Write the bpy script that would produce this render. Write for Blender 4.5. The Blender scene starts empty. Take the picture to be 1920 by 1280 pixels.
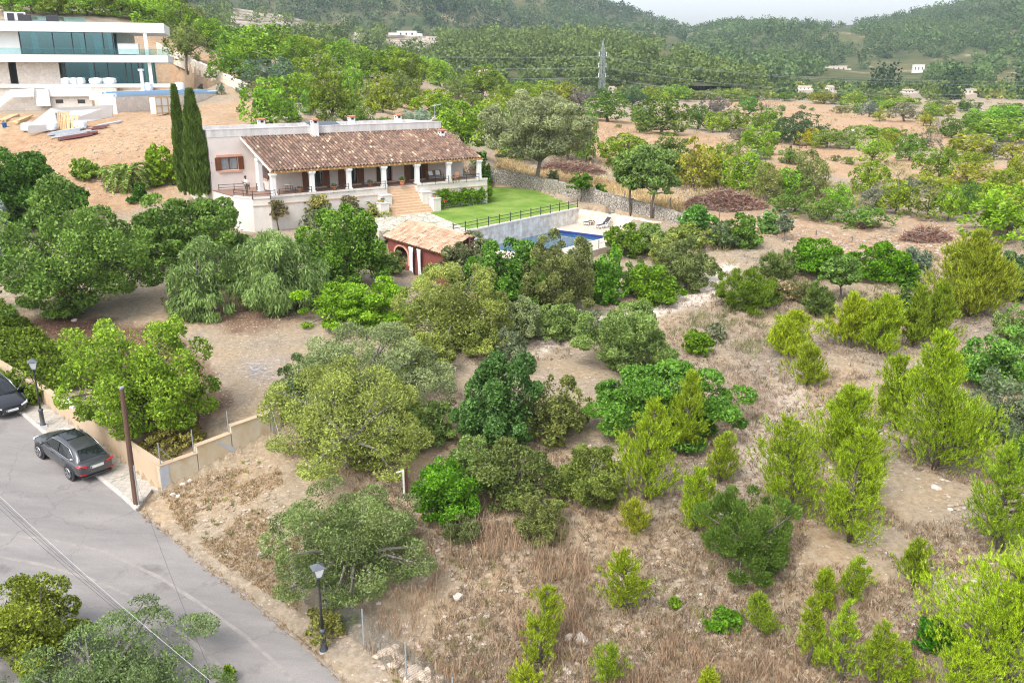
import bpy, math, random
import numpy as np
from mathutils import Vector, Matrix

# ---------------------------------------------------------------- camera, sky, sun, exposure
S = bpy.context.scene
COL = S.collection
F, HORIZ, H = 1640.0, 140.0, 21.0            # focal length in photo pixels, horizon row, camera height
TH = math.atan((640 - HORIZ) / F); CT, ST = math.cos(TH), math.sin(TH)
cd = bpy.data.cameras.new('camera'); cam = bpy.data.objects.new('camera', cd); COL.objects.link(cam)
cam.location = (0, 0, H); cam.rotation_euler = (math.pi / 2 - TH, 0, 0)
cd.sensor_width = 36; cd.lens = 36 * F / 1920; cd.clip_end = 12000; cd.clip_start = 0.5
S.camera = cam
W = bpy.data.worlds.new('World'); S.world = W; W.use_nodes = True
wn = W.node_tree.nodes; wl = W.node_tree.links
bg = wn['Background']
sky = wn.new('ShaderNodeTexSky'); sky.sky_type = 'NISHITA'; sky.sun_disc = False
sky.sun_elevation = math.radians(52); sky.sun_rotation = math.radians(215)
sky.air_density = 1.0; sky.dust_density = 4.0; sky.ozone_density = 1.0
hs = wn.new('ShaderNodeHueSaturation'); hs.inputs['Saturation'].default_value = 0.35; hs.inputs['Value'].default_value = 2.75
wl.new(sky.outputs[0], hs.inputs['Color']); wl.new(hs.outputs[0], bg.inputs['Color'])
bg.inputs['Strength'].default_value = 0.15
sd = bpy.data.lights.new('sun', 'SUN'); sd.energy = 1.8; sd.angle = math.radians(18); sd.color = (1, .955, .88)
sun = bpy.data.objects.new('sun', sd); COL.objects.link(sun)
el, rot = math.radians(52), math.radians(215)
sdir = Vector((math.sin(rot) * math.cos(el), math.cos(rot) * math.cos(el), math.sin(el)))
sun.rotation_euler = (-sdir).to_track_quat('-Z', 'Y').to_euler(); sun.location = (0, -20, 60)
vs = S.view_settings; vs.view_transform = 'Standard'; vs.look = 'None'; vs.gamma = 1; vs.exposure = 0.0
S.cycles.max_bounces = 6; S.cycles.diffuse_bounces = 3; S.cycles.transmission_bounces = 4; S.cycles.transparent_max_bounces = 8
S.cycles.volume_bounces = 0; S.cycles.sample_clamp_indirect = 3; S.cycles.use_denoising = True; S.cycles.denoising_prefilter = 'NONE'; S.cycles.denoising_input_passes = 'RGB_ALBEDO_NORMAL'; S.cycles.filter_width = 1.15; S.cycles.glossy_bounces = 3

# ---------------------------------------------------------------- photo pixel -> place
def ray(px, py):
    a = (px - 960) / F; b = (640 - py) / F
    return np.array([a, CT + b * ST, -ST + b * CT])
CAM = np.array([0, 0, H])
def atY(px, py, Y): d = ray(px, py); return CAM + d * (Y / d[1])
def atz(px, py, z): d = ray(px, py); return CAM + d * ((z - H) / d[2])
def atZ(px, py, Z): return CAM + ray(px, py) * Z
def depth(p): return p[1] * CT - (p[2] - H) * ST
def proj(p):
    q = np.asarray(p, float) - CAM; Z = q[1] * CT - q[2] * ST
    return 960 + F * q[0] / Z, 640 - F * (q[1] * ST + q[2] * CT) / Z
def onplane(px, py, P0, n):
    d = ray(px, py); t = np.dot(np.asarray(P0) - CAM, n) / np.dot(d, n); return CAM + d * t
RD = np.array([-18.03, 15.54]) / 23.8           # direction the road climbs
def zroad(x, y): return 0.121 * ((x + 7.29) * RD[0] + (y - 28.3) * RD[1])
def atroad(px, py, up=0.0):
    d = ray(px, py); k = 0.121
    # H + t dz = up + k((t dx+7.29)RD0 + (t dy-28.3)RD1)
    t = (H - up - k * (7.29 * RD[0] - 28.3 * RD[1])) / (k * (d[0] * RD[0] + d[1] * RD[1]) - d[2])
    return CAM + d * t

# ---------------------------------------------------------------- object helpers
def tag(o, label=None, cat=None, group=None, kind=None):
    if label: o['label'] = label
    if cat: o['category'] = cat
    if group: o['group'] = group
    if kind: o['kind'] = kind
    return o
def empty(name, loc=(0, 0, 0), rz=0, label=None, cat=None, group=None):
    o = bpy.data.objects.new(name, None); COL.objects.link(o)
    o.empty_display_size = .3
    o.location = loc; o.rotation_euler = (0, 0, rz)
    return tag(o, label, cat, group)
def mesh_np(name, V, Fq, mat, parent=None, smooth=False, attrs=None, loc=None):
    """V (n,3), Fq (m,4) or (m,3) index array"""
    V = np.asarray(V, np.float32); Fq = np.asarray(Fq, np.int32)
    me = bpy.data.meshes.new(name)
    k = Fq.shape[1]; m = len(Fq)
    me.vertices.add(len(V)); me.vertices.foreach_set('co', V.ravel())
    me.loops.add(m * k); me.loops.foreach_set('vertex_index', Fq.ravel())
    me.polygons.add(m); me.polygons.foreach_set('loop_start', np.arange(0, m * k, k, dtype=np.int32))
    me.polygons.foreach_set('loop_total', np.full(m, k, np.int32))
    if smooth: me.polygons.foreach_set('use_smooth', np.ones(m, bool))
    for an, (dom, ty, dat) in (attrs or {}).items():
        at_ = me.attributes.new(an, ty, dom)
        at_.data.foreach_set('color' if 'COLOR' in ty else 'value', np.asarray(dat, np.float32).ravel())
    me.update(); me.validate()
    if mat: me.materials.append(mat)
    o = bpy.data.objects.new(name, me); COL.objects.link(o)
    if parent: o.parent = parent
    if loc is not None: o.location = loc
    return o
class MB:
    def __init__(s): s.v = []; s.f = []; s.c = []
    def quad(s, *p):
        n = len(s.v); s.v += [tuple(q) for q in p]; s.f.append(tuple(range(n, n + len(p)))); return s
    def hexa(s, p):      # 8 points: bottom ring, top ring
        n = len(s.v); s.v += [tuple(q) for q in p]
        for f in ((3, 2, 1, 0), (4, 5, 6, 7), (0, 1, 5, 4), (1, 2, 6, 5), (2, 3, 7, 6), (3, 0, 4, 7)): s.f.append(tuple(n + i for i in f))
        return s
    def box(s, x0, x1, y0, y1, z0, z1):
        return s.hexa([(x0, y0, z0), (x1, y0, z0), (x1, y1, z0), (x0, y1, z0), (x0, y0, z1), (x1, y0, z1), (x1, y1, z1), (x0, y1, z1)])
    def bar(s, a, b, w, h=None):       # square bar between two points
        a = Vector(a); b = Vector(b); h = h or w; d = (b - a).normalized()
        up = Vector((0, 0, 1)) if abs(d.z) < .95 else Vector((0, 1, 0))
        x = d.cross(up).normalized() * w / 2; y = x.cross(d).normalized() * h / 2
        return s.hexa([a - x - y, a + x - y, a + x + y, a - x + y, b - x - y, b + x - y, b + x + y, b - x + y])
    def tube(s, pts, rad, n=8, cap=True):
        pts = [Vector(p) for p in pts]; rad = rad if hasattr(rad, '__len__') else [rad] * len(pts)
        base = len(s.v); ref = None
        for i, p in enumerate(pts):
            d = (pts[min(i + 1, len(pts) - 1)] - pts[max(i - 1, 0)]).normalized()
            if ref is None: ref = Vector((1, 0, 0)) if abs(d.x) < .9 else Vector((0, 1, 0))
            x = (ref - d * ref.dot(d)).normalized(); y = d.cross(x); ref = x
            for k in range(n):
                a = 2 * math.pi * k / n; s.v.append(tuple(p + (x * math.cos(a) + y * math.sin(a)) * rad[i]))
        for i in range(len(pts) - 1):
            for k in range(n):
                a, b = base + i * n + k, base + i * n + (k + 1) % n; s.f.append((a, b, b + n, a + n))
        if cap:
            s.f.append(tuple(base + k for k in reversed(range(n)))); s.f.append(tuple(base + (len(pts) - 1) * n + k for k in range(n)))
        return s
    def lathe(s, prof, c=(0, 0, 0), n=16):      # prof: [(r,z)]
        return s.tube([(c[0], c[1], c[2] + z + i * 1e-5) for i, (r, z) in enumerate(prof)], [max(r, .001) for r, z in prof], n)
    def prism(s, poly, z0, z1):            # poly of (x,y); z0/z1 numbers or callables
        n = len(s.v); m = len(poly)
        g = lambda z, p: z(p[0], p[1]) if callable(z) else z
        s.v += [(p[0], p[1], g(z0, p)) for p in poly] + [(p[0], p[1], g(z1, p)) for p in poly]
        s.f.append(tuple(n + i for i in reversed(range(m)))); s.f.append(tuple(n + m + i for i in range(m)))
        for i in range(m): j = (i + 1) % m; s.f.append((n + i, n + j, n + m + j, n + m + i))
        return s
    def build(s, name, mat, parent=None, smooth=False, bevel=0, loc=None, rot=None):
        me = bpy.data.meshes.new(name); me.from_pydata(s.v, [], s.f); me.update()
        import bmesh
        bm = bmesh.new(); bm.from_mesh(me); bmesh.ops.recalc_face_normals(bm, faces=bm.faces); bm.to_mesh(me); bm.free()
        if mat: me.materials.append(mat)
        if smooth:
            for p in me.polygons: p.use_smooth = True
        o = bpy.data.objects.new(name, me); COL.objects.link(o)
        if parent: o.parent = parent
        if loc is not None: o.location = loc
        if rot is not None: o.rotation_euler = rot
        if bevel:
            b = o.modifiers.new('bevel', 'BEVEL'); b.width = bevel; b.segments = 2; b.limit_method = 'ANGLE'
        return o
def copy_tree(o, parent=None):
    c = o.copy(); COL.objects.link(c)
    if parent: c.parent = parent
    for ch in o.children: copy_tree(ch, c)
    return c

# ---------------------------------------------------------------- materials
def newmat(name):
    m = bpy.data.materials.new(name); m.use_nodes = True
    return m, m.node_tree.nodes, m.node_tree.links, m.node_tree.nodes['Principled BSDF']
def mat(name, c1, rough=.6, c2=None, scale=4, metal=0, bump=0, detail=6, bscale=None, spec=None, stretch=None, coat=0):
    m, N, L, B = newmat(name)
    B.inputs['Roughness'].default_value = rough; B.inputs['Metallic'].default_value = metal
    if spec is not None: B.inputs['Specular IOR Level'].default_value = spec
    if coat: B.inputs['Coat Weight'].default_value = coat; B.inputs['Coat Roughness'].default_value = .05
    tc = N.new('ShaderNodeTexCoord'); mp = N.new('ShaderNodeMapping'); L.new(tc.outputs['Object'], mp.inputs['Vector'])
    if stretch: mp.inputs['Scale'].default_value = stretch
    nz = N.new('ShaderNodeTexNoise'); nz.inputs['Scale'].default_value = scale; nz.inputs['Detail'].default_value = detail; nz.inputs['Roughness'].default_value = .65
    L.new(mp.outputs[0], nz.inputs['Vector'])
    c2 = c2 or tuple(x * .8 for x in c1)
    rp = N.new('ShaderNodeValToRGB'); rp.color_ramp.elements[0].position = .32; rp.color_ramp.elements[1].position = .68
    rp.color_ramp.elements[0].color = (*c2, 1); rp.color_ramp.elements[1].color = (*c1, 1)
    L.new(nz.outputs[0], rp.inputs[0]); L.new(rp.outputs[0], B.inputs['Base Color'])
    if bump:
        b = N.new('ShaderNodeBump'); b.inputs['Strength'].default_value = bump; b.inputs['Distance'].default_value = .05
        n2 = N.new('ShaderNodeTexNoise'); n2.inputs['Scale'].default_value = bscale or scale * 5; n2.inputs['Detail'].default_value = 5
        L.new(mp.outputs[0], n2.inputs['Vector']); L.new(n2.outputs[0], b.inputs['Height']); L.new(b.outputs[0], B.inputs['Normal'])
    return m
def stone_mat(name, cols, scale=2.5, mortar=(.25, .22, .18), mw=.06, bump=.8, rough=.85, rnd=1.0):
    m, N, L, B = newmat(name); B.inputs['Roughness'].default_value = rough
    tc = N.new('ShaderNodeTexCoord')
    v1 = N.new('ShaderNodeTexVoronoi'); v1.inputs['Scale'].default_value = scale; v1.inputs['Randomness'].default_value = rnd
    v2 = N.new('ShaderNodeTexVoronoi'); v2.feature = 'DISTANCE_TO_EDGE'; v2.inputs['Scale'].default_value = scale; v2.inputs['Randomness'].default_value = rnd
    L.new(tc.outputs['Object'], v1.inputs['Vector']); L.new(tc.outputs['Object'], v2.inputs['Vector'])
    sp = N.new('ShaderNodeSeparateColor'); L.new(v1.outputs['Color'], sp.inputs[0])
    rp = N.new('ShaderNodeValToRGB'); e = rp.color_ramp.elements
    e[0].color = (*cols[0], 1); e[1].color = (*cols[-1], 1)
    for i, c in enumerate(cols[1:-1]): q = e.new((i + 1) / (len(cols) - 1)); q.color = (*c, 1)
    L.new(sp.outputs[0], rp.inputs[0])
    st = N.new('ShaderNodeMath'); st.operation = 'LESS_THAN'; st.inputs[1].default_value = mw; L.new(v2.outputs['Distance'], st.inputs[0])
    mx = N.new('ShaderNodeMix'); mx.data_type = 'RGBA'; L.new(st.outputs[0], mx.inputs[0]); L.new(rp.outputs[0], mx.inputs[6]); mx.inputs[7].default_value = (*mortar, 1)
    L.new(mx.outputs[2], B.inputs['Base Color'])
    b = N.new('ShaderNodeBump'); b.inputs['Strength'].default_value = bump; b.inputs['Distance'].default_value = .08
    L.new(v2.outputs['Distance'], b.inputs['Height']); L.new(b.outputs[0], B.inputs['Normal'])
    return m
def glass_mat(name, tint, rough=.03):
    """window glass: dark body colour with a strong clear reflection"""
    m, N, L, B = newmat(name); B.inputs['Base Color'].default_value = (*tint, 1); B.inputs['Roughness'].default_value = rough
    B.inputs['Specular IOR Level'].default_value = .8
    return m
def clear_glass(name, tint, alpha):
    m, N, L, B = newmat(name); B.inputs['Base Color'].default_value = (*tint, 1); B.inputs['Roughness'].default_value = .03
    B.inputs['Alpha'].default_value = alpha; B.inputs['Specular IOR Level'].default_value = .6
    return m
def pane_glass(name, tint, refl=.3):
    """a real pane: tinted see-through with a mirror reflection that grows at a slant"""
    m, N, L, B = newmat(name); N.remove(B); t = N.new('ShaderNodeBsdfTransparent'); t.inputs[0].default_value = (*tint, 1); g = N.new('ShaderNodeBsdfGlossy'); g.inputs['Roughness'].default_value = .02; g.inputs['Color'].default_value = (.6, .88, .97, 1)
    lw = N.new('ShaderNodeLayerWeight'); lw.inputs[0].default_value = .35; mr = N.new('ShaderNodeMapRange'); mr.inputs['To Min'].default_value = refl * .6; mr.inputs['To Max'].default_value = min(1, refl * 2.2); L.new(lw.outputs['Facing'], mr.inputs[0])
    x = N.new('ShaderNodeMixShader'); L.new(mr.outputs[0], x.inputs[0]); L.new(t.outputs[0], x.inputs[1]); L.new(g.outputs[0], x.inputs[2]); L.new(x.outputs[0], N['Material Output'].inputs['Surface']); return m
def leaf_mat(name, trans=.35, rough=.5, hue=.5, gain=1.0):
    """leaf colour = the plant's own colour, varied leaf by leaf ('lv') """
    m, N, L, B = newmat(name)
    oi = N.new('ShaderNodeObjectInfo'); at_ = N.new('ShaderNodeAttribute'); at_.attribute_name = 'lv'
    hsv = N.new('ShaderNodeHueSaturation'); L.new(oi.outputs['Color'], hsv.inputs['Color'])
    mr = N.new('ShaderNodeMapRange'); mr.inputs['To Min'].default_value = .34 * gain; mr.inputs['To Max'].default_value = 1.7 * gain; L.new(at_.outputs['Fac'], mr.inputs[0]); L.new(mr.outputs[0], hsv.inputs['Value'])
    mh = N.new('ShaderNodeMapRange'); mh.inputs['To Min'].default_value = .506; mh.inputs['To Max'].default_value = .488; L.new(at_.outputs['Fac'], mh.inputs[0]); L.new(mh.outputs[0], hsv.inputs['Hue'])
    L.new(hsv.outputs[0], B.inputs['Base Color']); B.inputs['Roughness'].default_value = rough; B.inputs['Specular IOR Level'].default_value = .18
    tr = N.new('ShaderNodeBsdfTranslucent'); L.new(hsv.outputs[0], tr.inputs['Color'])
    mx = N.new('ShaderNodeMixShader'); mx.inputs[0].default_value = trans
    L.new(B.outputs[0], mx.inputs[1]); L.new(tr.outputs[0], mx.inputs[2]); L.new(mx.outputs[0], N['Material Output'].inputs['Surface'])
    return m
M = {}
M['leaf'] = leaf_mat('leaf', .25); M['needle'] = leaf_mat('needle', .22, .6); M['far_leaf'] = leaf_mat('far_leaf', .2, .7)
M['bark'] = mat('bark', (.13, .105, .085), .9, (.07, .055, .045), 6, bump=.5)
M['grey_bark'] = mat('grey_bark', (.2, .18, .16), .9, (.1, .09, .08), 6, bump=.5)
M['plaster'] = mat('plaster', (.66, .6, .565), .8, (.6, .53, .49), 1.2, bump=.08)
M['pale_plaster'] = mat('pale_plaster', (.68, .64, .595), .8, (.57, .52, .47), 1.5, bump=.08, stretch=(1, 1, .4))
M['white'] = mat('white_paint', (.76, .76, .755), .55, (.7, .7, .69), .7)
M['parapet'] = mat('parapet_plaster', (.68, .66, .64), .8, (.48, .46, .45), 1.6, bump=.1, stretch=(1, 1, .15))
M['wood'] = mat('shutter_wood', (.19, .065, .022), .5, (.11, .036, .014), 9, stretch=(1, 1, .15))
M['beam'] = mat('beam_wood', (.5, .31, .13), .6, (.36, .2, .08), 5, stretch=(.2, 1, 1))
M['terracotta'] = mat('terracotta', (.5, .2, .1), .7, (.4, .15, .08), 5)
M['pinkstone'] = mat('pink_stone', (.62, .34, .24), .7, (.52, .28, .2), 4)
M['iron'] = mat('black_iron', (.035, .037, .042), .5)
M['sandstone'] = mat('step_stone', (.6, .43, .29), .7, (.5, .33, .2), 2.5, bump=.1)
M['floor_tile'] = mat('floor_tile', (.25, .15, .11), .5, (.2, .12, .09), 3)
M['glass'] = glass_mat('window_glass', (.03, .035, .04))
M['curtain'] = mat('curtain', (.75, .77, .8), .8, (.6, .62, .66), 8, stretch=(6, 6, .3))
# ---------------------------------------------------------------- terrain
rs = np.random.RandomState(7)
def vnoise(x, y, seed=0):
    """smooth value noise on arrays"""
    xi = np.floor(x).astype(int); yi = np.floor(y).astype(int); xf = x - xi; yf = y - yi
    def h(a, b):
        n = (a * 374761393 + b * 668265263 + seed * 974711) & 0x7fffffff
        n = ((n ^ (n >> 13)) * 1274126177) & 0x7fffffff
        return ((n ^ (n >> 16)) & 0xffff) / 65535.0
    u = xf * xf * (3 - 2 * xf); v = yf * yf * (3 - 2 * yf)
    return (h(xi, yi) * (1 - u) + h(xi + 1, yi) * u) * (1 - v) + (h(xi, yi + 1) * (1 - u) + h(xi + 1, yi + 1) * u) * v
def fbm(x, y, o=4, seed=0):
    s = 0; a = .5; f = 1.0
    for i in range(o): s = s + a * vnoise(x * f, y * f, seed + i); a *= .5; f *= 2.03
    return s
def inpoly(x, y, poly):
    r = np.zeros(np.shape(x), bool); n = len(poly)
    for i in range(n):
        x0, y0 = poly[i]; x1, y1 = poly[(i + 1) % n]
        if y0 == y1: continue
        c = ((y0 > y) != (y1 > y)) & (x < (x1 - x0) * (y - y0) / (y1 - y0) + x0); r ^= c
    return r
common_z = [(0, 480, 6.3), (150, 420, 7.3), (250, 400, 8), (80, 330, 9.6), (300, 345, 9.6), (-300, 420, 7), (-300, 330, 9),
    (560, 425, 7.2), (620, 520, 5.8), (700, 600, 4.8), (850, 600, 4.6), (1000, 560, 4.8), (900, 500, 5.0), (720, 520, 5.2), (720, 700, 3.7), (850, 780, 3.0),
    (1000, 700, 3.6), (1300, 750, 3.2), (1600, 750, 3.3), (1900, 750, 3.5), (2300, 700, 4),
    (1080, 620, 4.1), (1350, 600, 4.3), (1600, 600, 4.5), (1900, 600, 4.8), (2300, 560, 5.3), (1150, 540, 4.7), (1370, 520, 5.2), (1500, 520, 5.3), (1700, 520, 5.6), (1900, 500, 6),
    (1500, 455, 6.4), (1650, 450, 6.7), (1800, 440, 6.9), (1300, 415, 7.1), (1400, 400, 7.2), (1100, 360, 7.8), (1000, 335, 8.0), (950, 310, 8.5), (1200, 380, 7.4),
    (1500, 360, 7.8), (1800, 380, 7.6), (2300, 400, 7.8), (1200, 250, 8.6), (1450, 300, 8.2), (1700, 310, 8), (1900, 320, 8), (2300, 320, 8),
    (1300, 220, 9.0), (1600, 230, 8.6), (1850, 250, 8.5), (1500, 196, 9.5), (1850, 196, 9.5), (2300, 220, 8.8),
    (760, 520, 4.6), (680, 450, 6.6)]
far_Y = [(1130, 178, 440), (1500, 172, 500), (1900, 172, 500), (2300, 172, 500), (1300, 156, 800), (1800, 156, 800), (1500, 147, 1300), (1000, 158, 800), (2300, 156, 800), (800, 150, 1300),
    (508, 238, 118), (400, 215, 122), (620, 225, 125), (720, 225, 125), (870, 275, 118), (950, 250, 150), (1000, 230, 180), (905, 190, 230), (840, 170, 240), (770, 165, 220),
    (700, 180, 190), (660, 190, 165), (600, 150, 190), (500, 118, 200), (430, 150, 165), (350, 120, 175), (330, 60, 210), (300, 20, 230), (420, 60, 240), (560, 90, 250), (650, 108, 260),
    (760, 138, 270), (850, 162, 290), (960, 180, 320), (1060, 188, 360), (420, 120, 340), (600, 150, 360), (760, 165, 390), (300, 100, 340), (900, 168, 430), (100, -10, 260), (-250, -50, 260), (-250, 60, 200),
    (330, 207, 143), (210, 226, 121), (60, 252, 113), (0, 300, 100), (150, 300, 100), (300, 290, 104), (-250, 300, 100), (-300, 200, 130)]
garden_z = [(340, 825, 2.75), (430, 785, 3.3), (480, 720, 3.75), (560, 640, 4.5), (450, 620, 4.8), (350, 600, 5.0), (200, 600, 4.9), (100, 640, 4.4), (30, 590, 5.3), (250, 720, 3.6), (-200, 560, 5.6), (-400, 600, 6)]
lot_z = [(400, 950, 1.9), (470, 900, 2.2), (560, 1000, 1.6), (650, 1000, 1.65), (700, 1230, .3), (800, 1275, .35), (900, 1100, 1.1), (1000, 1280, .45), (1300, 1280, .5), (1700, 1280, .7), (1920, 1280, .9),
    (2300, 1280, 1.2), (1100, 1000, 1.8), (1500, 1000, 2), (1850, 1000, 2.2), (2300, 1000, 2.6), (800, 900, 2.2), (650, 880, 2.4), (505, 815, 2.9), (440, 845, 2.5), (900, 1400, .2), (1500, 1450, .3), (2200, 1450, .8), (600, 700, 4.0)]
road_px = [(0, 1000), (0, 1280), (250, 1280), (450, 1180), (300, 1020), (600, 1250), (150, 900), (60, 830), (0, 780), (640, 1290), (-300, 1100), (-300, 1300), (100, 1500), (600, 1500), (393, 1075), (520, 1167), (262, 960), (-300, 900)]
def feat(p): return np.stack([p[:, 0] / p[:, 1] * 3.0, np.log(p[:, 1]) * 2.0], 1)
def tps(pts, lam=.02):
    P = feat(pts[:, :2]); z = pts[:, 2]; n = len(P)
    U = lambda r2: .5 * r2 * np.log(r2 + 1e-12)
    K = U(((P[:, None] - P[None]) ** 2).sum(-1)) + lam * np.eye(n)
    A = np.zeros((n + 3, n + 3)); A[:n, :n] = K; A[:n, n] = 1; A[:n, n + 1:] = P; A[n, :n] = 1; A[n + 1:, :n] = P.T
    w = np.linalg.solve(A, np.concatenate([z, np.zeros(3)]))
    def ev(x, y):
        Q = feat(np.stack([x.ravel(), y.ravel()], 1)); out = np.empty(len(Q))
        for i in range(0, len(Q), 20000):
            q = Q[i:i + 20000]; r2 = ((q[:, None] - P[None]) ** 2).sum(-1)
            out[i:i + 20000] = U(r2) @ w[:n] + w[n] + q @ w[n + 1:]
        return out.reshape(x.shape)
    return ev
PC = [atz(*p) for p in common_z] + [atY(*p) for p in far_Y]
RP = [atroad(*p) for p in road_px]
ev_g = tps(np.array(PC + [atz(*p) for p in garden_z])); ev_l = tps(np.array(PC + RP + [atz(*p) for p in lot_z]))
# road-side wall and its return wall, on the ground
WALLPX = [(306.7, 924), (197, 837), (111.6, 777), (70, 747), (0, 706), (-160, 610)]
WALL = [atroad(x, y, .12) for x, y in WALLPX]
RET0 = WALL[0]; RET1 = atz(520, 806, 3.0)
garden_poly = [tuple(p[:2]) for p in reversed(WALL)] + [tuple(RET1[:2]), tuple(atz(560, 700, 4.0)[:2]), tuple(atz(640, 560, 5.2)[:2]), tuple(atz(600, 440, 7)[:2]), tuple(atz(300, 300, 11)[:2]), tuple(atz(-500, 330, 9)[:2])]
# pads: house frame
E0 = np.array([-22.35, 82.18, 10.2]); PHI = math.radians(36.4)
HU = np.array([math.cos(PHI), math.sin(PHI), 0]); HV = np.array([-math.sin(PHI), math.cos(PHI), 0])
def hw(u, v, w=0): return E0 + HU * u + HV * v + np.array([0, 0, w])
def hxy(l): return [tuple(hw(u, v)[:2]) for u, v in l]
KERB_PX = [(-160, 640), (0, 742), (42.6, 776.5), (80, 809), (179, 890), (230, 931), (258, 957)]
KERB2_PX = [(263, 960), (310, 997), (352, 1034), (393, 1070), (433, 1095), (520, 1167), (593, 1230), (640, 1273), (720, 1350)]
road_poly = [atroad(x, y) for x, y in KERB_PX + KERB2_PX] + [atroad(x, y) for x, y in [(560, 1600), (200, 1800), (-500, 1500), (-700, 1100), (-700, 800), (-400, 600)]]
GQ = np.linspace(-1.05, 1.05, 440); GL = np.linspace(math.log(9), math.log(2200), 470)
gq, gl = np.meshgrid(GQ, GL); gy = np.exp(gl); gx = gq * gy
zg, zl = ev_g(gx, gy), ev_l(gx, gy)
ing = inpoly(gx, gy, garden_poly)
gz = np.where(ing, zg, zl)
amp = np.clip((gy - 20) / 200, .04, 1.0)
gz += (fbm(gx * .35, gy * .35, 4, 3) - .47) * .35 * np.clip(gy / 60, .5, 3) + (fbm(gx * 2.5, gy * 2.5, 3, 9) - .44) * .12
strip = [atroad(x, y)[:2] for x, y in [(-160, 612), (0, 708), (70, 749), (111, 779), (197, 839), (306, 926), (258, 962)] + KERB2_PX] + [p[:2] for p in road_poly[len(KERB_PX) + len(KERB2_PX):]]
rr = inpoly(gx, gy, [tuple(p) for p in strip])
gz = np.where(rr, zroad(gx, gy) - .06, gz)
def pad(poly, z):
    global gz
    gz = np.where(inpoly(gx, gy, poly), np.minimum(gz, z), gz)
pad(hxy([(-3.6, 8), (-3.6, .5), (-1, -1.2), (10, -3.0), (17, -3.0), (33, 8), (24.5, 14), (-3.6, 14)]), 7.0)
pad(hxy([(7, -1), (7, -9), (12.25, -14.2), (29.6, -9.4), (37, 8.5), (32, 12.5)]), 7.2)
pad(hxy([(6, -9), (12.25, -14.0), (29.4, -9.1), (33.5, -10), (33, -14), (23.8, -22), (13, -22), (6, -21)]), 4.2)
VPAD = [tuple(p[:2]) for p in (atZ(-200, 210, 118), atZ(60, 212, 118), atZ(216, 205, 124), atZ(410, 185, 156), atZ(330, 150, 175), atZ(-200, 150, 160))]
pad(VPAD, 15.4)
def ground(x, y):
    x = np.asarray(x, float); y = np.asarray(y, float)
    i = (np.log(np.maximum(y, 9.01)) - GL[0]) / (GL[1] - GL[0]); j = (x / y - GQ[0]) / (GQ[1] - GQ[0])
    i = np.clip(i, 0, len(GL) - 1.001); j = np.clip(j, 0, len(GQ) - 1.001)
    a = i.astype(int); b = j.astype(int); fi = i - a; fj = j - b
    return (gz[a, b] * (1 - fi) + gz[a + 1, b] * fi) * (1 - fj) + (gz[a, b + 1] * (1 - fi) + gz[a + 1, b + 1] * fi) * fj
YS = np.exp(np.linspace(math.log(14), math.log(2000), 900))
def at(px, py):
    """where the line of sight through a photo pixel meets the ground"""
    d = ray(px, py); x = d[0] / d[1] * YS; z = H + d[2] / d[1] * YS
    g = ground(x, YS); k = np.argmax(g >= z)
    if g[k] < z[k]: k = len(YS) - 1
    k = max(k, 1); a, b = (z - g)[k - 1], (z - g)[k]; t = a / (a - b) if a != b else 0
    Y = YS[k - 1] + (YS[k] - YS[k - 1]) * min(max(t, 0), 1); X = d[0] / d[1] * Y
    return np.array([X, Y, float(ground(X, Y))])
def at_many(px, py):
    a = (px - 960) / F; b = (640 - py) / F; dy = CT + b * ST; dz = -ST + b * CT
    x = (a / dy)[:, None] * YS[None]; z = H + (dz / dy)[:, None] * YS[None]
    hit = ground(x, np.broadcast_to(YS, x.shape)) >= z
    k = np.where(hit.any(1), hit.argmax(1), len(YS) - 1); Y = YS[k]; Y = Y * (1 - rs.rand(len(Y)) * .005); X = a / dy * Y
    return np.stack([X, Y, ground(X, Y)], 1)
# soil zones painted from where each soil lies: R sandy building site / field, G dark leaf litter, B pale path gravel, A burnt ash
def pxpoly(l): return [tuple(at(x, y)[:2]) for x, y in l]
def soft(poly, wob=1.0):
    n1 = (fbm(gx * .5, gy * .5, 3, 21) - .44) * 3 * wob; n2 = (fbm(gx * .5, gy * .5, 3, 31) - .44) * 3 * wob
    s = 0
    for ox, oy in ((0, 0), (.5, .2), (-.4, .4), (.1, -.5)): s = s + inpoly(gx + n1 + ox * wob, gy + n2 + oy * wob, poly) * .25
    return s
zr = np.maximum.reduce([soft(pxpoly([(-100, 330), (-60, 215), (200, 212), (420, 195), (470, 185), (520, 245), (400, 250), (390, 330), (260, 400), (120, 400)]), 2),
    soft(pxpoly([(1100, 215), (1180, 225), (1300, 250), (1380, 258), (1420, 300), (1330, 320), (1100, 300), (1080, 240)]), 3),
    soft(pxpoly([(1340, 188), (1500, 190), (1600, 205), (1720, 225), (1800, 250), (1780, 290), (1700, 260), (1560, 245), (1440, 240), (1400, 215)]), 4),
    soft(pxpoly([(1440, 270), (1640, 285), (1750, 300), (1920, 310), (1920, 345), (1700, 345), (1500, 320), (1440, 330)]), 3),
    soft(pxpoly([(1270, 405), (1420, 395), (1560, 415), (1700, 405), (1830, 420), (1840, 470), (1700, 500), (1480, 455), (1330, 430)]), 2) * .9,
    soft(pxpoly([(930, 330), (1100, 330), (1300, 380), (1290, 400), (1100, 365)]), 2) * .8,
    soft(pxpoly([(250, 75), (330, 70), (470, 130), (480, 175), (400, 150), (300, 100)]), 3),
    soft(pxpoly([(690, 150), (980, 190), (1000, 240), (860, 250), (720, 230)]), 4) * .7])
zg_ = np.maximum.reduce([soft(pxpoly([(60, 600), (140, 590), (330, 620), (420, 760), (400, 800), (300, 840), (120, 700)]), 1),
    soft(pxpoly([(300, 540), (560, 530), (580, 600), (470, 620), (330, 590)]), 1.2) * .8])
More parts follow.
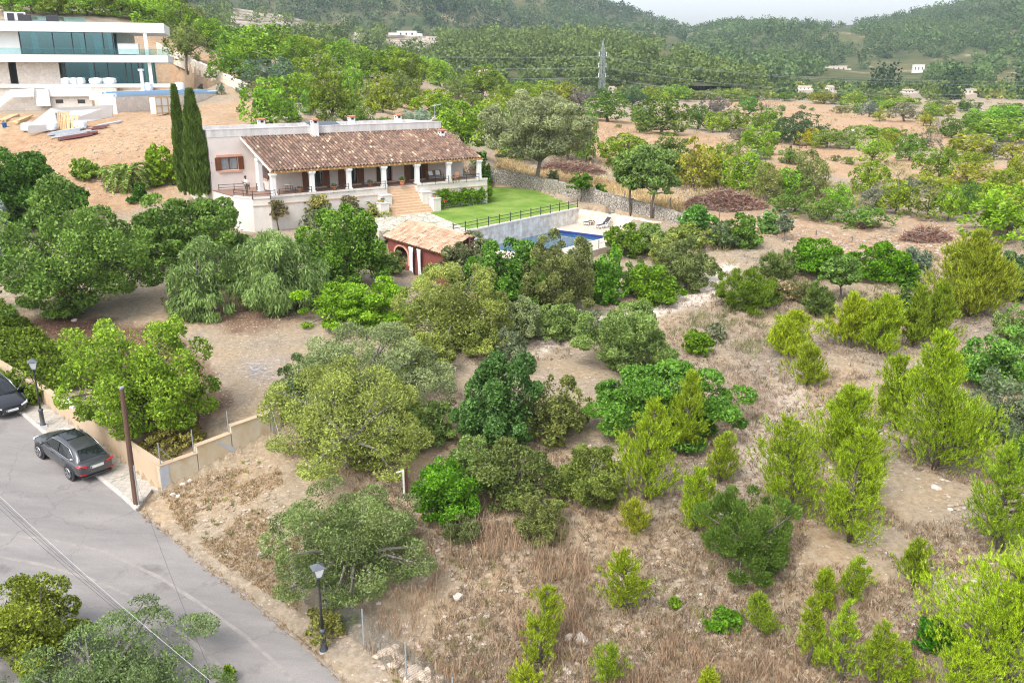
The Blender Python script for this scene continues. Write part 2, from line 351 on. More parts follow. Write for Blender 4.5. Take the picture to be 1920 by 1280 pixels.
zb = np.maximum.reduce([soft(pxpoly([(1360, 490), (1385, 500), (1330, 560), (1210, 600), (1130, 620), (1000, 670), (1010, 640), (1130, 590), (1260, 560)]), .6),
    soft(pxpoly([(1380, 850), (1480, 700), (1560, 690), (1450, 800), (1400, 900)]), 1) * .6])
za = np.maximum.reduce([soft(pxpoly([(440, 670), (560, 660), (520, 720), (450, 720)]), .8) * .45, soft(pxpoly([(462, 685), (500, 680), (508, 700), (470, 707)]), .3)])
gv = np.stack([gx, gy, gz], -1).reshape(-1, 3); nr, nc = gx.shape
ii = np.arange(nr * nc).reshape(nr, nc)
gf = np.stack([ii[:-1, :-1], ii[:-1, 1:], ii[1:, 1:], ii[1:, :-1]], -1).reshape(-1, 4)
def ground_mat():
    m, N, L, B = newmat('dry_ground'); B.inputs['Roughness'].default_value = .95; B.inputs['Specular IOR Level'].default_value = .1
    tc = N.new('ShaderNodeTexCoord')
    def noise(s, d=6, r=.65):
        n = N.new('ShaderNodeTexNoise'); n.inputs['Scale'].default_value = s; n.inputs['Detail'].default_value = d; n.inputs['Roughness'].default_value = r; L.new(tc.outputs['Object'], n.inputs['Vector']); return n.outputs[0]
    def ramp(src, stops):
        r = N.new('ShaderNodeValToRGB'); e = r.color_ramp.elements; e[0].position, e[0].color = stops[0][0], (*stops[0][1], 1); e[1].position, e[1].color = stops[-1][0], (*stops[-1][1], 1)
        for p, c in stops[1:-1]: q = e.new(p); q.color = (*c, 1)
        L.new(src, r.inputs[0]); return r.outputs[0]
    def mix(f, a, b):
        x = N.new('ShaderNodeMix'); x.data_type = 'RGBA'
        L.new(f, x.inputs[0]) if not isinstance(f, float) else setattr(x.inputs[0], 'default_value', f)
        L.new(a, x.inputs[6]); L.new(b, x.inputs[7]); return x.outputs[2]
    fine = ramp(noise(3.5, 8, .75), [(.3, (.1, .078, .055)), (.45, (.235, .19, .135)), (.55, (.34, .28, .21)), (.7, (.5, .44, .36))])
    big = ramp(noise(.16, 5), [(.35, (.25, .215, .18)), (.5, (.34, .27, .185)), (.66, (.42, .285, .16))])
    base = mix(.5, fine, big)
    sand = ramp(noise(1.2, 8, .7), [(.3, (.21, .14, .085)), (.5, (.35, .235, .145)), (.7, (.46, .34, .23))])
    sand = mix(.35, sand, ramp(noise(.08, 4), [(.4, (.38, .22, .12)), (.6, (.43, .31, .2))]))
    mulch = ramp(noise(5, 8, .75), [(.3, (.06, .035, .025)), (.55, (.16, .09, .06)), (.75, (.32, .22, .16))])
    path = ramp(noise(4, 8, .7), [(.3, (.4, .32, .25)), (.6, (.68, .6, .52)), (.75, (.8, .74, .67))])
    ash = ramp(noise(4, 6, .7), [(.3, (.1, .09, .09)), (.55, (.3, .28, .27)), (.7, (.62, .6, .58))])
    at_ = N.new('ShaderNodeVertexColor'); at_.layer_name = 'zone'; sp = N.new('ShaderNodeSeparateColor'); L.new(at_.outputs['Color'], sp.inputs[0])
    c = mix(sp.outputs[0], base, sand); c = mix(sp.outputs[1], c, mulch); c = mix(sp.outputs[2], c, path); c = mix(at_.outputs['Alpha'], c, ash)
    vo = N.new('ShaderNodeTexVoronoi'); vo.inputs['Scale'].default_value = 5; L.new(tc.outputs['Object'], vo.inputs['Vector'])
    st = N.new('ShaderNodeMath'); st.operation = 'LESS_THAN'; st.inputs[1].default_value = .19; L.new(vo.outputs['Distance'], st.inputs[0])
    s2 = N.new('ShaderNodeSeparateColor'); L.new(vo.outputs['Color'], s2.inputs[0])
    g2 = N.new('ShaderNodeMath'); g2.operation = 'GREATER_THAN'; g2.inputs[1].default_value = .45; L.new(s2.outputs[1], g2.inputs[0])
    mu = N.new('ShaderNodeMath'); mu.operation = 'MULTIPLY'; L.new(st.outputs[0], mu.inputs[0]); L.new(g2.outputs[0], mu.inputs[1])
    peb = ramp(s2.outputs[0], [(.0, (.3, .22, .15)), (.5, (.42, .34, .26)), (1, (.58, .52, .45))])
    rd_ = N.new('ShaderNodeMath'); rd_.operation = 'MULTIPLY_ADD'; rd_.inputs[1].default_value = -.75; rd_.inputs[2].default_value = 1; L.new(sp.outputs[0], rd_.inputs[0]); m2 = N.new('ShaderNodeMath'); m2.operation = 'MULTIPLY'; L.new(mu.outputs[0], m2.inputs[0]); L.new(rd_.outputs[0], m2.inputs[1])
    c = mix(m2.outputs[0], c, peb)
    L.new(c, B.inputs['Base Color'])
    b = N.new('ShaderNodeBump'); b.inputs['Strength'].default_value = .9; b.inputs['Distance'].default_value = .12; L.new(noise(4, 8, .75), b.inputs['Height']); L.new(b.outputs[0], B.inputs['Normal'])
    return m
go = mesh_np('ground', gv, gf, ground_mat(), smooth=True, attrs={'zone': ('POINT', 'FLOAT_COLOR', np.stack([zr, zg_, zb, za], -1).reshape(-1, 4))})
tag(go, 'dry stony ground of the slope', kind='structure')
mb = MB(); mb.quad((-900, -900, -.5), (900, -900, -.5), (900, 9.3, -.5), (-900, 9.3, -.5)); g2 = mb.build('ground', go.data.materials[0]); tag(g2, kind='structure')

# road, pavement, kerbs
def road_mat():
    m, N, L, B = newmat('asphalt'); B.inputs['Roughness'].default_value = .85
    tc = N.new('ShaderNodeTexCoord')
    def noise(s, d=5, st=None):
        n = N.new('ShaderNodeTexNoise'); n.inputs['Scale'].default_value = s; n.inputs['Detail'].default_value = d; n.inputs['Roughness'].default_value = .65
        mp = N.new('ShaderNodeMapping'); L.new(tc.outputs['Object'], mp.inputs[0])
        if st: mp.inputs['Scale'].default_value = st[:3]; mp.inputs['Rotation'].default_value = (0, 0, st[3])
        L.new(mp.outputs[0], n.inputs['Vector']); return n.outputs[0]
    r = N.new('ShaderNodeValToRGB'); e = r.color_ramp.elements; e[0].position, e[0].color = .35, (.185, .174, .168, 1); e[1].position, e[1].color = .65, (.255, .236, .225, 1); L.new(noise(.5, 6, (.35, 1.4, 1, .7)), r.inputs[0])
    r2 = N.new('ShaderNodeValToRGB'); e = r2.color_ramp.elements; e[0].position, e[0].color = .3, (.8, .8, .8, 1); e[1].position, e[1].color = .7, (1.1, 1.1, 1.1, 1); L.new(noise(25, 4), r2.inputs[0])
    mx = N.new('ShaderNodeMix'); mx.data_type = 'RGBA'; mx.blend_type = 'MULTIPLY'; mx.inputs[0].default_value = 1; L.new(r.outputs[0], mx.inputs[6]); L.new(r2.outputs[0], mx.inputs[7])
    vo = N.new('ShaderNodeTexVoronoi'); vo.feature = 'DISTANCE_TO_EDGE'; vo.inputs['Scale'].default_value = .22; ds = N.new('ShaderNodeMix'); ds.data_type = 'VECTOR'; ds.inputs[0].default_value = .12
    nz = N.new('ShaderNodeTexNoise'); nz.inputs['Scale'].default_value = 1.1; nz.inputs['Detail'].default_value = 5; L.new(tc.outputs['Object'], nz.inputs['Vector']); sc = N.new('ShaderNodeVectorMath'); sc.operation = 'SCALE'; sc.inputs['Scale'].default_value = 9; L.new(nz.outputs['Color'], sc.inputs[0])
    L.new(tc.outputs['Object'], ds.inputs[4]); L.new(sc.outputs[0], ds.inputs[5]); L.new(ds.outputs[1], vo.inputs['Vector'])
    ck = N.new('ShaderNodeMath'); ck.operation = 'LESS_THAN'; ck.inputs[1].default_value = .0045; L.new(vo.outputs['Distance'], ck.inputs[0])
    st = N.new('ShaderNodeValToRGB'); e = st.color_ramp.elements; e[0].position, e[0].color = .60, (1, 1, 1, 1); e[1].position, e[1].color = .70, (.62, .6, .58, 1); L.new(noise(.45, 4), st.inputs[0])
    x1 = N.new('ShaderNodeMix'); x1.data_type = 'RGBA'; x1.blend_type = 'MULTIPLY'; x1.inputs[0].default_value = .7; L.new(mx.outputs[2], x1.inputs[6]); L.new(st.outputs[0], x1.inputs[7])
    x2 = N.new('ShaderNodeMix'); x2.data_type = 'RGBA'; fm = N.new('ShaderNodeMath'); fm.operation = 'MULTIPLY'; fm.inputs[1].default_value = .35; L.new(ck.outputs[0], fm.inputs[0]); L.new(fm.outputs[0], x2.inputs[0]); L.new(x1.outputs[2], x2.inputs[6]); x2.inputs[7].default_value = (.11, .1, .095, 1)
    bp = N.new('ShaderNodeBump'); bp.inputs['Strength'].default_value = .35; bp.inputs['Distance'].default_value = .02; L.new(noise(40, 3), bp.inputs['Height']); L.new(bp.outputs[0], B.inputs['Normal'])
    L.new(x2.outputs[2], B.inputs['Base Color']); return m
def sheet(name, pts, m, up, thick=.05, parent=None):
    mb = MB(); mb.prism([(p[0], p[1]) for p in pts], lambda x, y: zroad(x, y) + up - thick, lambda x, y: zroad(x, y) + up)
    return mb.build(name, m, parent)
rd = sheet('road', road_poly, road_mat(), 0.0); tag(rd, 'grey asphalt street climbing along the wall', kind='structure')
M['worn_paint'] = mat('worn_band', (.3, .272, .25), .9, (.2, .187, .178), 2.5)
def band(pxs, w0, name='road_wear_band'):
    P = [atroad(x, y, .004) for x, y in pxs]; L_, R_ = [], []
    Q = []
    for i in range(len(P) - 1):
        for t in np.linspace(0, 1, 6, endpoint=False): Q.append(P[i] * (1 - t) + P[i + 1] * t)
    Q.append(P[-1])
    for i, p in enumerate(Q):
        d = Q[min(i + 1, len(Q) - 1)] - Q[max(i - 1, 0)]; n = np.array([-d[1], d[0]]); n /= np.linalg.norm(n); w = w0 * (.7 + .6 * rs.rand()) / 2
        L_.append(p[:2] + n * w); R_.append(p[:2] - n * w)
    mb = MB()
    for i in range(len(Q) - 1):
        mb.quad(*[(q[0], q[1], zroad(q[0], q[1]) + .004) for q in (L_[i], L_[i + 1], R_[i + 1], R_[i])])
    o = mb.build(name, M['worn_paint']); tag(o, kind='structure')
band([(-100, 1000), (0, 1001), (100, 1012), (200, 1034), (300, 1082), (380, 1134), (460, 1192), (520, 1245), (570, 1300)], .16)
band([(-100, 1035), (0, 1043), (80, 1058), (170, 1085), (240, 1115), (290, 1150), (350, 1195), (400, 1235), (460, 1300)], .16)
M['pavers'] = stone_mat('paving_slabs', [(.33, .3, .26), (.4, .37, .32), (.36, .33, .3)], 3.2, (.24, .22, .19), .03, .3, rnd=.25)
side = [atroad(x, y) for x, y in KERB_PX] + [atroad(x, y, .12) for x, y in [(285, 916), (306.7, 924)]] + [atroad(x, y, .12) for x, y in WALLPX[1:]]
sw = sheet('pavement', side, M['pavers'], .115, .2); tag(sw, 'narrow paved footway beside the wall', kind='structure')
M['kerb'] = mat('kerb_stone', (.48, .46, .43), .85, (.36, .34, .31), 3, bump=.2)
M['old_kerb'] = mat('old_kerb', (.3, .26, .22), .9, (.16, .13, .1), 3, bump=.3)
def kerb(pxs, m, name, up=.13, w=.16):
    P = [atroad(x, y, 0) for x, y in pxs]; mb = MB()
    for a, b in zip(P[:-1], P[1:]):
        d = b - a; d /= np.linalg.norm(d); n = int(np.linalg.norm(b - a) / 1.0) + 1
        for k in range(n):
            p = a + (b - a) * (k / n); q = a + (b - a) * ((k + .985) / n)
            mb.bar((p[0], p[1], zroad(p[0], p[1]) + up / 2 - .04), (q[0], q[1], zroad(q[0], q[1]) + up / 2 - .04), w, up + .08)
    o = mb.build(name, m, bevel=.015); tag(o, kind='structure'); return o
kerb(KERB_PX[1:], M['kerb'], 'kerb', .14); kerb(KERB2_PX, M['old_kerb'], 'kerb', .07, .14)

# ---------------------------------------------------------------- far hills
def hill(name, cols, rows, m, seed, amp, nu=130, nv=60, back=1.6):
    """rows: list of (Y, [photo row of the surface at each column]) from foot to crest"""
    u = np.linspace(cols[0], cols[-1], nu); t = np.linspace(0, len(rows) - 1 + .6, nv)
    V = np.zeros((nv, nu, 3)); Ys = np.array([r[0] for r in rows], float)
    R = np.stack([np.interp(u, cols, r[1]) for r in rows])
    for j, tt in enumerate(t):
        if tt <= len(rows) - 1:
            a = min(int(tt), len(rows) - 2); f = tt - a
            Y = Ys[a] * (1 - f) + Ys[a + 1] * f
            za_ = np.array([atY(x, y, Ys[a])[2] for x, y in zip(u, R[a])]); zb_ = np.array([atY(x, y, Ys[a + 1])[2] for x, y in zip(u, R[a + 1])])
            fs = f; z = za_ * (1 - fs) + zb_ * fs
        else:
            f = (tt - len(rows) + 1) / .6; Y = Ys[-1] * (1 + .5 * f); z = np.array([atY(x, y, Ys[-1])[2] for x, y in zip(u, R[-1])]) * (1 - .45 * f)
        X = (u - 960) / F * Y / (CT + .25 * ST)
        fall = min(1, tt) if tt < len(rows) - 1.05 else .25
        V[j, :, 0] = X; V[j, :, 1] = Y; V[j, :, 2] = z + (fbm(X / amp[1], np.full(nu, Y) / amp[1], 4, seed) - .47) * amp[0] * fall
    idx = np.arange(nu * nv).reshape(nv, nu); f = np.stack([idx[:-1, :-1], idx[:-1, 1:], idx[1:, 1:], idx[1:, :-1]], -1).reshape(-1, 4)
    o = mesh_np(name, V.reshape(-1, 3), f, m, smooth=True); tag(o, kind='structure')
    return V
def hill_mat(name, cols, sc):
    m, N, L, B = newmat(name); B.inputs['Roughness'].default_value = 1; B.inputs['Specular IOR Level'].default_value = 0
    tc = N.new('ShaderNodeTexCoord'); n = N.new('ShaderNodeTexNoise'); n.inputs['Scale'].default_value = sc; n.inputs['Detail'].default_value = 8; n.inputs['Roughness'].default_value = .7
    L.new(tc.outputs['Object'], n.inputs['Vector']); r = N.new('ShaderNodeValToRGB'); e = r.color_ramp.elements
    e[0].position, e[0].color = .4, (*cols[0], 1); e[1].position, e[1].color = .7, (*cols[2], 1); q = e.new(.6); q.color = (*cols[1], 1)
    L.new(n.outputs[0], r.inputs[0]); L.new(r.outputs[0], B.inputs['Base Color']); return m
M['hill'] = hill_mat('hill_scrub', [(.05, .07, .03), (.13, .125, .06), (.38, .3, .2)], .018)
M['rock'] = hill_mat('rock_slope', [(.1, .09, .06), (.42, .36, .3), (.6, .52, .45)], .06)
LM_cols = [-300, 340, 700, 900, 1000, 1130, 1200, 1270, 1330, 1420]
LMV = hill('left_mountain', LM_cols, [(700, [150, 150, 152, 152, 152, 152, 152, 152, 154, 160]), (1000, [70, 85, 100, 105, 110, 115, 120, 125, 135, 150]), (1800, [-318, -218, -158, -78, -33, 18, 45, 62, 92, 140])], M['hill'], 5, (75, 210))
RH_cols = [1180, 1240, 1290, 1340, 1440, 1540, 1646, 1713, 1780, 1920, 2300]
RHV = hill('right_hill', RH_cols, [(640, [158, 158, 158, 157, 157, 156, 156, 155, 155, 155, 155]), (900, [140, 135, 130, 125, 120, 118, 116, 114, 112, 108, 90]), (1600, [88, 72, 65, 57, 44, 50, 37, 17, 6, -28, -118])], M['hill'], 15, (50, 170))
MR_cols = [200, 300, 420, 455, 560, 640, 700, 870, 1000, 1090, 1150, 1210, 1280, 1340, 1420]
MRV = hill('middle_ridge', MR_cols, [(470, [150, 150, 150, 150, 155, 160, 165, 168, 168, 166, 164, 163, 162, 161, 166]), (560, [60, 65, 70, 70, 85, 100, 112, 118, 122, 122, 122, 124, 132, 145, 160]), (760, [-40, -5, 12, 14, 30, 54, 62, 70, 66, 64, 72, 82, 106, 134, 156])], M['hill'], 25, (12, 90))

# bare rocky slope of the middle ridge, where the hillside itself is stone
_o = bpy.data.objects['middle_ridge']; _o.data.materials.append(M['rock'])
_nv, _nu = MRV.shape[:2]; _c = (MRV[:-1, :-1] + MRV[1:, 1:]) / 2; _q = _c - CAM; _Z = _q[..., 1] * CT - _q[..., 2] * ST; _x = 960 + F * _q[..., 0] / _Z; _y = 640 - F * (_q[..., 1] * ST + _q[..., 2] * CT) / _Z
QUARRY = ([(405, 66), (450, 5), (520, 14), (650, 56), (640, 66), (520, 74)], [(655, 66), (680, 60), (705, 85), (670, 102), (640, 92)], [(725, 58), (800, 58), (825, 88), (760, 104), (715, 98)])
_m = np.zeros(_x.shape, bool)
for _p in QUARRY: _m |= inpoly(_x, _y, _p)
_o.data.polygons.foreach_set('material_index', _m.ravel().astype(np.int32)); _o.data.update()
# ---------------------------------------------------------------- foliage
def unit(a): return a / np.maximum(np.linalg.norm(a, axis=-1, keepdims=True), 1e-9)
def rdir(r, n): return unit(r.normal(size=(n, 3)))
def leaf_mesh(name, P, T, la, lb, m, parent, r, lv=None, bend=.0):
    """diamond leaves: centre P, length direction T, half length la, half width lb"""
    n = len(P); X = rdir(r, n); Wd = unit(np.cross(T, X)); la = np.broadcast_to(la, n)[:, None] * (.7 + .6 * r.rand(n, 1)); lb = np.broadcast_to(lb, n)[:, None] * (.7 + .6 * r.rand(n, 1))
    V = np.stack([P - T * la, P + Wd * lb - T * la * .1, P + T * la, P - Wd * lb - T * la * .1], 1).reshape(-1, 3)
    f = np.arange(4 * n).reshape(n, 4)
    lv = r.rand(n) if lv is None else lv
    return mesh_np(name, V, f, m, parent, attrs={'lv': ('FACE', 'FLOAT', lv)})
def crown_pts(r, R, n, style='clump', low=-.35, rc=.3, inner=.14, lump=.42, sq=1.0):
    """leaf positions of a crown as clumps spread through an uneven ellipsoid; returns P, outward D, clump id"""
    R = np.array(R, float); K = max(7, int(2.6 / rc ** 2 * .8))
    C = rdir(r, K * 5); C = C[C[:, 2] > low - .15][:K]; C = C[r.rand(len(C)) > .07]; K = len(C)
    lob = rdir(r, 6); s = 1 + lump * np.max((C @ lob.T) ** 3, 1) - lump * .5 * np.maximum(0, (C @ rdir(r, 4).T) ** 5).max(1)
    C = C * (s * (.62 + .3 * r.rand(K)))[:, None]
    ni = int(K * .35); ci = rdir(r, ni) * (.15 + .4 * r.rand(ni, 1)); C = np.concatenate([C, ci]); K2 = len(C)
    crad = rc * (.65 + .7 * r.rand(K2)); cid = r.choice(K2, n, p=(crad ** 2) / (crad ** 2).sum())
    d = rdir(r, n); o = unit(C[cid] + 1e-3); dot = (d * o).sum(1); flip = (dot < -.25) & (r.rand(n) < .8); d[flip] *= -1
    rad = crad[cid] * (.45 + .55 * r.rand(n) ** .5)
    P = C[cid] + d * rad[:, None]
    k = int(n * inner)
    if k: P[:k] = rdir(r, k) * (.3 + .5 * r.rand(k, 1)); P[:k, 2] = np.maximum(P[:k, 2], low)
    P[:, 2] = np.where(P[:, 2] < low, low + (P[:, 2] - low) * .35, P[:, 2])
    for Q in (P, C): Q[:, :2] *= (1 + .22 * np.clip(-Q[:, 2:3], 0, .6)); Q[:, 2] = np.where(Q[:, 2] < 0, Q[:, 2] * sq, Q[:, 2])
    return P * R, unit(d * .7 + unit(P) * .5), cid, C * R
def limbs(mb, r, base, top, rad, targets, n):
    """trunk from base to top, then limbs to crown clumps"""
    base = Vector(base); top = Vector(top)
    mid = (base + top) / 2 + Vector((r.uniform(-.1, .1), r.uniform(-.1, .1), 0)) * (top - base).length
    mb.tube([base - Vector((0, 0, .3)), base + (mid - base) * .15, mid, top], [rad * 1.5, rad * 1.15, rad * .9, rad * .75], 9)
    for q in targets[:n]:
        if r.rand() < .35: q = np.asarray(q) * np.array([1.05, 1.05, 1.02])
        q = Vector(q); m_ = top + (q - top) * .5 + Vector((r.uniform(-.1, .1), r.uniform(-.1, .1), r.uniform(-.02, .12))) * (q - top).length
        mb.tube([top - (top - mid) * .2 * r.rand(), m_, q], [rad * .55, rad * .33, rad * .08], 6, False)
KIND = {  # colour, half leaf length, half leaf width, cover, rc, bark, orientation
    'carob': ((.145, .25, .045), .11, .062, 3.6, .19, 'bark', 'out'),
    'lush': ((.2, .32, .03), .10, .058, 4.0, .17, 'bark', 'out'),
    'olive': ((.27, .325, .075), .10, .032, 3.0, .17, 'grey_bark', 'out'),
    'grey_olive': ((.225, .28, .115), .10, .032, 3.0, .17, 'grey_bark', 'out'),
    'green_olive': ((.185, .275, .07), .10, .034, 3.0, .17, 'grey_bark', 'out'),
    'mastic': ((.13, .25, .015), .09, .055, 2.8, .22, 'bark', 'out'),
    'pepper': ((.19, .29, .085), .17, .035, 2.4, .2, 'grey_bark', 'down'),
    'dark': ((.07, .11, .04), .11, .05, 2.2, .22, 'bark', 'out'),
    'autumn': ((.26, .25, .05), .11, .055, 1.9, .2, 'bark', 'out'),
    'broom': ((.10, .17, .03), .13, .028, 3.0, .18, 'grey_bark', 'up'),
    'silver': ((.27, .33, .25), .13, .05, 2.0, .28, 'grey_bark', 'out'),
    'twiggy': ((.25, .2, .15), .15, .02, 1.2, .3, 'grey_bark', 'up'),
    'pine': ((.34, .38, .018), .17, .024, 1, .2, 'bark', 'up'),
}
def orient(r, D, how):
    n = len(D)
    if how == 'out': return unit(D * .5 + rdir(r, n) * .9 + np.array([0, 0, .15]))
    if how == 'up': return unit(D * .6 + rdir(r, n) * .45 + np.array([0, 0, .55]))
    return unit(rdir(r, n) * .55 + D * .4 + np.array([0, 0, -.75]))
def make_crown(name, r, R, kind, parent, leafscale=1.0, cap=26000, low=-.35, n=None, rc=None, sq=1.0, lump=.36):
    c, la, lb, cov, rc0, bk, how = KIND[kind]; la *= leafscale; lb *= leafscale; rc = rc or rc0
    A = 4 * math.pi * ((R[0] * R[1] + R[0] * R[2] + R[1] * R[2]) / 3)
    n = n or int(min(cap, max(500, cov * A * .9 / (2 * la * lb))))
    P, D, cid, C = crown_pts(r, R, n, low=low, rc=rc, sq=sq, lump=lump)
    T = orient(r, D, how)
    if how == 'down': P[:, 2] -= r.rand(n) ** 2 * R[2] * .16
    cl = r.rand(cid.max() + 1)[cid] * .45 + r.rand(n) * .55
    o = leaf_mesh(name, P, T, la, lb, M['leaf'], parent, r, cl)
    o.color = (*c, 1)
    return o, C
def pine_leaves(r, Rx, h, tl, nb, dens=1.0, sharp=.75, bare=.1):
    P, T, B = [], [], []; ph_ = r.rand() * 6
    for k in range(nb):
        t = bare + (1 - bare) * (k + r.rand()) / nb; z = h * t
        Rm = Rx * max(.09, (1 - t) ** sharp) * (.7 + .5 * r.rand()) * min(1, .6 + t * 1.6); az = r.rand() * 6.283; Rm *= .62 + .6 * (.5 + .5 * math.sin(az * 2 + ph_ + t * 5)) * (.6 + .8 * r.rand())
        o = np.array([math.cos(az), math.sin(az), 0]); rise = .35 + .5 * r.rand()
        a = np.array([0, 0, max(.05, z - .35 * Rm)]); tip = np.array([0, 0, z]) + o * Rm + np.array([0, 0, Rm * rise * .4])
        B.append((a, tip)); nt = max(3, int(dens * 15 * (Rm + .25) * min(1, .4 + 1.5 * t)))
        for q in range(nt):
            f = 1 - .8 * r.rand() ** 1.4
            b = a + (tip - a) * f + r.normal(size=3) * .16 * Rm * (1.1 - f * .4); d = unit(o * .35 + np.array([0, 0, .95]) + r.normal(size=3) * .2)
            m_ = 14; dd = unit(d[None] + r.normal(size=(m_, 3)) * .3); L_ = tl * (.6 + .8 * r.rand(m_, 1)); off = d[None] * tl * r.rand(m_, 1) * 1.1
            P.append(b + off + dd * L_ * .5); T.append(dd)
    return np.concatenate(P), np.concatenate(T), B
def pine(name_r, r, Rx, h, root, col, tl=.17, nb=None, dens=1.0, sharp=.75, bare=.1):
    nb = nb or int(26 + h * 14 * max(1, Rx / 1.3))
    P, T, B = pine_leaves(r, Rx, h, tl, nb, dens, sharp, bare); s_ = unit(r.normal(size=3) * [1, 1, 0]) * r.uniform(0, .08); s2 = unit(r.normal(size=3) * [1, 1, 0]) * .12 * Rx
    wob = lambda q: q + s_ * q[..., 2:3] + s2 * np.sin(q[..., 2:3] / max(h, 1) * 5); P = wob(P); B = [(wob(a), wob(b)) for a, b in B]
    cr = leaf_mesh('crown', P, T, tl * .62, tl * .062, M['needle'], root, r); cr.color = (*col, 1)
    mb = MB(); mb.tube([tuple(wob(np.array([0, 0, z]))) for z in (-.2, h * .25, h * .5, h * .75, h * .97)], [.018 * h + .03, .014 * h + .02, .011 * h + .015, .007 * h + .01, .012], 8)
    for a, b in B[::2]: mb.tube([a, a * .4 + b * .6 + np.array([0, 0, -.03]), b], [.02 + .006 * h, .015, .006], 5, False)
    mb.build('trunk', M['bark'], root, True)
    return cr
OBJN = {}
def plant(px, py, w, h, kind, label, name, cat='tree', tf=None, seed=None, col=None, base=None, group=None, low=None, ls=None, cap=30000, depthf=1.0, rc=None, lump=.34):
    """one plant of its own shape: base pixel on the ground, crown width and total height as measured in the photo"""
    r = np.random.RandomState(seed if seed is not None else int(px * 7 + py * 13) % 100000)
    p = base if base is not None else at(px, py); Z = depth(p); wm = w * Z / F; hm = h * Z / F / (CT + .02)
    dz = (H - p[2]) / max(p[1], 1); hm = max(.3, (hm - wm * .35 * min(.9, dz)) if kind != 'pine' else hm)
    root = empty(name, p, r.rand() * 6.28 if kind != 'pine' else r.rand() * 6.28, label, cat, group)
    c = col or KIND[kind][0]; ls = ls or max(.62, min(2.2, Z / 52))
    if kind == 'pine':
        pine(name, r, wm / 2 * 1.02, hm, root, c, tl=.18 * max(.72, min(2, Z / 42)), dens=r.uniform(.95, 1.35), sharp=r.uniform(.4, .62))
        return root
    tf = tf * .3 if tf is not None and tf < .24 else tf if tf is not None else (.12 if cat == 'tree' else .02)
    ch = hm * (1 - tf); R = (wm / 2 * 1.04, wm / 2 * 1.04 * depthf, ch / 2 / (1.0 if low is None else (1 - low) / 2) * .95)
    lw = -1.0 if low is None else low; sq = 1.0
    cz = hm - R[2] * .97
    if tf < .2 and low is None: R = (wm / 2 * 1.02, wm / 2 * 1.02 * depthf, hm * .60); cz = hm * .40; sq = .66
    cr, C = make_crown('crown', r, R, kind, root, ls, cap, low=max(lw, -.9), rc=rc, sq=sq, lump=lump); cr.location = (0, 0, cz); cr.color = (*c, 1)
    mb = MB(); C = C + np.array([0, 0, cz]); C = C[np.argsort(-C[:, 2])]; C = C[r.permutation(len(C))]
    rad = max(.03, min(.28, wm * .03))
    limbs(mb, r, (0, 0, 0), (r.uniform(-.06, .06) * wm, r.uniform(-.06, .06) * wm, max(hm * tf, hm * .28)), rad, C, 22)
    mb.build('trunk' if cat == 'tree' else 'stem', M[KIND[kind][5]], root, True)
    return root
# shared crowns for the many mid-distance trees (unit size, scaled tree by tree)
PROTO = {}
def protos(kind, tf, nleaf, la, lb, nvar, tag_, how=None, low=-.75, rc=None):
    L_ = []
    for i in range(nvar):
        r = np.random.RandomState(1000 + hash(tag_) % 1 + i * 17 + len(PROTO) * 101)
        root = empty(tag_, (0, 0, -500)); R = (.5, .5, (1 - tf) / 2 * 1.02)
        P, D, cid, C = crown_pts(r, R, nleaf, low=low, rc=rc or KIND[kind][4], lump=.35)
        T = orient(r, D, how or KIND[kind][6])
        cr = leaf_mesh('crown', P, T, la, lb, M['leaf'], root, r, r.rand(cid.max() + 1)[cid] * .5 + r.rand(nleaf) * .5); cr.location = (0, 0, 1 - R[2])
        mb = MB(); C = C + np.array([0, 0, 1 - R[2]]); C = C[r.permutation(len(C))]
        limbs(mb, r, (0, 0, .02), (r.uniform(-.08, .08), r.uniform(-.08, .08), max(tf * 1.1, .3)), .035, C, 9)
        tk = mb.build('trunk', M[KIND[kind][5]], root, True)
        L_.append(root)
    PROTO[tag_] = L_
protos('carob', .05, 3400, .03, .017, 5, 'carob_tree'); protos('olive', .06, 3200, .034, .013, 3, 'olive_tree'); protos('mastic', .03, 2600, .03, .018, 3, 'mastic_bush', low=-.8)
protos('autumn', .1, 1900, .032, .018, 4, 'almond_tree', rc=.22); protos('twiggy', .12, 900, .05, .006, 2, 'bare_tree')
USED = set()
def placed(kind_name, px, py, w, h, col, label, cat='tree', group=None, r=None, base=None):
    r = r or np.random.RandomState(int(px * 31 + py * 17) % 99991)
    L_ = PROTO[kind_name]; i = r.randint(len(L_)); src = L_[i]
    if (kind_name, i) not in USED: root = src; USED.add((kind_name, i))
    else: root = copy_tree(src)
    p = at(px, py) if base is None else base; Z = depth(p); wm = w * Z / F * 1.22; hm = h * Z / F * 1.12
    root.location = p - np.array([0, 0, .05 * hm]); root.scale = (wm, wm * r.uniform(.85, 1.15), hm); root.rotation_euler = (0, 0, r.rand() * 6.28)
    for c in root.children:
        if c.name.startswith('crown'): c.color = (*col, 1)
    root.name = kind_name
    tag(root, label, cat, group)
    return root
def tidy_protos():
    for k, L_ in PROTO.items():
        for i, o in enumerate(L_):
            if (k, i) not in USED:
                for c in list(o.children): bpy.data.objects.remove(c)
                bpy.data.objects.remove(o)
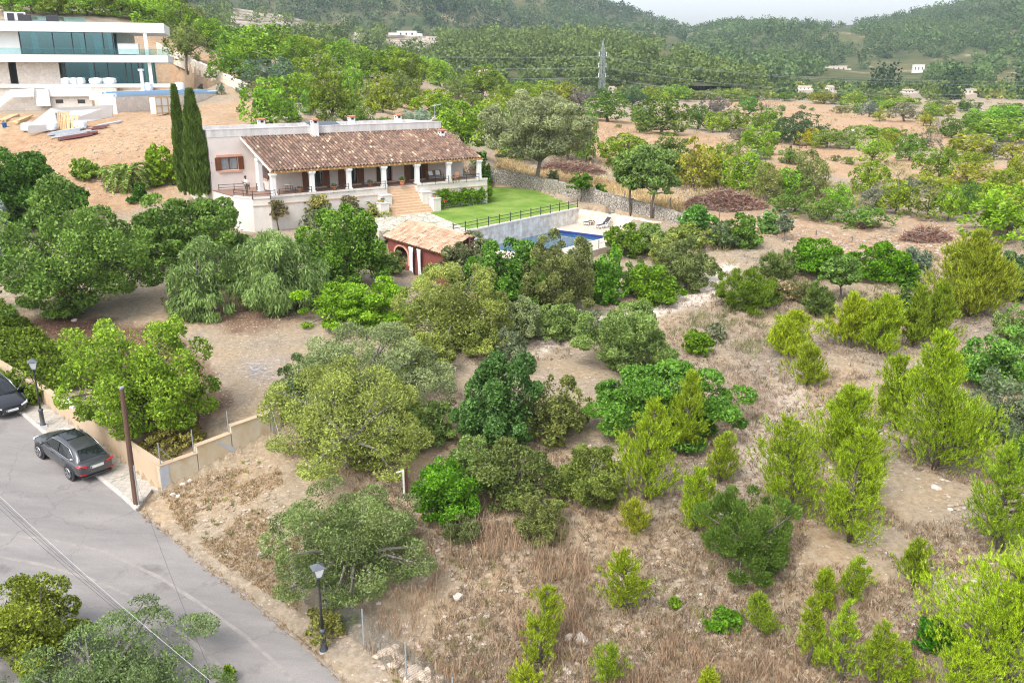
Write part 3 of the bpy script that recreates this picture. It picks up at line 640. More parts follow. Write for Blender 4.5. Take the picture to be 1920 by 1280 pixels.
# ---------------------------------------------------------------- the old villa
def tile_mat(name, cols, dirt):
    m, N, L, B = newmat(name); B.inputs['Roughness'].default_value = .85
    at_ = N.new('ShaderNodeAttribute'); at_.attribute_name = 'tc'
    r = N.new('ShaderNodeValToRGB'); e = r.color_ramp.elements; e[0].color = (*cols[0], 1); e[1].color = (*cols[-1], 1)
    for i, c in enumerate(cols[1:-1]): q = e.new((i + 1) / (len(cols) - 1)); q.color = (*c, 1)
    L.new(at_.outputs['Fac'], r.inputs[0])
    tc = N.new('ShaderNodeTexCoord'); n = N.new('ShaderNodeTexNoise'); n.inputs['Scale'].default_value = 1.3; n.inputs['Detail'].default_value = 7; L.new(tc.outputs['Object'], n.inputs['Vector'])
    r2 = N.new('ShaderNodeValToRGB'); e = r2.color_ramp.elements; e[0].position = .35; e[1].position = .65; e[0].color = (*dirt, 1); e[1].color = (1, 1, 1, 1); L.new(n.outputs[0], r2.inputs[0])
    mx = N.new('ShaderNodeMix'); mx.data_type = 'RGBA'; mx.blend_type = 'MULTIPLY'; mx.inputs[0].default_value = 1; L.new(r.outputs[0], mx.inputs[6]); L.new(r2.outputs[0], mx.inputs[7])
    L.new(mx.outputs[2], B.inputs['Base Color']); return m
M['tiles'] = tile_mat('old_roof_tiles', [(.075, .05, .04), (.2, .12, .085), (.29, .18, .125), (.14, .09, .07), (.33, .22, .155), (.5, .38, .27)], (.62, .6, .58))
M['new_tiles'] = tile_mat('pale_roof_tiles', [(.34, .19, .125), (.47, .3, .2), (.55, .39, .28), (.5, .34, .23), (.62, .48, .36), (.25, .14, .1)], (.7, .66, .62))
def tile_roof(name, O, A, D, m, parent, pitch=.36, course=.46, r=None, thick=.1):
    """O = one end of the ridge, A = vector along the ridge, D = vector down to the eave; half-round tiles lying in courses"""
    O, A, D = (np.array(q, float) for q in (O, A, D)); r = r or np.random.RandomState(3)
    n = int(round(np.linalg.norm(A) / pitch)); k = int(round(np.linalg.norm(D) / course)); N_ = np.cross(D, A); N_ /= np.linalg.norm(N_)
    if N_[2] < 0: N_ = -N_
    a = A / n; d = D / k; V, Q, tc = [], [], []
    prof = [(-.5, .0), (-.3, .012), (-.26, .05), (-.14, .1), (0, .115), (.14, .1), (.26, .05), (.3, .012), (.5, .0)]
    for i in range(n):
        rc_ = r.rand()
        for j in range(k):
            b = len(V); lift = .03 * r.rand(); jx = r.uniform(-.02, .02)
            for s_, hh in ((0, 0.0), (1.06, .035)):
                for x, h_ in prof: V.append(O + a * (i + .5 + (x + jx) * (1 + .0 * s_)) + d * (j + s_) + N_ * (h_ * pitch / .3 + hh + lift * (h_ > .02)))
            c = min(1, max(0, r.beta(1.1, 1.3) * .6 + .4 * rc_)); c = c if r.rand() > .035 else .98
            m_ = len(prof)
            for x in range(m_ - 1): Q.append((b + x, b + x + 1, b + m_ + x + 1, b + m_ + x)); tc.append(c if 1 <= x <= m_ - 3 else .02)
    o = mesh_np(name, V, Q, m, parent, attrs={'tc': ('FACE', 'FLOAT', tc)})
    return o
def lv(px, py, v0): p = onplane(px, py, hw(0, v0), HV) - E0; return p @ HU, p @ HV, p[2]
def lu(px, py, u0): p = onplane(px, py, hw(u0, 0), HU) - E0; return p @ HU, p @ HV, p[2]
def lz(px, py, z): p = atz(px, py, z) - E0; return p @ HU, p @ HV, p[2]
villa = empty('villa', E0, PHI, 'low cream villa with a long tiled porch roof and steps to the lawn', 'house')
VL = dict(parent=villa)
EV, RV = 2.24, 4.94            # eave and ridge heights over the porch floor
tile_roof('tiled_roof', (-.05, 7.42, RV), (23.75, 0, 0), (0, -7.5, -2.75), M['tiles'], villa, r=np.random.RandomState(11))
mb = MB(); mb.hexa([(0, 0, EV - .08), (23.65, 0, EV - .08), (23.65, 7.38, RV - .1), (0, 7.38, RV - .1), (0, 0, EV - .01), (23.65, 0, EV - .01), (23.65, 7.38, RV - .02), (0, 7.38, RV - .02)]); mb.build('roof_boards', M['beam'], **VL)
mb = MB(); mb.hexa([(-.1, -.05, EV - .12), (-.005, -.05, EV - .12), (-.005, 7.36, RV - .14), (-.1, 7.36, RV - .14), (-.1, -.05, EV + .07), (-.005, -.05, EV + .07), (-.005, 7.36, RV + .05), (-.1, 7.36, RV + .05)]); mb.build('rake_board', M['pale_plaster'], **VL)
# walls
mb = MB(); mb.box(-3.25, 23.1, 7.45, 15.0, -2.5, 5.0); mb.build('wall', M['plaster'], **VL)
mb = MB()
def wall_holes(mb, u0, u1, v0, v1, w0, w1, holes):
    """wall slab between u0..u1 with openings (ua, ub, wa, wb) cut right through"""
    us = u0
    for ua, ub, wa, wb in sorted(holes):
        if ua > us: mb.box(us, ua, v0, v1, w0, w1)
        if wa > w0: mb.box(ua, ub, v0, v1, w0, wa)
        if wb < w1: mb.box(ua, ub, v0, v1, wb, w1)
        us = ub
    mb.box(us, u1, v0, v1, w0, w1)
DOORS = [(5.02, 6.46), (8.86, 10.3), (12.4, 14.4), (16.5, 17.95)]
wall_holes(mb, 1.2, 23.2, 3.0, 3.25, -.1, 3.35, [(a, b, -.1, 2.15) for a, b in DOORS]); mb.build('wall', M['plaster'], **VL)
for a, b in ((1.2, 1.45), (22.95, 23.2)):
    mb = MB(); mb.hexa([(a, 3.25, -.1), (b, 3.25, -.1), (b, 7.45, -.1), (a, 7.45, -.1), (a, 3.25, 3.3), (b, 3.25, 3.3), (b, 7.45, 4.8), (a, 7.45, 4.8)]); mb.build('wall', M['plaster'], **VL)
mb = MB(); mb.box(-3.25, -2.2, 7.25, 7.45, -2.5, 5.0); mb.box(-.5, 1.2, 7.25, 7.45, -2.5, 5.0); mb.box(-2.2, -.5, 7.25, 7.45, -2.5, 1.85); mb.box(-2.2, -.5, 7.25, 7.45, 3.05, 5.0); mb.build('wall', M['plaster'], **VL)
mb = MB(); mb.box(-3.27, 23.12, 7.22, 7.5, 5.0, 5.68); mb.box(-3.27, -3.0, 7.5, 15.0, 5.0, 5.68); mb.box(22.85, 23.12, 7.5, 15, 5, 5.68); mb.box(-3.0, 22.85, 14.75, 15.0, 5, 5.68); mb.box(-3.3, 23.15, 7.19, 7.53, 5.68, 5.75)
mb.build('parapet', M['parapet'], **VL)
mb = MB(); mb.box(-3.0, 22.85, 7.5, 14.75, 5.0, 5.05); mb.build('flat_roof', mat('flat_roof_gravel', (.42, .4, .38), .9), **VL)
mb = MB(); mb.hexa([(8.2, 8.6, 5.5), (11.6, 8.6, 5.5), (11.6, 10.4, 5.95), (8.2, 10.4, 5.95), (8.2, 8.6, 5.56), (11.6, 8.6, 5.56), (11.6, 10.4, 6.01), (8.2, 10.4, 6.01)]); mb.build('solar_panel', glass_mat('solar_cells', (.03, .035, .06), .15), **VL)
# wing window with shutters, side window
def shutter(mb, a, b, w0, w1, v, th=.05, n=14):
    mb.box(a, b, v - th, v, w0, w1)
    for k in range(n):
        z = w0 + .08 + (w1 - w0 - .16) * k / n; mb.box(a + .06, b - .06, v - th - .012, v - th, z, z + (w1 - w0 - .16) / n * .6)
def window(u0, u1, w0, w1, v, curtain=True, shut=.56):
    f = MB(); 
    for a, b, c, d in ((u0, u0 + .07, w0, w1), (u1 - .07, u1, w0, w1), (u0 + .07, u1 - .07, w0, w0 + .07), (u0 + .07, u1 - .07, w1 - .07, w1), ((u0 + u1) / 2 - .05, (u0 + u1) / 2 + .05, w0 + .07, w1 - .07)): f.box(a, b, v + .06, v + .12, c, d)
    fr = f.build('window', M['wood'], **VL)
    g = MB(); g.box(u0 + .07, u1 - .07, v + .085, v + .095, w0 + .07, w1 - .07); g.build('pane', clear_glass('pane_glass', (.25, .3, .33), .35), fr)
    if curtain:
        for ca_, cb_ in ((u0 + .08, u0 + .5), (u1 - .5, u1 - .08)): c = MB(); c.box(ca_, cb_, v + .15, v + .17, w0 + .05, w1 - .05); c.build('curtain', M['curtain'], fr)
    for a, b in ((u0 - shut, u0 - .01), (u1 + .01, u1 + shut)):
        s_ = MB(); shutter(s_, a, b, w0 - .02, w1 + .02, v - .02); s_.build('shutter', M['wood'], **VL)
window(-2.2, -.5, 1.85, 3.05, 7.25)
mb = MB(); mb.box(-2.6, -.1, 7.17, 7.25, 3.1, 3.33); mb.build('lintel', M['pinkstone'], **VL); mb = MB(); mb.box(-2.45, -.2, 7.13, 7.25, 1.6, 1.8); mb.build('window_sill', M['pinkstone'], **VL)
mb = MB(); mb.box(1.14, 1.2, 4.2, 5.4, 1.1, 2.3); o = mb.build('window', M['glass'], **VL)
for a, b in ((3.65, 4.18), (5.42, 5.95)):
    mb = MB(); mb.box(1.1, 1.16, a, b, 1.08, 2.32); mb.build('shutter', M['wood'], **VL)
mb = MB(); mb.box(1.1, 1.2, 4.0, 5.6, .92, 1.06); mb.build('window_sill', M['pinkstone'], **VL)
# doors
for i, (a, b) in enumerate(DOORS):
    fm = M['pinkstone'] if i == 2 else M['wood']
    f = MB(); t = .12 if i == 2 else .07
    f.box(a, a + t, 3.02, 3.16, -.05, 2.14); f.box(b - t, b, 3.02, 3.16, -.05, 2.14); f.box(a + t, b - t, 3.02, 3.16, 2.14 - t, 2.14); f.box(a + t, b - t, 3.04, 3.14, -.05, .12); f.box((a + b) / 2 - .05, (a + b) / 2 + .05, 3.05, 3.13, .12, 2.14 - t)
    d_ = f.build('door', fm, **VL)
    g = MB(); g.box(a + t, b - t, 3.09, 3.1, .12, 2.14 - t); g.build('pane', M['glass'], d_)
    h = MB(); h.box((a + b) / 2 + .07, (a + b) / 2 + .11, 2.99, 3.05, .95, 1.12); h.build('handle', M['iron'], d_)
    if i != 2:
        for p, q in ((a - .72, a - .01), (b + .01, b + .72)):
            s_ = MB(); shutter(s_, p, q, 0, 2.13, 2.98, n=24); s_.build('shutter', M['wood'], **VL)
        c = MB(); c.box(a + .1, a + .4, 3.2, 3.22, .0, 2.1); c.build('curtain', mat('door_curtain', (.25, .3, .5), .8), d_)
    st = MB(); st.box(a - .2, b + .2, 2.6, 2.98, -.01, .1); st.build('door_step', M['sandstone'], **VL)
# terrace with moulding, floor, columns, beam
TERR = [(-3.2, 7.3), (-3.07, 1.8), (-2.14, -.4), (-.6, -.82), (.9, -.35), (11.9, -.3), (11.9, .34), (15.3, .34), (15.3, -.3), (24.2, -.3), (24.2, 7.3)]
mb = MB(); mb.prism(TERR, -3.4, -.12); mb.build('terrace_wall', M['pale_plaster'], **VL)
mb = MB(); mb.prism([(u_ * 1.0, v_) for u_, v_ in TERR], -.12, 0.0); mb.build('terrace_floor', M['floor_tile'], **VL)
mb = MB()
def strip(mb, pts, w0, w1, out):
    for (a, b), (c, d) in zip(pts[:-1], pts[1:]):
        n = np.array([d - b, -(c - a)]); n = n / np.linalg.norm(n) * out
        if n[1] > 0: n = -n
        mb.hexa([(a, b, w0), (c, d, w0), (c + n[0], d + n[1], w0), (a + n[0], b + n[1], w0), (a, b, w1), (c, d, w1), (c + n[0], d + n[1], w1), (a + n[0], b + n[1], w1)])
strip(mb, [(-2.16, -.42), (-.6, -.83), (.9, -.36), (11.9, -.31)], -.8, -.72, .05); strip(mb, [(15.35, -.31), (24.2, -.31)], -.8, -.72, .05)
mb.build('moulding', M['sandstone'], **VL)
mb = MB()
strip(mb, [(-3.0, 1.8), (-2.1, -.35)], -.12, .06, .12); strip(mb, [(-2.1, -.35), (-.6, -.78), (.9, -.31), (11.88, -.26)], -.14, .05, .12); strip(mb, [(15.35, -.26), (24.2, -.26)], -.14, .05, .12)
mb.build('terrace_coping', M['pale_plaster'], **VL)
def column(u0, v0, h, m=M['white']):
    c = MB(); c.box(u0 - .27, u0 + .27, v0 - .27, v0 + .27, 0, .14); c.box(u0 - .21, u0 + .21, v0 - .21, v0 + .21, .14, h - .26)
    c.box(u0 - .26, u0 + .26, v0 - .26, v0 + .26, h - .26, h - .16); c.box(u0 - .31, u0 + .31, v0 - .31, v0 + .31, h - .16, h); return c.build('column', m, bevel=.015, **VL)
CU = [.15 + 3.87 * k for k in range(7)]
for c in CU: column(c, .1, 1.98)
column(.15, 3.3, 3.1)
mb = MB(); mb.box(-.1, 23.75, -.02, .2, 1.985, 2.15); mb.build('porch_beam', M['beam'], **VL)
for k in range(40):
    a = .25 + k * .6; mb = MB(); mb.hexa([(a, -.3, 2.05), (a + .1, -.3, 2.05), (a + .1, .0, 2.13), (a, .0, 2.13), (a, -.3, 2.14), (a + .1, -.3, 2.14), (a + .1, .0, 2.2), (a, .0, 2.2)]); mb.build('rafter_end', M['beam'], **VL)
# railings
def rail(pts, hgt=.62, step=1.6, z0=0.0):
    mb = MB()
    for (a, b), (c, d) in zip(pts[:-1], pts[1:]):
        for z in (.28, .55): mb.bar((a, b, z0 + z), (c, d, z0 + z), .045)
        L_ = math.hypot(c - a, d - b); n = max(1, round(L_ / step))
        for k in range(n + 1): x, y = a + (c - a) * k / n, b + (d - b) * k / n; mb.bar((x, y, z0 - .2), (x, y, z0 + hgt), .05)
    mb.build('railing', M['iron'], **VL)
rail([(-3.0, 1.9), (-2.12, -.48), (-.6, -.93), (.0, -.6)])
for a, b in ((.5, CU[1] - .3), (CU[1] + .3, CU[2] - .3), (CU[2] + .3, CU[3] - .1)): rail([(a, -.36), (b, -.36)])
for a, b in ((CU[4] + .3, CU[5] - .3), (CU[5] + .3, CU[6] - .3)): rail([(a, -.36), (b, -.36)])
rail([(-2.9, 6.4), (.0, 6.0)]); rail([(.35, 5.0), (1.1, 5.0)])
# steps and their side blocks
for k in range(11):
    mb = MB(); mb.box(11.93 - .1 * k, 15.28 + .1 * k if k else 15.28, .33 - .225 * (k + 1), .33, -3.2, -.245 * (k + 1) + .02)
    mb.build('step', M['sandstone'], bevel=.02, **VL) if k == 10 or True else None
for sx, lst in ((0, [(10.75, 11.85, -1.25, -.32, -.8), (10.15, 11.05, -2.15, -1.15, -1.42)]), (1, [(15.4, 16.5, -1.25, -.32, -.8), (16.2, 17.05, -2.15, -1.15, -1.42)])):
    for a, b, c, d, t in lst:
        mb = MB(); mb.box(a, b, c, d, -3.2, t); mb.build('step_pier', M['pale_plaster'], **VL)
        mb = MB(); mb.box(a - .06, b + .06, c - .06, d + .0, t, t + .08); mb.build('pier_cap', M['parapet'], **VL)
# chimneys with tiled caps
def chimney(u0, v0, w0, w1, s=.3):
    c = MB(); c.box(u0 - s, u0 + s, v0 - s, v0 + s, w0, w1); ch = c.build('chimney', M['white'], **VL)
    c = MB(); 
    for a, b in ((-1, -1), (1, -1), (1, 1), (-1, 1)): c.box(u0 + a * s * .78 - .07, u0 + a * s * .78 + .07, v0 + b * s * .78 - .07, v0 + b * s * .78 + .07, w1, w1 + .22)
    c.box(u0 - s - .05, u0 + s + .05, v0 - s - .05, v0 + s + .05, w1 + .22, w1 + .27); c.build('smoke_hood', M['white'], ch)
    c = MB(); c.box(u0 - s * .7, u0 + s * .7, v0 - s * .7, v0 + s * .7, w1 - .01, w1 + .2); c.build('flue', M['iron'], ch)
    c = MB(); r = np.random.RandomState(int(u0 * 10) + 50)
    for k in range(5):
        x = u0 - s - .06 + (2 * s + .12) * (k + .5) / 5
        c.tube([(x, v0 - s - .12, w1 + .31), (x, v0, w1 + .4), (x, v0 + s + .12, w1 + .31)], .075, 7)
    c.build('chimney_tiles', M['terracotta'], ch, True)
for px, top, v0, base in ((489, 221, 8.6, 5.0), (589, 222, 6.9, 4.3), (658.5, 216, 8.8, 5.0), (746, 213, 8.9, 5.0), (827.5, 242, 5.6, 3.9)):
    u0, _, w1 = lv(px, top, v0); chimney(u0, v0, base, w1 - .48)
# roof aerial and dish
u0, _, w1 = lv(815, 197, 9.5)
ae = empty('roof_aerial', hw(u0, 9.5, 5.05), PHI, 'thin television aerial on a mast above the far end of the parapet', 'aerial')
mb = MB(); mb.tube([(0, 0, 0), (0, 0, w1 - 5.0)], .035, 6); mb.build('mast', mat('galvanised', (.6, .62, .65), .4, metal=.7), ae)
mb = MB(); z = w1 - 5.1; mb.bar((-.5, 0, z - .1), (.8, 0, z + .12), .04)
for k in range(7): x = -.4 + k * .18; mb.bar((x, -.28, z - .08 + k * .03), (x, .28, z - .08 + k * .03), .025)
mb.build('antenna', mat('aerial_metal', (.7, .72, .74), .4, metal=.6), ae)
mb = MB(); mb.bar((-.05, 0, 1.1), (-.75, 0, .6), .04); mb.lathe([(.02, 0), (.2, .03), (.33, .1), (.36, .14)], (-.8, -.05, .55), 14); mb.build('dish', M['white'], ae)
# porch furniture and pots -------------------------------------------------
M['cane'] = mat('teak', (.24, .13, .065), .6, (.17, .09, .045), 8); M['cushion'] = mat('cushion', (.8, .84, .86), .9)
def chair(loc, rz, label, w=.56, group='wooden chairs on the porch', bench=False):
    t = empty('porch_bench' if bench else 'porch_chair', loc, rz, label, 'bench' if bench else 'chair', None if bench else group)
    h = w / 2; mb = MB()
    for k in range(5): mb.box(-h, h, -.26 + k * .105, -.17 + k * .105, .42, .45)
    mb.build('seat', M['cane'], t)
    mb = MB(); mb.hexa([(-h, .26, .45), (h, .26, .45), (h, .3, .45), (-h, .3, .45), (-h, .36, .98), (h, .36, .98), (h, .4, .98), (-h, .4, .98)]); mb.build('backrest', M['cane'], t)
    for x in (-h + .03, h - .03):
        for y in (-.24, .26): l = MB(); l.bar((x, y, 0), (x, y, .62 if y < 0 else .45), .05); l.build('leg', M['cane'], t)
        a = MB(); a.bar((x, -.28, .63), (x, .32, .65), .055, .03); a.build('armrest', M['cane'], t)
    return t
def onfloor(px, py): return atz(px, py, 10.2)
chair(onfloor(520, 357) + HV * 1.0, PHI + 1.2, 'wooden chair half hidden behind the corner column beside the table')
chair(onfloor(552, 356) + HV * 1.0, PHI + .2, 'wooden armchair right of the small porch table, against the wall')
chair(onfloor(856, 341) + HV * .2, PHI - 1.2, 'wooden chair alone at the right end of the porch')
bn = chair(hw(18.9, 1.9), PHI + math.pi * 0, 'wooden porch bench with two white cushions', 1.9, bench=True)
t = empty('porch_table', hw(2.35, 1.7), PHI, 'small pale table between two chairs on the porch', 'table')
mb = MB(); mb.lathe([(.02, .66), (.48, .66), (.5, .69), (.48, .72), (.02, .72)], n=20); mb.build('tabletop', M['pale_plaster'], t)
for x, y in ((-.3, -.3), (.3, -.3), (.3, .3), (-.3, .3)): l = MB(); l.bar((x * .9, y * .9, 0), (x * .7, y * .7, .66), .05); l.build('leg', M['cane'], t)
for i, x in enumerate((18.45, 19.35)):
    mb = MB(); mb.hexa([(-.28, -.08, 0), (.28, -.08, 0), (.28, .06, 0), (-.28, .06, 0), (-.25, .04, .5), (.25, .04, .5), (.25, .14, .5), (-.25, .14, .5)])
    c = mb.build('cushion', M['cushion'], bevel=.04, loc=hw(x, 2.06, .46), rot=(0, 0, PHI)); tag(c, ['white cushion on the bench, left one', 'white cushion on the bench, right one'][i], 'cushion', 'bench cushions')
def pot(loc, label, s=1.0, plantcol=(.12, .2, .05), tall=.35, grp='plant pots round the porch'):
    t = empty('plant_pot', loc, 0, label, 'plant pot', grp); r = np.random.RandomState(int(abs(loc[0] * 97)))
    mb = MB(); mb.lathe([(.16 * s, 0), (.2 * s, .2 * s), (.24 * s, .34 * s), (.27 * s, .34 * s), (.27 * s, .4 * s), (.22 * s, .4 * s), (.2 * s, .36 * s), (.01, .36 * s)], n=16); mb.build('pot', M['terracotta'], t, True)
    n = 260; P = rdir(r, n) * np.array([.3 * s, .3 * s, tall * s * .6]) * r.rand(n, 1) ** .4; P[:, 2] = np.abs(P[:, 2]) + .42 * s
    o = leaf_mesh('foliage', P, unit(P * [1, 1, .3] + [0, 0, .3]), .1 * s, .03 * s, M['leaf'], t, r); o.color = (*plantcol, 1)
for px, py, lb, s, tl in ((563, 361, 'terracotta pot of dark green herbs left of the first porch door', .95, .3), (627, 357, 'terracotta pot with a silvery plant between the first two shuttered doors', .95, .55), (694, 350, 'terracotta pot with a grassy plant left of the red framed door', .95, .5), (754, 347, 'terracotta pot with a spiky plant right of the red framed door', 1.15, .6)):
    pot(onfloor(px, py), lb, s, (.14, .2, .08), tl)
pot(hw(10.6, -1.65, -1.34), 'clay pot with a clipped plant on the left pier of the steps', .75, (.08, .2, .08), .15); pot(hw(16.62, -1.65, -1.34), 'clay pot with a clipped plant on the right pier of the steps', .75, (.08, .2, .08), .15)
# lawn, paving, pool terrace ----------------------------------------------
def lawn_mat():
    m, N, L, B = newmat('lawn_grass'); B.inputs['Roughness'].default_value = .9; B.inputs['Specular IOR Level'].default_value = .15
    tc = N.new('ShaderNodeTexCoord'); o = []
    for s, st in ((.35, (1, 1, 1)), (9, (1, 2.5, 1))):
        mp = N.new('ShaderNodeMapping'); mp.inputs['Scale'].default_value = st; L.new(tc.outputs['Object'], mp.inputs[0])
        n = N.new('ShaderNodeTexNoise'); n.inputs['Scale'].default_value = s; n.inputs['Detail'].default_value = 6; n.inputs['Roughness'].default_value = .65; L.new(mp.outputs[0], n.inputs['Vector']); o.append(n.outputs[0])
    ad = N.new('ShaderNodeMath'); ad.operation = 'ADD'; L.new(o[0], ad.inputs[0]); L.new(o[1], ad.inputs[1]); hf = N.new('ShaderNodeMath'); hf.operation = 'MULTIPLY'; hf.inputs[1].default_value = .5; L.new(ad.outputs[0], hf.inputs[0])
    r = N.new('ShaderNodeValToRGB'); e = r.color_ramp.elements; e[0].position, e[0].color = .40, (.085, .16, .022, 1); e[1].position, e[1].color = .60, (.24, .29, .085, 1); q = e.new(.5); q.color = (.15, .25, .038, 1)
    L.new(hf.outputs[0], r.inputs[0]); L.new(r.outputs[0], B.inputs['Base Color'])
    b = N.new('ShaderNodeBump'); b.inputs['Strength'].default_value = .6; b.inputs['Distance'].default_value = .05; L.new(o[1], b.inputs['Height']); L.new(b.outputs[0], B.inputs['Normal']); return m
def slab(name, poly, w0, w1, m, kind='structure'):
    mb = MB(); mb.prism(poly, w0, w1); o = mb.build(name, m, loc=E0, rot=(0, 0, PHI)); tag(o, kind=kind); return o
slab('lawn', [(16.6, -.45), (24.3, -.4), (26.2, 3), (31.8, 11.1), (36.5, 9), (31.2, -7.4), (29.55, -9.25), (12.35, -14.05), (13.2, -13.0), (15.3, -3.3), (16.0, -1.6)], -3.5, -2.69, lawn_mat())
M['crazy'] = stone_mat('crazy_paving', [(.36, .34, .29), (.5, .48, .43), (.43, .4, .34), (.56, .54, .5)], 1.5, (.22, .21, .12), .055, .3)
slab('paving', [(6.5, -.35), (16.7, -.35), (16.3, -2.0), (15.5, -3.3), (13.3, -13.0), (12.4, -13.95), (9.7, -14), (9.7, -9.3), (6.0, -9.3), (5.0, -4)], -3.6, -2.7, M['crazy'])
slab('garden_path', [(24.3, -.3), (26.1, 3.1), (31.0, 10.6), (29.6, 11.6), (24.3, 7.3)], -3.4, -2.66, mat('path_stone', (.62, .48, .36), .8, (.5, .36, .26), 2))
EX = np.array([.963, .268]); NX = np.array([.268, -.963]); PA = np.array([24.9, -10.3])
def pl(a, b): q = PA + EX * a + NX * b; return (float(q[0]), float(q[1]))
def clad_mat():
    m, N, L, B = newmat('stone_cladding'); B.inputs['Roughness'].default_value = .8
    tc = N.new('ShaderNodeTexCoord'); sx = N.new('ShaderNodeSeparateXYZ'); L.new(tc.outputs['Object'], sx.inputs[0]); cx = N.new('ShaderNodeCombineXYZ'); L.new(sx.outputs[0], cx.inputs[1]); L.new(sx.outputs[2], cx.inputs[0])
    b = N.new('ShaderNodeTexBrick'); b.inputs['Scale'].default_value = 1; b.inputs['Brick Width'].default_value = .85; b.inputs['Row Height'].default_value = .42; b.inputs['Mortar Size'].default_value = .008
    b.inputs['Color1'].default_value = (.72, .72, .72, 1); b.inputs['Color2'].default_value = (.54, .53, .5, 1); b.inputs['Mortar'].default_value = (.4, .4, .39, 1); L.new(cx.outputs[0], b.inputs['Vector'])
    n = N.new('ShaderNodeTexNoise'); n.inputs['Scale'].default_value = 1.6; n.inputs['Detail'].default_value = 6; L.new(tc.outputs['Object'], n.inputs['Vector'])
    r = N.new('ShaderNodeValToRGB'); e = r.color_ramp.elements; e[0].position = .35; e[1].position = .65; e[0].color = (.78, .74, .68, 1); e[1].color = (1.1, 1.1, 1.1, 1); L.new(n.outputs[0], r.inputs[0])
    x = N.new('ShaderNodeMix'); x.data_type = 'RGBA'; x.blend_type = 'MULTIPLY'; x.inputs[0].default_value = 1; L.new(b.outputs[0], x.inputs[6]); L.new(r.outputs[0], x.inputs[7]); L.new(x.outputs[2], B.inputs['Base Color']); return m
M['clad'] = clad_mat()
mb = MB(); mb.prism([(12.25, -14.2), (29.6, -9.37), (29.52, -9.08), (12.17, -13.91)], -6.5, -2.72); pw = mb.build('pool_wall', M['clad'], loc=E0, rot=(0, 0, PHI)); tag(pw, 'grey stone clad retaining wall between the lawn and the pool', 'wall')
mb = MB(); mb.prism([(12.2, -14.26), (29.65, -9.42), (29.53, -9.02), (12.1, -13.85)], -2.72, -2.6); mb.build('coping', M['pale_plaster'], pw)
pf = empty('pool_fence', E0, PHI, 'low black railing along the lawn edge above the pool', 'fence')
q0, q1 = np.array([10.6, -14.55]), np.array([29.5, -9.25]); mb = MB()
for z in (-2.2, -1.9): mb.bar((*q0, z), (*q1, z), .045)
mb.build('rail', M['iron'], pf)
for k in range(13):
    q = q0 + (q1 - q0) * k / 12; mb = MB(); mb.bar((*q, -2.62), (*q, -1.72), .06); mb.build('post', M['iron'], pf)
M['deck'] = mat('deck_stone', (.54, .46, .38), .7, (.46, .38, .31), 1.8, bump=.05)
DZ = -4.2
for nm, poly in (('pool_deck', [pl(0, -.2), pl(5.2, -.2), pl(5.2, 9.9), pl(0, 9.9)]), ('pool_deck', [pl(-13, 7.3), pl(-.002, 7.3), pl(-.002, 9.9), pl(-13, 9.9)]), ('pool_deck', [pl(-15, -.6), pl(-12, -.6), pl(-12, 7.29), pl(-15, 7.29)])):
    slab(nm, poly, -7, DZ, M['deck'])
po = empty('swimming_pool', hw(*PA, 0) * [1, 1, 0] + [0, 0, E0[2] + DZ], PHI + math.atan2(.268, .963), 'blue tiled swimming pool below the stone clad wall', 'pool')
M['pooltile'] = mat('pool_tile', (.025, .045, .2), .3, (.02, .035, .15), 10); M['coping'] = mat('pool_coping', (.74, .68, .6), .7)
mb = MB(); mb.box(-.02, .0, -7.3, 0.02, -1.6, -.03); mb.box(-12, -.02, -7.32, -7.3, -1.6, -.03); mb.box(-12.02, -12, -7.3, 0.02, -1.6, -.03); mb.box(-12, -.02, .02, .04, -1.6, -.03); mb.box(-12, 0, -7.3, .0, -1.65, -1.6); mb.build('basin', M['pooltile'], po)
mb = MB(); mb.box(.003, .4, -7.6, .1, -.02, .035); mb.box(-12, .0, -7.7, -7.33, -.02, .035); mb.build('coping', M['coping'], po)
def water_mat(name, c, sc=1.2):
    m, N, L, B = newmat(name); B.inputs['Base Color'].default_value = (*c, 1); B.inputs['Roughness'].default_value = .04; B.inputs['Specular IOR Level'].default_value = .5
    tc = N.new('ShaderNodeTexCoord'); n = N.new('ShaderNodeTexNoise'); n.inputs['Scale'].default_value = sc; n.inputs['Detail'].default_value = 2; L.new(tc.outputs['Object'], n.inputs['Vector'])
    b = N.new('ShaderNodeBump'); b.inputs['Strength'].default_value = .12; b.inputs['Distance'].default_value = .1; L.new(n.outputs[0], b.inputs['Height']); L.new(b.outputs[0], B.inputs['Normal']); return m
mb = MB(); mb.box(-11.99, -.03, -7.29, .01, -1.55, -.3); mb.build('water', water_mat('pool_water', (.025, .1, .18)), po)
df = empty('deck_rail', E0, PHI, 'thin metal rail at the pool deck corner near the bushes', 'railing')
mb = MB(); mb.bar((*pl(-6, 9.8), DZ + .9), (*pl(5.1, 9.8), DZ + .9), .035); mb.bar((*pl(-6, 9.8), DZ + .45), (*pl(5.1, 9.8), DZ + .45), .02); mb.build('rail', M['iron'], df)
for k in range(8): q = pl(-6 + k * 1.58, 9.8); mb = MB(); mb.bar((*q, DZ), (*q, DZ + .95), .045); mb.build('post', M['iron'], df)
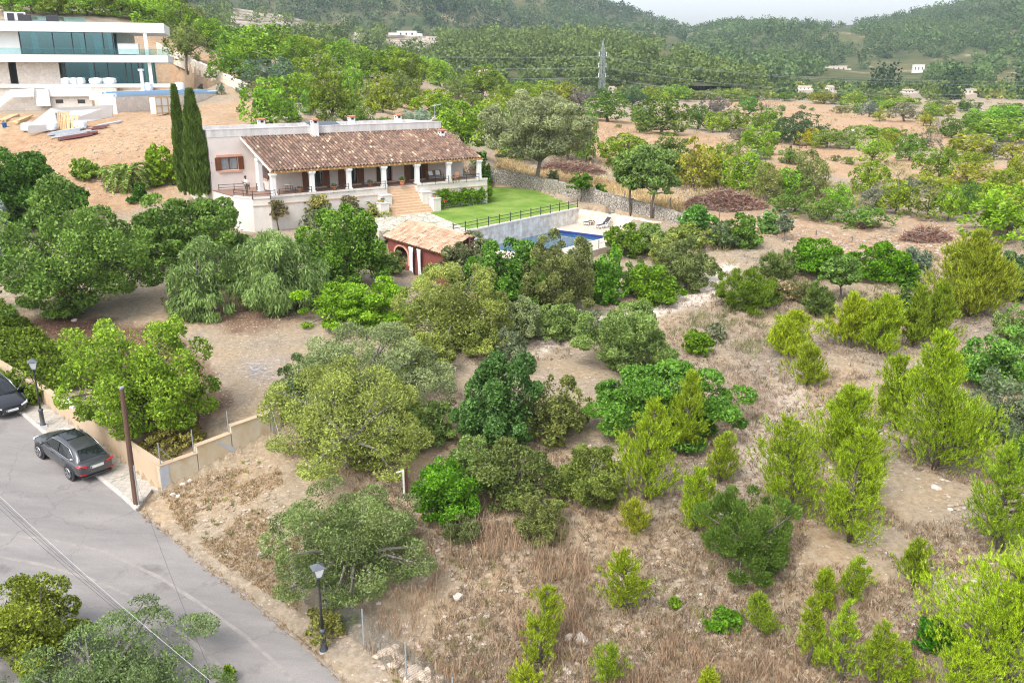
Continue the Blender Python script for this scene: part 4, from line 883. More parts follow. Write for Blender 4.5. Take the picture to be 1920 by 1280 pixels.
# loungers
M['sling'] = mat('black_sling', (.03, .03, .035), .7)
def lounger(loc, rz, label):
    t = empty('sun_lounger', loc, rz, label, 'sun lounger', 'sun loungers by the pool')
    for y in (-.31, .31):
        mb = MB(); mb.tube([(-.95, y, .33), (.25, y, .36), (.98, y, .98)], .026, 6); mb.tube([(-.75, y, .33), (-.7, y * 1.05, .02), (-.45, y * 1.05, .02), (-.3, y, .33)], .024, 6); mb.tube([(.1, y, .35), (.2, y * 1.05, .02), (.6, y * 1.05, .02), (.5, y, .56), (-.05, y * 1.08, .55), (-.1, y, .34)], .024, 6); mb.build('frame', M['white'], t, True)
    mb = MB(); mb.hexa([(-.95, -.3, .325), (.25, -.3, .355), (.25, .3, .355), (-.95, .3, .325), (-.95, -.3, .345), (.25, -.3, .375), (.25, .3, .375), (-.95, .3, .345)]); mb.build('seat', M['sling'], t)
    mb = MB(); mb.hexa([(.25, -.3, .355), (.98, -.3, .96), (.98, .3, .96), (.25, .3, .355), (.24, -.3, .38), (.96, -.3, .99), (.96, .3, .99), (.24, .3, .38)]); mb.build('backrest', M['sling'], t)
for px, py, lb in ((1107, 421, 'black sling sun lounger nearer the stone clad wall'), (1131, 427, 'black sling sun lounger nearer the bushes')):
    lounger(atz(px, py, 6.02), PHI + .15, lb)
# dry stone walls
M['drystone'] = stone_mat('dry_stone', [(.22, .2, .17), (.36, .33, .28), (.28, .25, .21), (.44, .41, .36)], 3.6, (.1, .085, .07), .07, 1.0)
M['palestone'] = stone_mat('pale_field_stone', [(.62, .52, .4), (.74, .66, .55), (.55, .45, .34), (.78, .74, .68)], 2.2, (.45, .38, .3), .05, .7)
def stone_wall(name, pts, hs, th, m, label, cap=None, r=None):
    """pts world xyz along the foot; hs heights"""
    r = r or np.random.RandomState(5); mb = MB(); P = []
    for i in range(len(pts) - 1):
        n = max(2, int(np.linalg.norm(pts[i + 1] - pts[i]) / .6))
        for k in range(n): t = k / n; P.append((pts[i] * (1 - t) + pts[i + 1] * t, hs[i] * (1 - t) + hs[i + 1] * t))
    P.append((pts[-1], hs[-1])); C = []
    o = P[0][0]
    for i, (p, h_) in enumerate(P):
        d = P[min(i + 1, len(P) - 1)][0] - P[max(i - 1, 0)][0]; n = np.array([-d[1], d[0], 0]); n /= np.linalg.norm(n); jj = lambda: r.uniform(-.05, .05)
        q = p - o; top = h_ + r.uniform(-.08, .08)
        C.append([q - n * (th / 2 + .08) - [0, 0, .6], q - n * (th / 2 + jj()) + [0, 0, top * .55], q - n * (th / 2 - .04 + jj()) + [0, 0, top], q + n * (th / 2 - .04 + jj()) + [0, 0, top + jj()], q + n * (th / 2 + .08) - [0, 0, .6]])
    for a, b in zip(C[:-1], C[1:]):
        for k in range(4): mb.quad(a[k], a[k + 1], b[k + 1], b[k])
    mb.quad(*C[0]); mb.quad(*C[-1])
    w = mb.build(name, m, loc=o); tag(w, label, 'wall')
    if cap:
        c2 = MB()
        for a, b in zip(C[:-1], C[1:]): c2.hexa([a[2] + [0, 0, .003], b[2] + [0, 0, .003], b[3] + [0, 0, .003], a[3] + [0, 0, .003], a[2] + [0, 0, .12], b[2] + [0, 0, .12], b[3] + [0, 0, .12], a[3] + [0, 0, .12]])
        c2.build('coping', cap, w)
    return w
stone_wall('dry_stone_wall', [at(*p) for p in ((915, 330), (960, 341), (1010, 354), (1060, 366), (1110, 379), (1160, 391), (1220, 405), (1285, 421))], [1.25, 1.3, 1.35, 1.4, 1.4, 1.35, 1.2, .9], .6, M['drystone'], 'grey dry stone wall running behind the lawn from villa to brush pile')
A0, A1 = hw(29.75, -9.2, -4.2), hw(*pl(5.35, 10.0), -4.2)
stone_wall('stone_retaining_wall', [A0, A0 * .5 + A1 * .5, A1], [1.45, 1.25, .9], .45, M['palestone'], 'pale rough stone wall behind the two sun loungers')
stone_wall('hillside_wall', [at(*p) for p in ((296, 100), (330, 118), (400, 146), (470, 178))], [1.7, 1.7, 1.6, 1.4], .6, M['palestone'], 'pale stone terrace wall climbing the hill behind the white modern house', cap=M['pale_plaster'])
stone_wall('hillside_wall', [at(*p) for p in ((560, 208), (620, 232), (680, 256))], [1.0, 1.0, .9], .6, M['drystone'], 'low stone wall along the slope behind the villa chimneys')
# pool house
ph = empty('pool_house', E0, PHI, 'small red walled pool house with a pale tiled roof and white curtains', 'pool house')
M['redwall'] = mat('red_plaster', (.23, .066, .05), .8, (.175, .048, .036), 1.4, bump=.05)
tile_roof('tiled_roof', (9.05, -9.2, -2.0), (0, -10.4, 0), (-2.6, 0, -1.25), M['new_tiles'], ph, pitch=.26, course=.4, r=np.random.RandomState(4))
u0, v0, w0 = lu(750, 471, 6.8)
AW = (lu(741, 470, 6.8)[1], lu(765, 470, 6.8)[1]); aw_top = lu(751, 462, 6.8)[2]
y0, y1 = min(AW), max(AW); ym = (y0 + y1) / 2; hwid = (y1 - y0) / 2
mb = MB(); mb.box(6.8, 7.05, y1, -9.4, -6.4, -3.22); mb.box(6.8, 7.05, -19.4, y0, -6.4, -3.22); mb.box(6.8, 7.05, y0, y1, -6.4, -5.3); mb.box(6.8, 7.05, y0, y1, aw_top + .02, -3.22)
for k in range(8):
    a0, a1 = math.pi * k / 8, math.pi * (k + 1) / 8; r_ = hwid; zc = aw_top - hwid * .6
    ya, yb = ym + math.cos(a0) * r_, ym + math.cos(a1) * r_; za_, zb_ = zc + math.sin(a0) * r_ * .6, zc + math.sin(a1) * r_ * .6
    mb.hexa([(6.8, yb, zb_), (6.8, ya, za_), (7.05, ya, za_), (7.05, yb, zb_), (6.8, yb, aw_top + .02), (6.8, ya, aw_top + .02), (7.05, ya, aw_top + .02), (7.05, yb, aw_top + .02)])
mb.box(7.05, 9.0, -9.65, -9.4, -6.4, -3.3); mb.box(9.0, 9.5, -19.4, -9.4, -6.4, -2.12); mb.build('wall', M['redwall'], ph)
mb = MB()
for k in range(10):
    a0, a1 = math.pi * k / 10, math.pi * (k + 1) / 10; ro, ri = hwid + .22, hwid - .01; zc = aw_top - hwid * .6
    f = lambda a, r_: (ym + math.cos(a) * r_, zc + math.sin(a) * r_ * .62)
    p, q, s_, t_ = f(a0, ro), f(a1, ro), f(a1, ri), f(a0, ri)
    mb.hexa([(6.74, *p), (6.74, *q), (6.74, *s_), (6.74, *t_), (6.81, *p), (6.81, *q), (6.81, *s_), (6.81, *t_)])
for s_ in (-1, 1): mb.box(6.74, 6.81, *sorted((ym + s_ * (hwid - .01), ym + s_ * (hwid + .22))), -5.3, aw_top - hwid * .6)
mb.build('window_surround', M['pinkstone'], ph)
mb = MB(); mb.box(9.06, 9.6, -19.7, -9.2, -2.1, -1.95); mb.build('roof_coping', mat('roof_coping', (.5, .34, .25), .8, (.64, .4, .28), 3), ph)
mb = MB(); mb.box(6.6, 6.75, -19.5, -9.3, -3.42, -3.26); mb.build('eave_beam', M['wood'], ph)
for i, (pa, pb) in enumerate((((766, 466), (775, 464)), ((781, 468), (789, 466)))):
    va, vb = lu(*pa, 6.5)[1], lu(*pb, 6.5)[1]; zt = -3.45; nb = 14; V, Q = [], []
    for j in range(9):
        t = j / 8; z = zt - 2.6 * t; sh = (-.25 if i == 0 else -.1) * t * 1.2
        for k in range(nb + 1): f = k / nb; wdt = 1 - .25 * math.sin(t * 3.1); V.append((6.5 + .06 * math.sin(f * 18) + .12 * t, va + (vb - va) * ((f - .5) * wdt + .5) + sh * -.8, z))
    for j in range(8):
        for k in range(nb): a = j * (nb + 1) + k; Q.append((a, a + 1, a + nb + 2, a + nb + 1))
    c = mesh_np('curtain', V, Q, M['cushion'], ph, True); so = c.modifiers.new('cloth', 'SOLIDIFY'); so.thickness = .02
# ---------------------------------------------------------------- white modern house
VA = math.radians(17); VU = np.array([math.cos(VA), math.sin(VA), 0]); VV = np.array([-math.sin(VA), math.cos(VA), 0])
VO = atZ(312, 157, 150); wv = empty('modern_house', VO, VA, 'white modern house with flat roofs and blue green glass walls, unfinished', 'house')
def vx(px, py, y=0.0): q = onplane(px, py, VO + VV * y, VV) - VO; return q @ VU, q[2]
def vb(name, px0, py0, px1, py1, y0, y1, m, par=None, yp=None):
    """box whose front face (at local y0) spans these photo pixels"""
    a, b = vx(px0, py0, y0), vx(px1, py1, y0); mb = MB(); mb.box(min(a[0], b[0]), max(a[0], b[0]), y0, y1, min(a[1], b[1]), max(a[1], b[1])); return mb.build(name, m, par or wv)
XL = -48.0
def hb(name, xr, z0, z1, y0, y1, m, xl=XL): mb = MB(); mb.box(xl, xr, y0, y1, z0, z1); return mb.build(name, m, wv)
zr0, zr1 = vx(305, 62, -2)[1], vx(305, 44, -2)[1]; zs0, zs1 = vx(312, 117.5, -2.5)[1], vx(312, 104, -2.5)[1]; zg_0 = vx(250, 157, 0)[1]
xr_, xs_ = vx(307, 50, -2)[0], vx(314.5, 110, -2.5)[0]
hb('roof', xr_, zr0, zr1, -2, 13, M['white']); hb('floor_slab', xs_, zs0, zs1, -2.5, 13, M['white']); hb('ground_slab', xs_ + 1.5, zg_0 - .6, zg_0, -3.5, 13, M['pale_plaster'])
zt0, zt1 = zs1, zr0
M['tint'] = pane_glass('tinted_glass', (.42, .76, .8), .34); M['inner'] = mat('inner_wall', (.62, .62, .58), .8); M['plaster_grey'] = stone_mat('rough_stone_render', [(.56, .5, .44), (.66, .6, .54), (.6, .55, .5)], 1.6, (.5, .45, .4), .03, .4)
def glaze(pxs, z0, z1, y, n):
    x0, x1 = vx(pxs[0], 80, y)[0], vx(pxs[1], 80, y)[0]; g = MB(); g.box(x0, x1, y, y + .04, z0 + .005, z1 - .005); gl = g.build('glass_wall', M['tint'], wv)
    f = MB()
    for q in n: x = vx(q, 80, y)[0]; f.box(x - .08, x + .08, y - .05, y + .1, z0 + .004, z1 - .004)
    f.box(x0, x1, y - .03, y + .07, z0 + .002, z0 + .1); f.build('frame', M['iron'], gl); return x0, x1
glaze((38, 214), zt0, zt1, 0, (38, 100, 136, 160, 194, 212)); glaze((114, 286), zg_0, zs0, 0, (115, 171, 196, 230, 241, 254, 262, 284))
x = vx(38, 80, 0)[0]; mb = MB(); mb.box(XL, x - .1, -.1, .2, zt0 + .003, zt1 - .003); mb.build('wall', M['white'], wv)
x0, x1 = vx(214, 80, 0)[0], vx(239, 80, 0)[0]; mb = MB(); mb.box(x0 + .1, x1, 3, 13, zt0 + .003, zt1 - .003); mb.box(XL, x0, 9, 9.3, zt0 + .003, zt1 - .003); mb.box(XL, vx(262, 130, 0)[0], 9, 9.3, zg_0 + .003, zs0 - .003); mb.box(x0 - 9, x0 - 8.7, 3, 9, zg_0 + .003, zs0 - .003); mb.build('inner_wall', M['inner'], wv)
vb('balcony_box', 220, 82, 261, 102, -.6, 1.5, M['white'])
xa = vx(33, 140, 0)[0]; xb = vx(114, 140, 0)[0]; mb = MB(); mb.box(xa, xb - .1, -.15, .3, zg_0 + .003, zs0 - .003); mb.box(XL, vx(18, 140, 0)[0], -.15, .3, zg_0 + .003, zs0 - .003); mb.build('stone_panel', M['plaster_grey'], wv)
for px, z0, z1 in ((276, zt0, zt1), (278, zg_0, zs0), (167, zg_0, zs0)):
    x = vx(px, 100, -1.6 if px > 200 else .6)[0]; y = -1.6 if px > 200 else .6; mb = MB(); mb.box(x - .28, x + .28, y - .25, y + .25, z0 + .002, z1 - .002); mb.build('column', M['white'], wv)
x0, x1 = vx(190, 95, -2.3)[0], vx(312, 95, -2.3)[0]; mb = MB(); mb.box(x0 - 26, x1, -2.3, -2.27, zs1 + .01, zs1 + 1.0); mb.box(x1 - .03, x1, -2.26, 6, zs1 + .01, zs1 + 1.0); mb.build('glass_balustrade', pane_glass('clear_balustrade', (.78, .9, .9), .16), wv)
mb = MB(); x0, x1 = vx(40, 25, 6)[0], vx(158, 25, 6)[0]; mb.box(x0, x1, 6, 6.04, zr1 + .01, zr1 + 1.2); mb.build('glass_balustrade', pane_glass('roof_balustrade', (.6, .75, .74), .25), wv)
mb = MB(); x0, x1 = vx(-60, 36, 1)[0], vx(120, 36, 1)[0]; mb.hexa([(x0, 0.5, zr1 + .05), (x1, .5, zr1 + .05), (x1 - 1, 4.5, zr1 + .5), (x0, 4.5, zr1 + .5), (x0, .5, zr1 + .1), (x1, .5, zr1 + .1), (x1 - 1, 4.5, zr1 + .55), (x0, 4.5, zr1 + .55)]); mb.build('solar_panel', glass_mat('dark_solar', (.05, .06, .08), .2), wv)
for k, (a, b) in enumerate(((60, 72), (150, 158), (176, 190), (203, 210))):
    x0, x1 = vx(a, 80, 1)[0], vx(b, 80, 1)[0]; mb = MB(); n_ = 8
    for q in range(n_): xa_ = x0 + (x1 - x0) * q / n_; mb.box(xa_, xa_ + (x1 - x0) / n_ * .8, 1.0 + .08 * (q % 2), 1.1 + .08 * (q % 2), zt0 + .05, zt1 - .02)
    mb.build('curtain', M['curtain'], wv)
x0, x1 = vx(80, 80, 5)[0], vx(105, 80, 5)[0]; mb = MB(); mb.box(x0, x1, 5, 6, zt0 + .004, zt0 + 1.0); mb.build('kitchen_block', M['white'], wv)
# lower level: parapets, two small windows, ramps
vb('lower_parapet', 84, 166, 175, 181, -3.9, -3.52, M['white']); lw = vb('lower_wall', 94, 181, 174, 202, -3.4, -3.0, M['plaster_grey'])
for a in (104, 145): vb('window', a, 187, a + 15, 194, -3.44, -3.41, M['glass'])
mb = MB(); a, b, c, d = vx(-20, 203, -4.5), vx(20, 168, -4.5), vx(64, 166, -4.5), vx(64, 181, -4.5); e_, f_ = vx(23, 183, -4.5), vx(-20, 218, -4.5)
mb.prism([(a[0], a[1]), (b[0], b[1]), (c[0], c[1]), (d[0], d[1]), (e_[0], e_[1]), (f_[0], f_[1])], 0, .4)
o = mb.build('stair_parapet', M['white'], wv); o.rotation_euler = (math.pi / 2, 0, 0); o.location = (0, -4.1, 0)
vb('pool_side_wall', 174, 166, 223, 206, -3.95, -3.0, M['plaster_grey']); vb('lower_block', 64, 167, 95, 199, -4.2, -3.5, M['white'])
mb = MB(); a = vx(-30, 225, -3.2); b = vx(95, 181, -3.2); mb.box(a[0], b[0], -3.2, -2.9, a[1] - 1, zg_0 - .62); mb.build('lower_wall', M['plaster_grey'], wv)
rw = empty('retaining_wall', atY(130, 225, 117), 0, 'white sloping retaining wall below the modern house beside the material pile', 'wall')
def quadwall(root, pts, Y, th, m, name):
    o = np.array(root.location); mb = MB(); P = [atY(x, y, Y[i]) - o for i, (x, y) in enumerate(pts)]
    n = len(P); base = len(mb.v); mb.v += [tuple(p) for p in P] + [tuple(p + np.array([.02, th, 0])) for p in P]
    mb.f.append(tuple(range(n))); mb.f.append(tuple(range(2 * n - 1, n - 1, -1)))
    for i in range(n): j = (i + 1) % n; mb.f.append((i, j, n + j, n + i))
    return mb.build(name, m, root)
quadwall(rw, [(52, 252), (52, 236), (95, 203), (210, 197), (210, 226)], [113, 113, 117, 124, 124], .4, M['white'], 'wall')
# infinity pool
F1, F2 = atz(221, 177, 18.3), atz(407, 171.5, 18.3); Lp = np.linalg.norm(F2 - F1); pe = (F2 - F1) / Lp; pang = math.atan2(pe[1], pe[0])
ip = empty('infinity_pool', F1, pang, 'long pale blue infinity pool on a stone base beside the modern house', 'pool')
M['bluetile'] = mat('pale_blue_tile', (.36, .5, .66), .5, (.3, .45, .62), 6)
mb = MB(); mb.box(0, Lp, -.0, .25, -.35, .0); mb.box(0, Lp, 2.0, 2.3, -.35, .35); mb.box(-.3, 0, 0, 2.3, -.35, .1); mb.box(Lp, Lp + .3, 0, 2.3, -.35, .1); mb.build('basin', M['bluetile'], ip)
mb = MB(); mb.box(0, Lp, .25, 2.0, -.3, -.06); mb.build('water', water_mat('pale_pool_water', (.34, .5, .66), .8), ip)
mb = MB(); mb.box(-.6, Lp + 1.6, -.02, .3, -4.4, -.36); mb.box(-.6, -.31, .3, 3, -4.4, -.02); mb.box(Lp + .31, Lp + 1.6, .3, 4, -4.4, -.36); mb.build('stone_base', M['plaster_grey'], ip)
mb = MB(); mb.box(-.5, Lp + 1.5, 2.31, 4.6, -.8, .32); mb.build('pool_terrace', M['pale_plaster'], ip)
# roof plant
for i, (a, b) in enumerate(((8, 27), (28, 45))):
    x0, z0 = vx(a, 31, 4); x1, z1 = vx(b, 17.5, 4)
    t = empty('cooling_unit', VO + VU * (x0 + x1) / 2 + VV * 4.4 + [0, 0, zr1], VA, ['white cooling unit on the flat roof, the left one', 'white cooling unit on the flat roof, the right one'][i], 'cooling unit', 'cooling units on the flat roof'); h = abs(x1 - x0) / 2; hz = 1.7
    mb = MB(); mb.box(-h, h, -.4, .4, .05, hz); mb.build('case', M['white'], t); mb = MB(); mb.box(-h * .5, h * .75, -.44, -.405, .25, hz - .2); mb.build('grille', M['iron'], t)
for px, lb in ((46, 'black box beside the white cooling units on the roof'), (97, 'black box standing alone near the roof balustrade')):
    x0, _ = vx(px, 28, 3.4); mb = MB(); mb.box(-.9, .9, -.4, .4, 0, .85); mb.box(-.8, .8, -.3, .3, .85, .92); o = mb.build('equipment_box', M['iron'], loc=VO + VU * x0 + VV * 3.4 + [0, 0, zr1 + .35], rot=(0, 0, VA), bevel=.03); tag(o, lb, 'box')
# building-site clutter
def sack(p, s, m, label, group='builders bags on the site'):
    r = np.random.RandomState(int(abs(p[0]) * 50)); import bmesh
    bm = bmesh.new(); bmesh.ops.create_cube(bm, size=1); bmesh.ops.subdivide_edges(bm, edges=bm.edges[:], cuts=5, use_grid_fill=True)
    for v_ in bm.verts:
        q = v_.co.copy(); n = q.normalized() * .62; v_.co = q * .62 + n * .38
        v_.co += Vector(r.normal(size=3)) * .025; v_.co.z = v_.co.z * (1 - .25 * abs(v_.co.x)); v_.co = Vector((v_.co.x * s[0], v_.co.y * s[1], (v_.co.z + .45) * s[2]))
    me = bpy.data.meshes.new('builders_bag'); bm.to_mesh(me); bm.free(); me.materials.append(m)
    for q in me.polygons: q.use_smooth = True
    o = bpy.data.objects.new('builders_bag', me); COL.objects.link(o); o.location = p; tag(o, label, 'bag', group); return o
M['sack'] = mat('woven_sack', (.82, .84, .87), .8, (.62, .66, .74), 2.5); M['wrap'] = mat('plastic_wrap', (.5, .62, .7), .3, (.7, .78, .82), 2.5)
for px, py, s, lb in ((60, 246, (2.0, 1.6, 1.15), 'big white builders bag at the left end of the material heap'), (78, 246, (1.2, 1.1, .8), 'small white bag between the two large builders bags'), (94, 245, (2.0, 1.6, 1.1), 'large white bag with dark folds beside the leaning pallets'), (152, 240, (1.4, 1.2, .95), 'white bag at the foot of the retaining wall, right of the pallets')):
    p = at(px, py); sack(p, s, M['sack'], lb)
for i, (px, lb) in enumerate(((125, 'wrapped blue white bundle left on the house terrace'), (139, 'white bag heaped second on the house terrace'), (152, 'white bag third along on the house terrace'), (181, 'long wrapped pallet load before the ground floor glass'), (206, 'wrapped pallet load nearest the infinity pool'))):
    x, _ = vx(px, 160, -2.6); sack(VO + VU * x + VV * -2.6 + [0, 0, zg_0], (1.3 if i < 3 else 2.0, 1.0, 1.0), M['sack'] if i in (1, 2) else M['wrap'], lb)
for i, (px, py) in enumerate(((316, 157), (369, 153))):
    p = F1 + pe * (Lp * (.45 if i == 0 else .78)) + np.array([-pe[1], pe[0], 0]) * 3.4 + [0, 0, .32]; sack(p, (1.4, 1.1, 1.2), M['sack'], ['white bag beside the blue covered post behind the pool', 'white bag pair at the far end of the pool terrace'][i])
M['pallet'] = mat('raw_timber', (.6, .42, .22), .8, (.42, .28, .14), 5, stretch=(.3, 1, 1))
def pallet(p, rot, label, n=7, w=1.2, h=1.0, m=None):
    t = empty('pallet', p, 0, label, 'pallet', 'timber pallets on the site'); t.rotation_euler = rot
    mb = MB()
    for k in range(n): mb.box(-w / 2 + w * k / n, -w / 2 + w * (k + .7) / n, 0, h, .1, .125)
    mb.build('deck_boards', m or M['pallet'], t)
    mb = MB()
    for y in (.02, h / 2 - .05, h - .12): mb.box(-w / 2, w / 2, y, y + .1, 0, .1)
    mb.build('bearers', m or M['pallet'], t)
pallet(at(110, 243), (1.15, 0, .5), 'grey weathered pallet leaning left in the material heap', m=M['grey_bark'], w=2, h=2.2); pallet(at(121, 244), (1.25, 0, .2), 'brown timber pallet standing in the middle of the heap', w=1.5, h=2.4); pallet(at(134, 243), (1.3, 0, -.1), 'yellow open pallet standing at the right of the heap', n=4, w=2.3, h=1.8)
pallet(at(304, 207), (.5, 0, .3), 'white pallet tipped against the foot of the timber crate', n=6, w=2.4, h=1.6, m=M['white'])
M['steel'] = mat('grey_steel', (.5, .54, .58), .5, (.36, .4, .45), 2); M['oxide'] = mat('red_oxide', (.19, .07, .065), .7, (.13, .055, .05), 2)
def bundle(px0, px1, n, m, label, w=.22, name='steel_sections'):
    a, b = at(*px0), at(*px1); d = (b - a) / np.linalg.norm(b - a); s = np.array([-d[1], d[0], 0]); mb = MB(); r = np.random.RandomState(int(px0[0]))
    for k in range(n):
        l = (k // 2); q = s * ((k % 4) - 1.5) * w * 1.08 + np.array([0, 0, .1 + .2 * (k // 4)]); e = r.uniform(-.6, .6)
        mb.bar(Vector(a + q + d * e), Vector(b + q + d * e), w, .18)
    o = mb.build(name, m); tag(o, label, 'steel bars', 'steel sections lying on the site')
bundle((95, 254), (155, 244), 8, M['steel'], 'bundle of grey steel sections lying behind the red one'); bundle((115, 263), (180, 252), 8, M['oxide'], 'bundle of dark red steel sections lying nearest the trees'); bundle((185, 237), (228, 229), 4, M['steel'], 'thin grey steel bars lying right of the heap', .16); bundle((168, 244), (200, 240), 5, M['oxide'], 'short red and brown scrap bars right of the heap', .2); bundle((105, 258), (172, 248), 5, M['steel'], 'grey steel sections lying between two other bundles', .26)
bundle((2, 230), (28, 219), 7, M['pallet'], 'heap of loose timber planks at the left edge', .3, 'timber_planks'); bundle((26, 233), (52, 222), 5, M['pallet'], 'second heap of planks in front of the earth mound', .26, 'timber_planks')
cr = empty('timber_crate', at(316, 214), pang, 'large white crate framed in raw timber against the pool base', 'crate')
mb = MB(); mb.box(-2.6, 2.6, 0, .9, .15, 2.3); mb.build('body', M['white'], cr)
mb = MB()
for x in (-2.7, -1.4, 0, 1.4, 2.6): mb.box(x, x + .12, -.14, -.03, 0, 2.45)
for z in (.1, 1.1, 2.3): mb.box(-2.7, 2.72, -.08, -.01, z, z + .14)
mb.build('frame', M['pallet'], cr)
mb = MB(); mb.lathe([(.01, 0), (.3, 0), (.36, .7), (.38, .7), (.38, .76), (.33, .74), (.28, .04), (.01, .03)], n=14); o = mb.build('blue_bucket', mat('blue_plastic', (.03, .2, .6), .4), loc=at(9, 239), smooth=True); o.scale = (.8, .8, .8); tag(o, 'blue bucket standing near the left edge of the building site', 'bucket')
p = F1 + pe * (Lp * .42) + np.array([-pe[1], pe[0], 0]) * 3.6 + [0, 0, .32]; mb = MB(); mb.box(-.2, .2, -.2, .2, 0, 3.0); mb.box(-.35, .35, -.35, .35, 2.9, 3.2); mb.box(-.3, .3, -.3, .3, 0, .2); o = mb.build('wrapped_post', M['wrap'], loc=p); tag(o, 'blue wrapped post standing at the end of the modern house', 'post')
# ---------------------------------------------------------------- street wall and its return
M['ochre'] = mat('ochre_wall', (.47, .345, .215), .85, (.4, .31, .23), 1.1, bump=.25, bscale=6, stretch=(1, 1, .5))
M['stain'] = mat('stained_render', (.6, .54, .44), .85, (.48, .36, .2), .9, bump=.15, stretch=(1, 1, .7)); M['cement'] = mat('grey_cement', (.48, .49, .52), .8, (.4, .41, .44), 2)
hs_ = [1.38, 1.08, .92, .82, .85, .9]; o0 = WALL[0]
st = empty('street_wall', o0, 0, 'ochre stone wall running along the footway under the hedge', 'wall')
mb = MB(); cap = MB(); rr_ = np.random.RandomState(2)
PW = []
for i in range(len(WALL) - 1):
    n = 6
    for k in range(n): t = k / n; PW.append((WALL[i] * (1 - t) + WALL[i + 1] * t, hs_[i] * (1 - t) + hs_[i + 1] * t))
PW.append((WALL[-1], hs_[-1])); sec = []
for i, (p, h_) in enumerate(PW):
    d = PW[min(i + 1, len(PW) - 1)][0] - PW[max(i - 1, 0)][0]; n = np.array([d[1], -d[0], 0]); n /= np.linalg.norm(n)
    if n[1] < 0: n = -n
    q = p - o0; q[2] = zroad(p[0], p[1]) + .12 - o0[2]; sec.append((q - [0, 0, .3], q + n * .35 - [0, 0, .3], q + n * .35 + [0, 0, h_ + rr_.uniform(-.05, .04)], q + [0, 0, h_ + rr_.uniform(-.04, .04)]))
for a, b in zip(sec[:-1], sec[1:]): mb.hexa([a[0], b[0], b[1], a[1], a[3], b[3], b[2], a[2]])
mb.build('wall', M['ochre'], st)
d = (WALL[2] - WALL[1]) / np.linalg.norm(WALL[2] - WALL[1]); q0 = atroad(144, 797, .12) - o0; q1 = atroad(124, 783, .12) - o0; n_ = np.array([d[1], -d[0], 0]); n_ = n_ if n_[1] < 0 else -n_
mb = MB(); mb.hexa([q0 + n_ * .06, q1 + n_ * .06, q1 - n_ * .3, q0 - n_ * .3, q0 + n_ * .06 + [0, 0, 1.12], q1 + n_ * .06 + [0, 0, 1.08], q1 - n_ * .3 + [0, 0, 1.08], q0 - n_ * .3 + [0, 0, 1.12]]); pn = mb.build('meter_panel', M['white'], st)
c0 = q0 * .6 + q1 * .4 + n_ * .075; c1 = q0 * .3 + q1 * .7 + n_ * .075; mb = MB(); mb.hexa([c0 + [0, 0, .55], c1 + [0, 0, .55], c1 - n_ * .05 + [0, 0, .55], c0 - n_ * .05 + [0, 0, .55], c0 + [0, 0, 1.0], c1 + [0, 0, 1.0], c1 - n_ * .05 + [0, 0, 1.0], c0 - n_ * .05 + [0, 0, 1.0]]); mb.build('meter_door', M['oxide'], pn)
rw2 = empty('return_wall', RET0, 0, 'stained stepped boundary wall with a grey cement end rising from the pole', 'wall')
rd_ = (RET1 - RET0); rd_[2] = 0; rl = np.linalg.norm(rd_); rd_ /= rl; rn = np.array([rd_[1], -rd_[0], 0]); rn = rn if rn[1] < 0 else -rn
def rt(px, py): q = onplane(px, py, RET0, rn) - RET0; return q @ rd_, q[2]
segs = [((303, 874), (369, 851)), ((369, 838), (432.5, 814)), ((433, 800.5), (505, 776)), ((505.6, 764), (523, 757))]
M2 = [M['stain']] * 3 + [M['stain']]
for i, (a, b) in enumerate(segs):
    (s0, z0), (s1, z1) = rt(*a), rt(*b); s0 = max(s0, -.02) if i else -.03; mb = MB(); f = lambda s, off, z: RET0 * 0 + rd_ * s - rn * off + np.array([0, 0, z])
    mb.hexa([f(s0, -.0, -1.2), f(s1 - .003, 0, -1.2), f(s1 - .003, .3, -1.2), f(s0, .3, -1.2), f(s0, 0, z0), f(s1 - .003, 0, z1), f(s1 - .003, .3, z1), f(s0, .3, z0)]); mb.build('wall', M['stain'], rw2)
    mb = MB(); mb.hexa([f(s0 - .01, -.03, z0 + .002), f(s1 + .01, -.03, z1 + .002), f(s1 + .01, .33, z1 + .002), f(s0 - .01, .33, z0 + .002), f(s0 - .01, -.03, z0 + .05), f(s1 + .01, -.03, z1 + .05), f(s1 + .01, .33, z1 + .05), f(s0 - .01, .33, z0 + .05)]); mb.build('coping', M['ochre'], rw2)
s1, z1 = rt(318, 866); mb = MB(); mb.hexa([f(-.06, -.02, -1), f(.42, -.02, -1), f(.42, .02, -1), f(-.06, .02, -1), f(-.06, -.02, 1.33), f(.4, -.02, 1.42), f(.4, .02, 1.42), f(-.06, .02, 1.33)]); mb.build('cement_end', M['cement'], rw2)
(s0, z0), (s1, z1) = rt(408, 826), rt(442, 842); mb = MB(); mb.hexa([f(s0 - .1, -.012, z0 - .1), f(s1, -.012, z1 - .25), f(s1, .01, z1 - .25), f(s0 - .1, .01, z0 - .1), f(s0 - .1, -.012, z0 + .05), f(s1, -.012, z1 + .1), f(s1, .01, z1 + .1), f(s0 - .1, .01, z0 + .05)]); mb.build('cement_patch', M['cement'], rw2)
M['galv'] = mat('galvanised_steel', (.36, .38, .4), .55, (.26, .28, .3), 3, metal=.3)
def steel_post(base, top, label, name='fence_post', m=None, th=.055, brace=None):
    base = np.array(base); top = np.array(top); t = MB(); t.tube([(0, 0, -.25), tuple(top - base)], th / 2, 7)
    if brace is not None: t.tube([tuple((top - base) * .8), tuple(np.array(brace) - base)], th / 2 * .8, 6)
    o = t.build(name, m or M['galv'], loc=base, smooth=False); tag(o, label, 'fence post', 'thin posts of the boundary fences'); return o
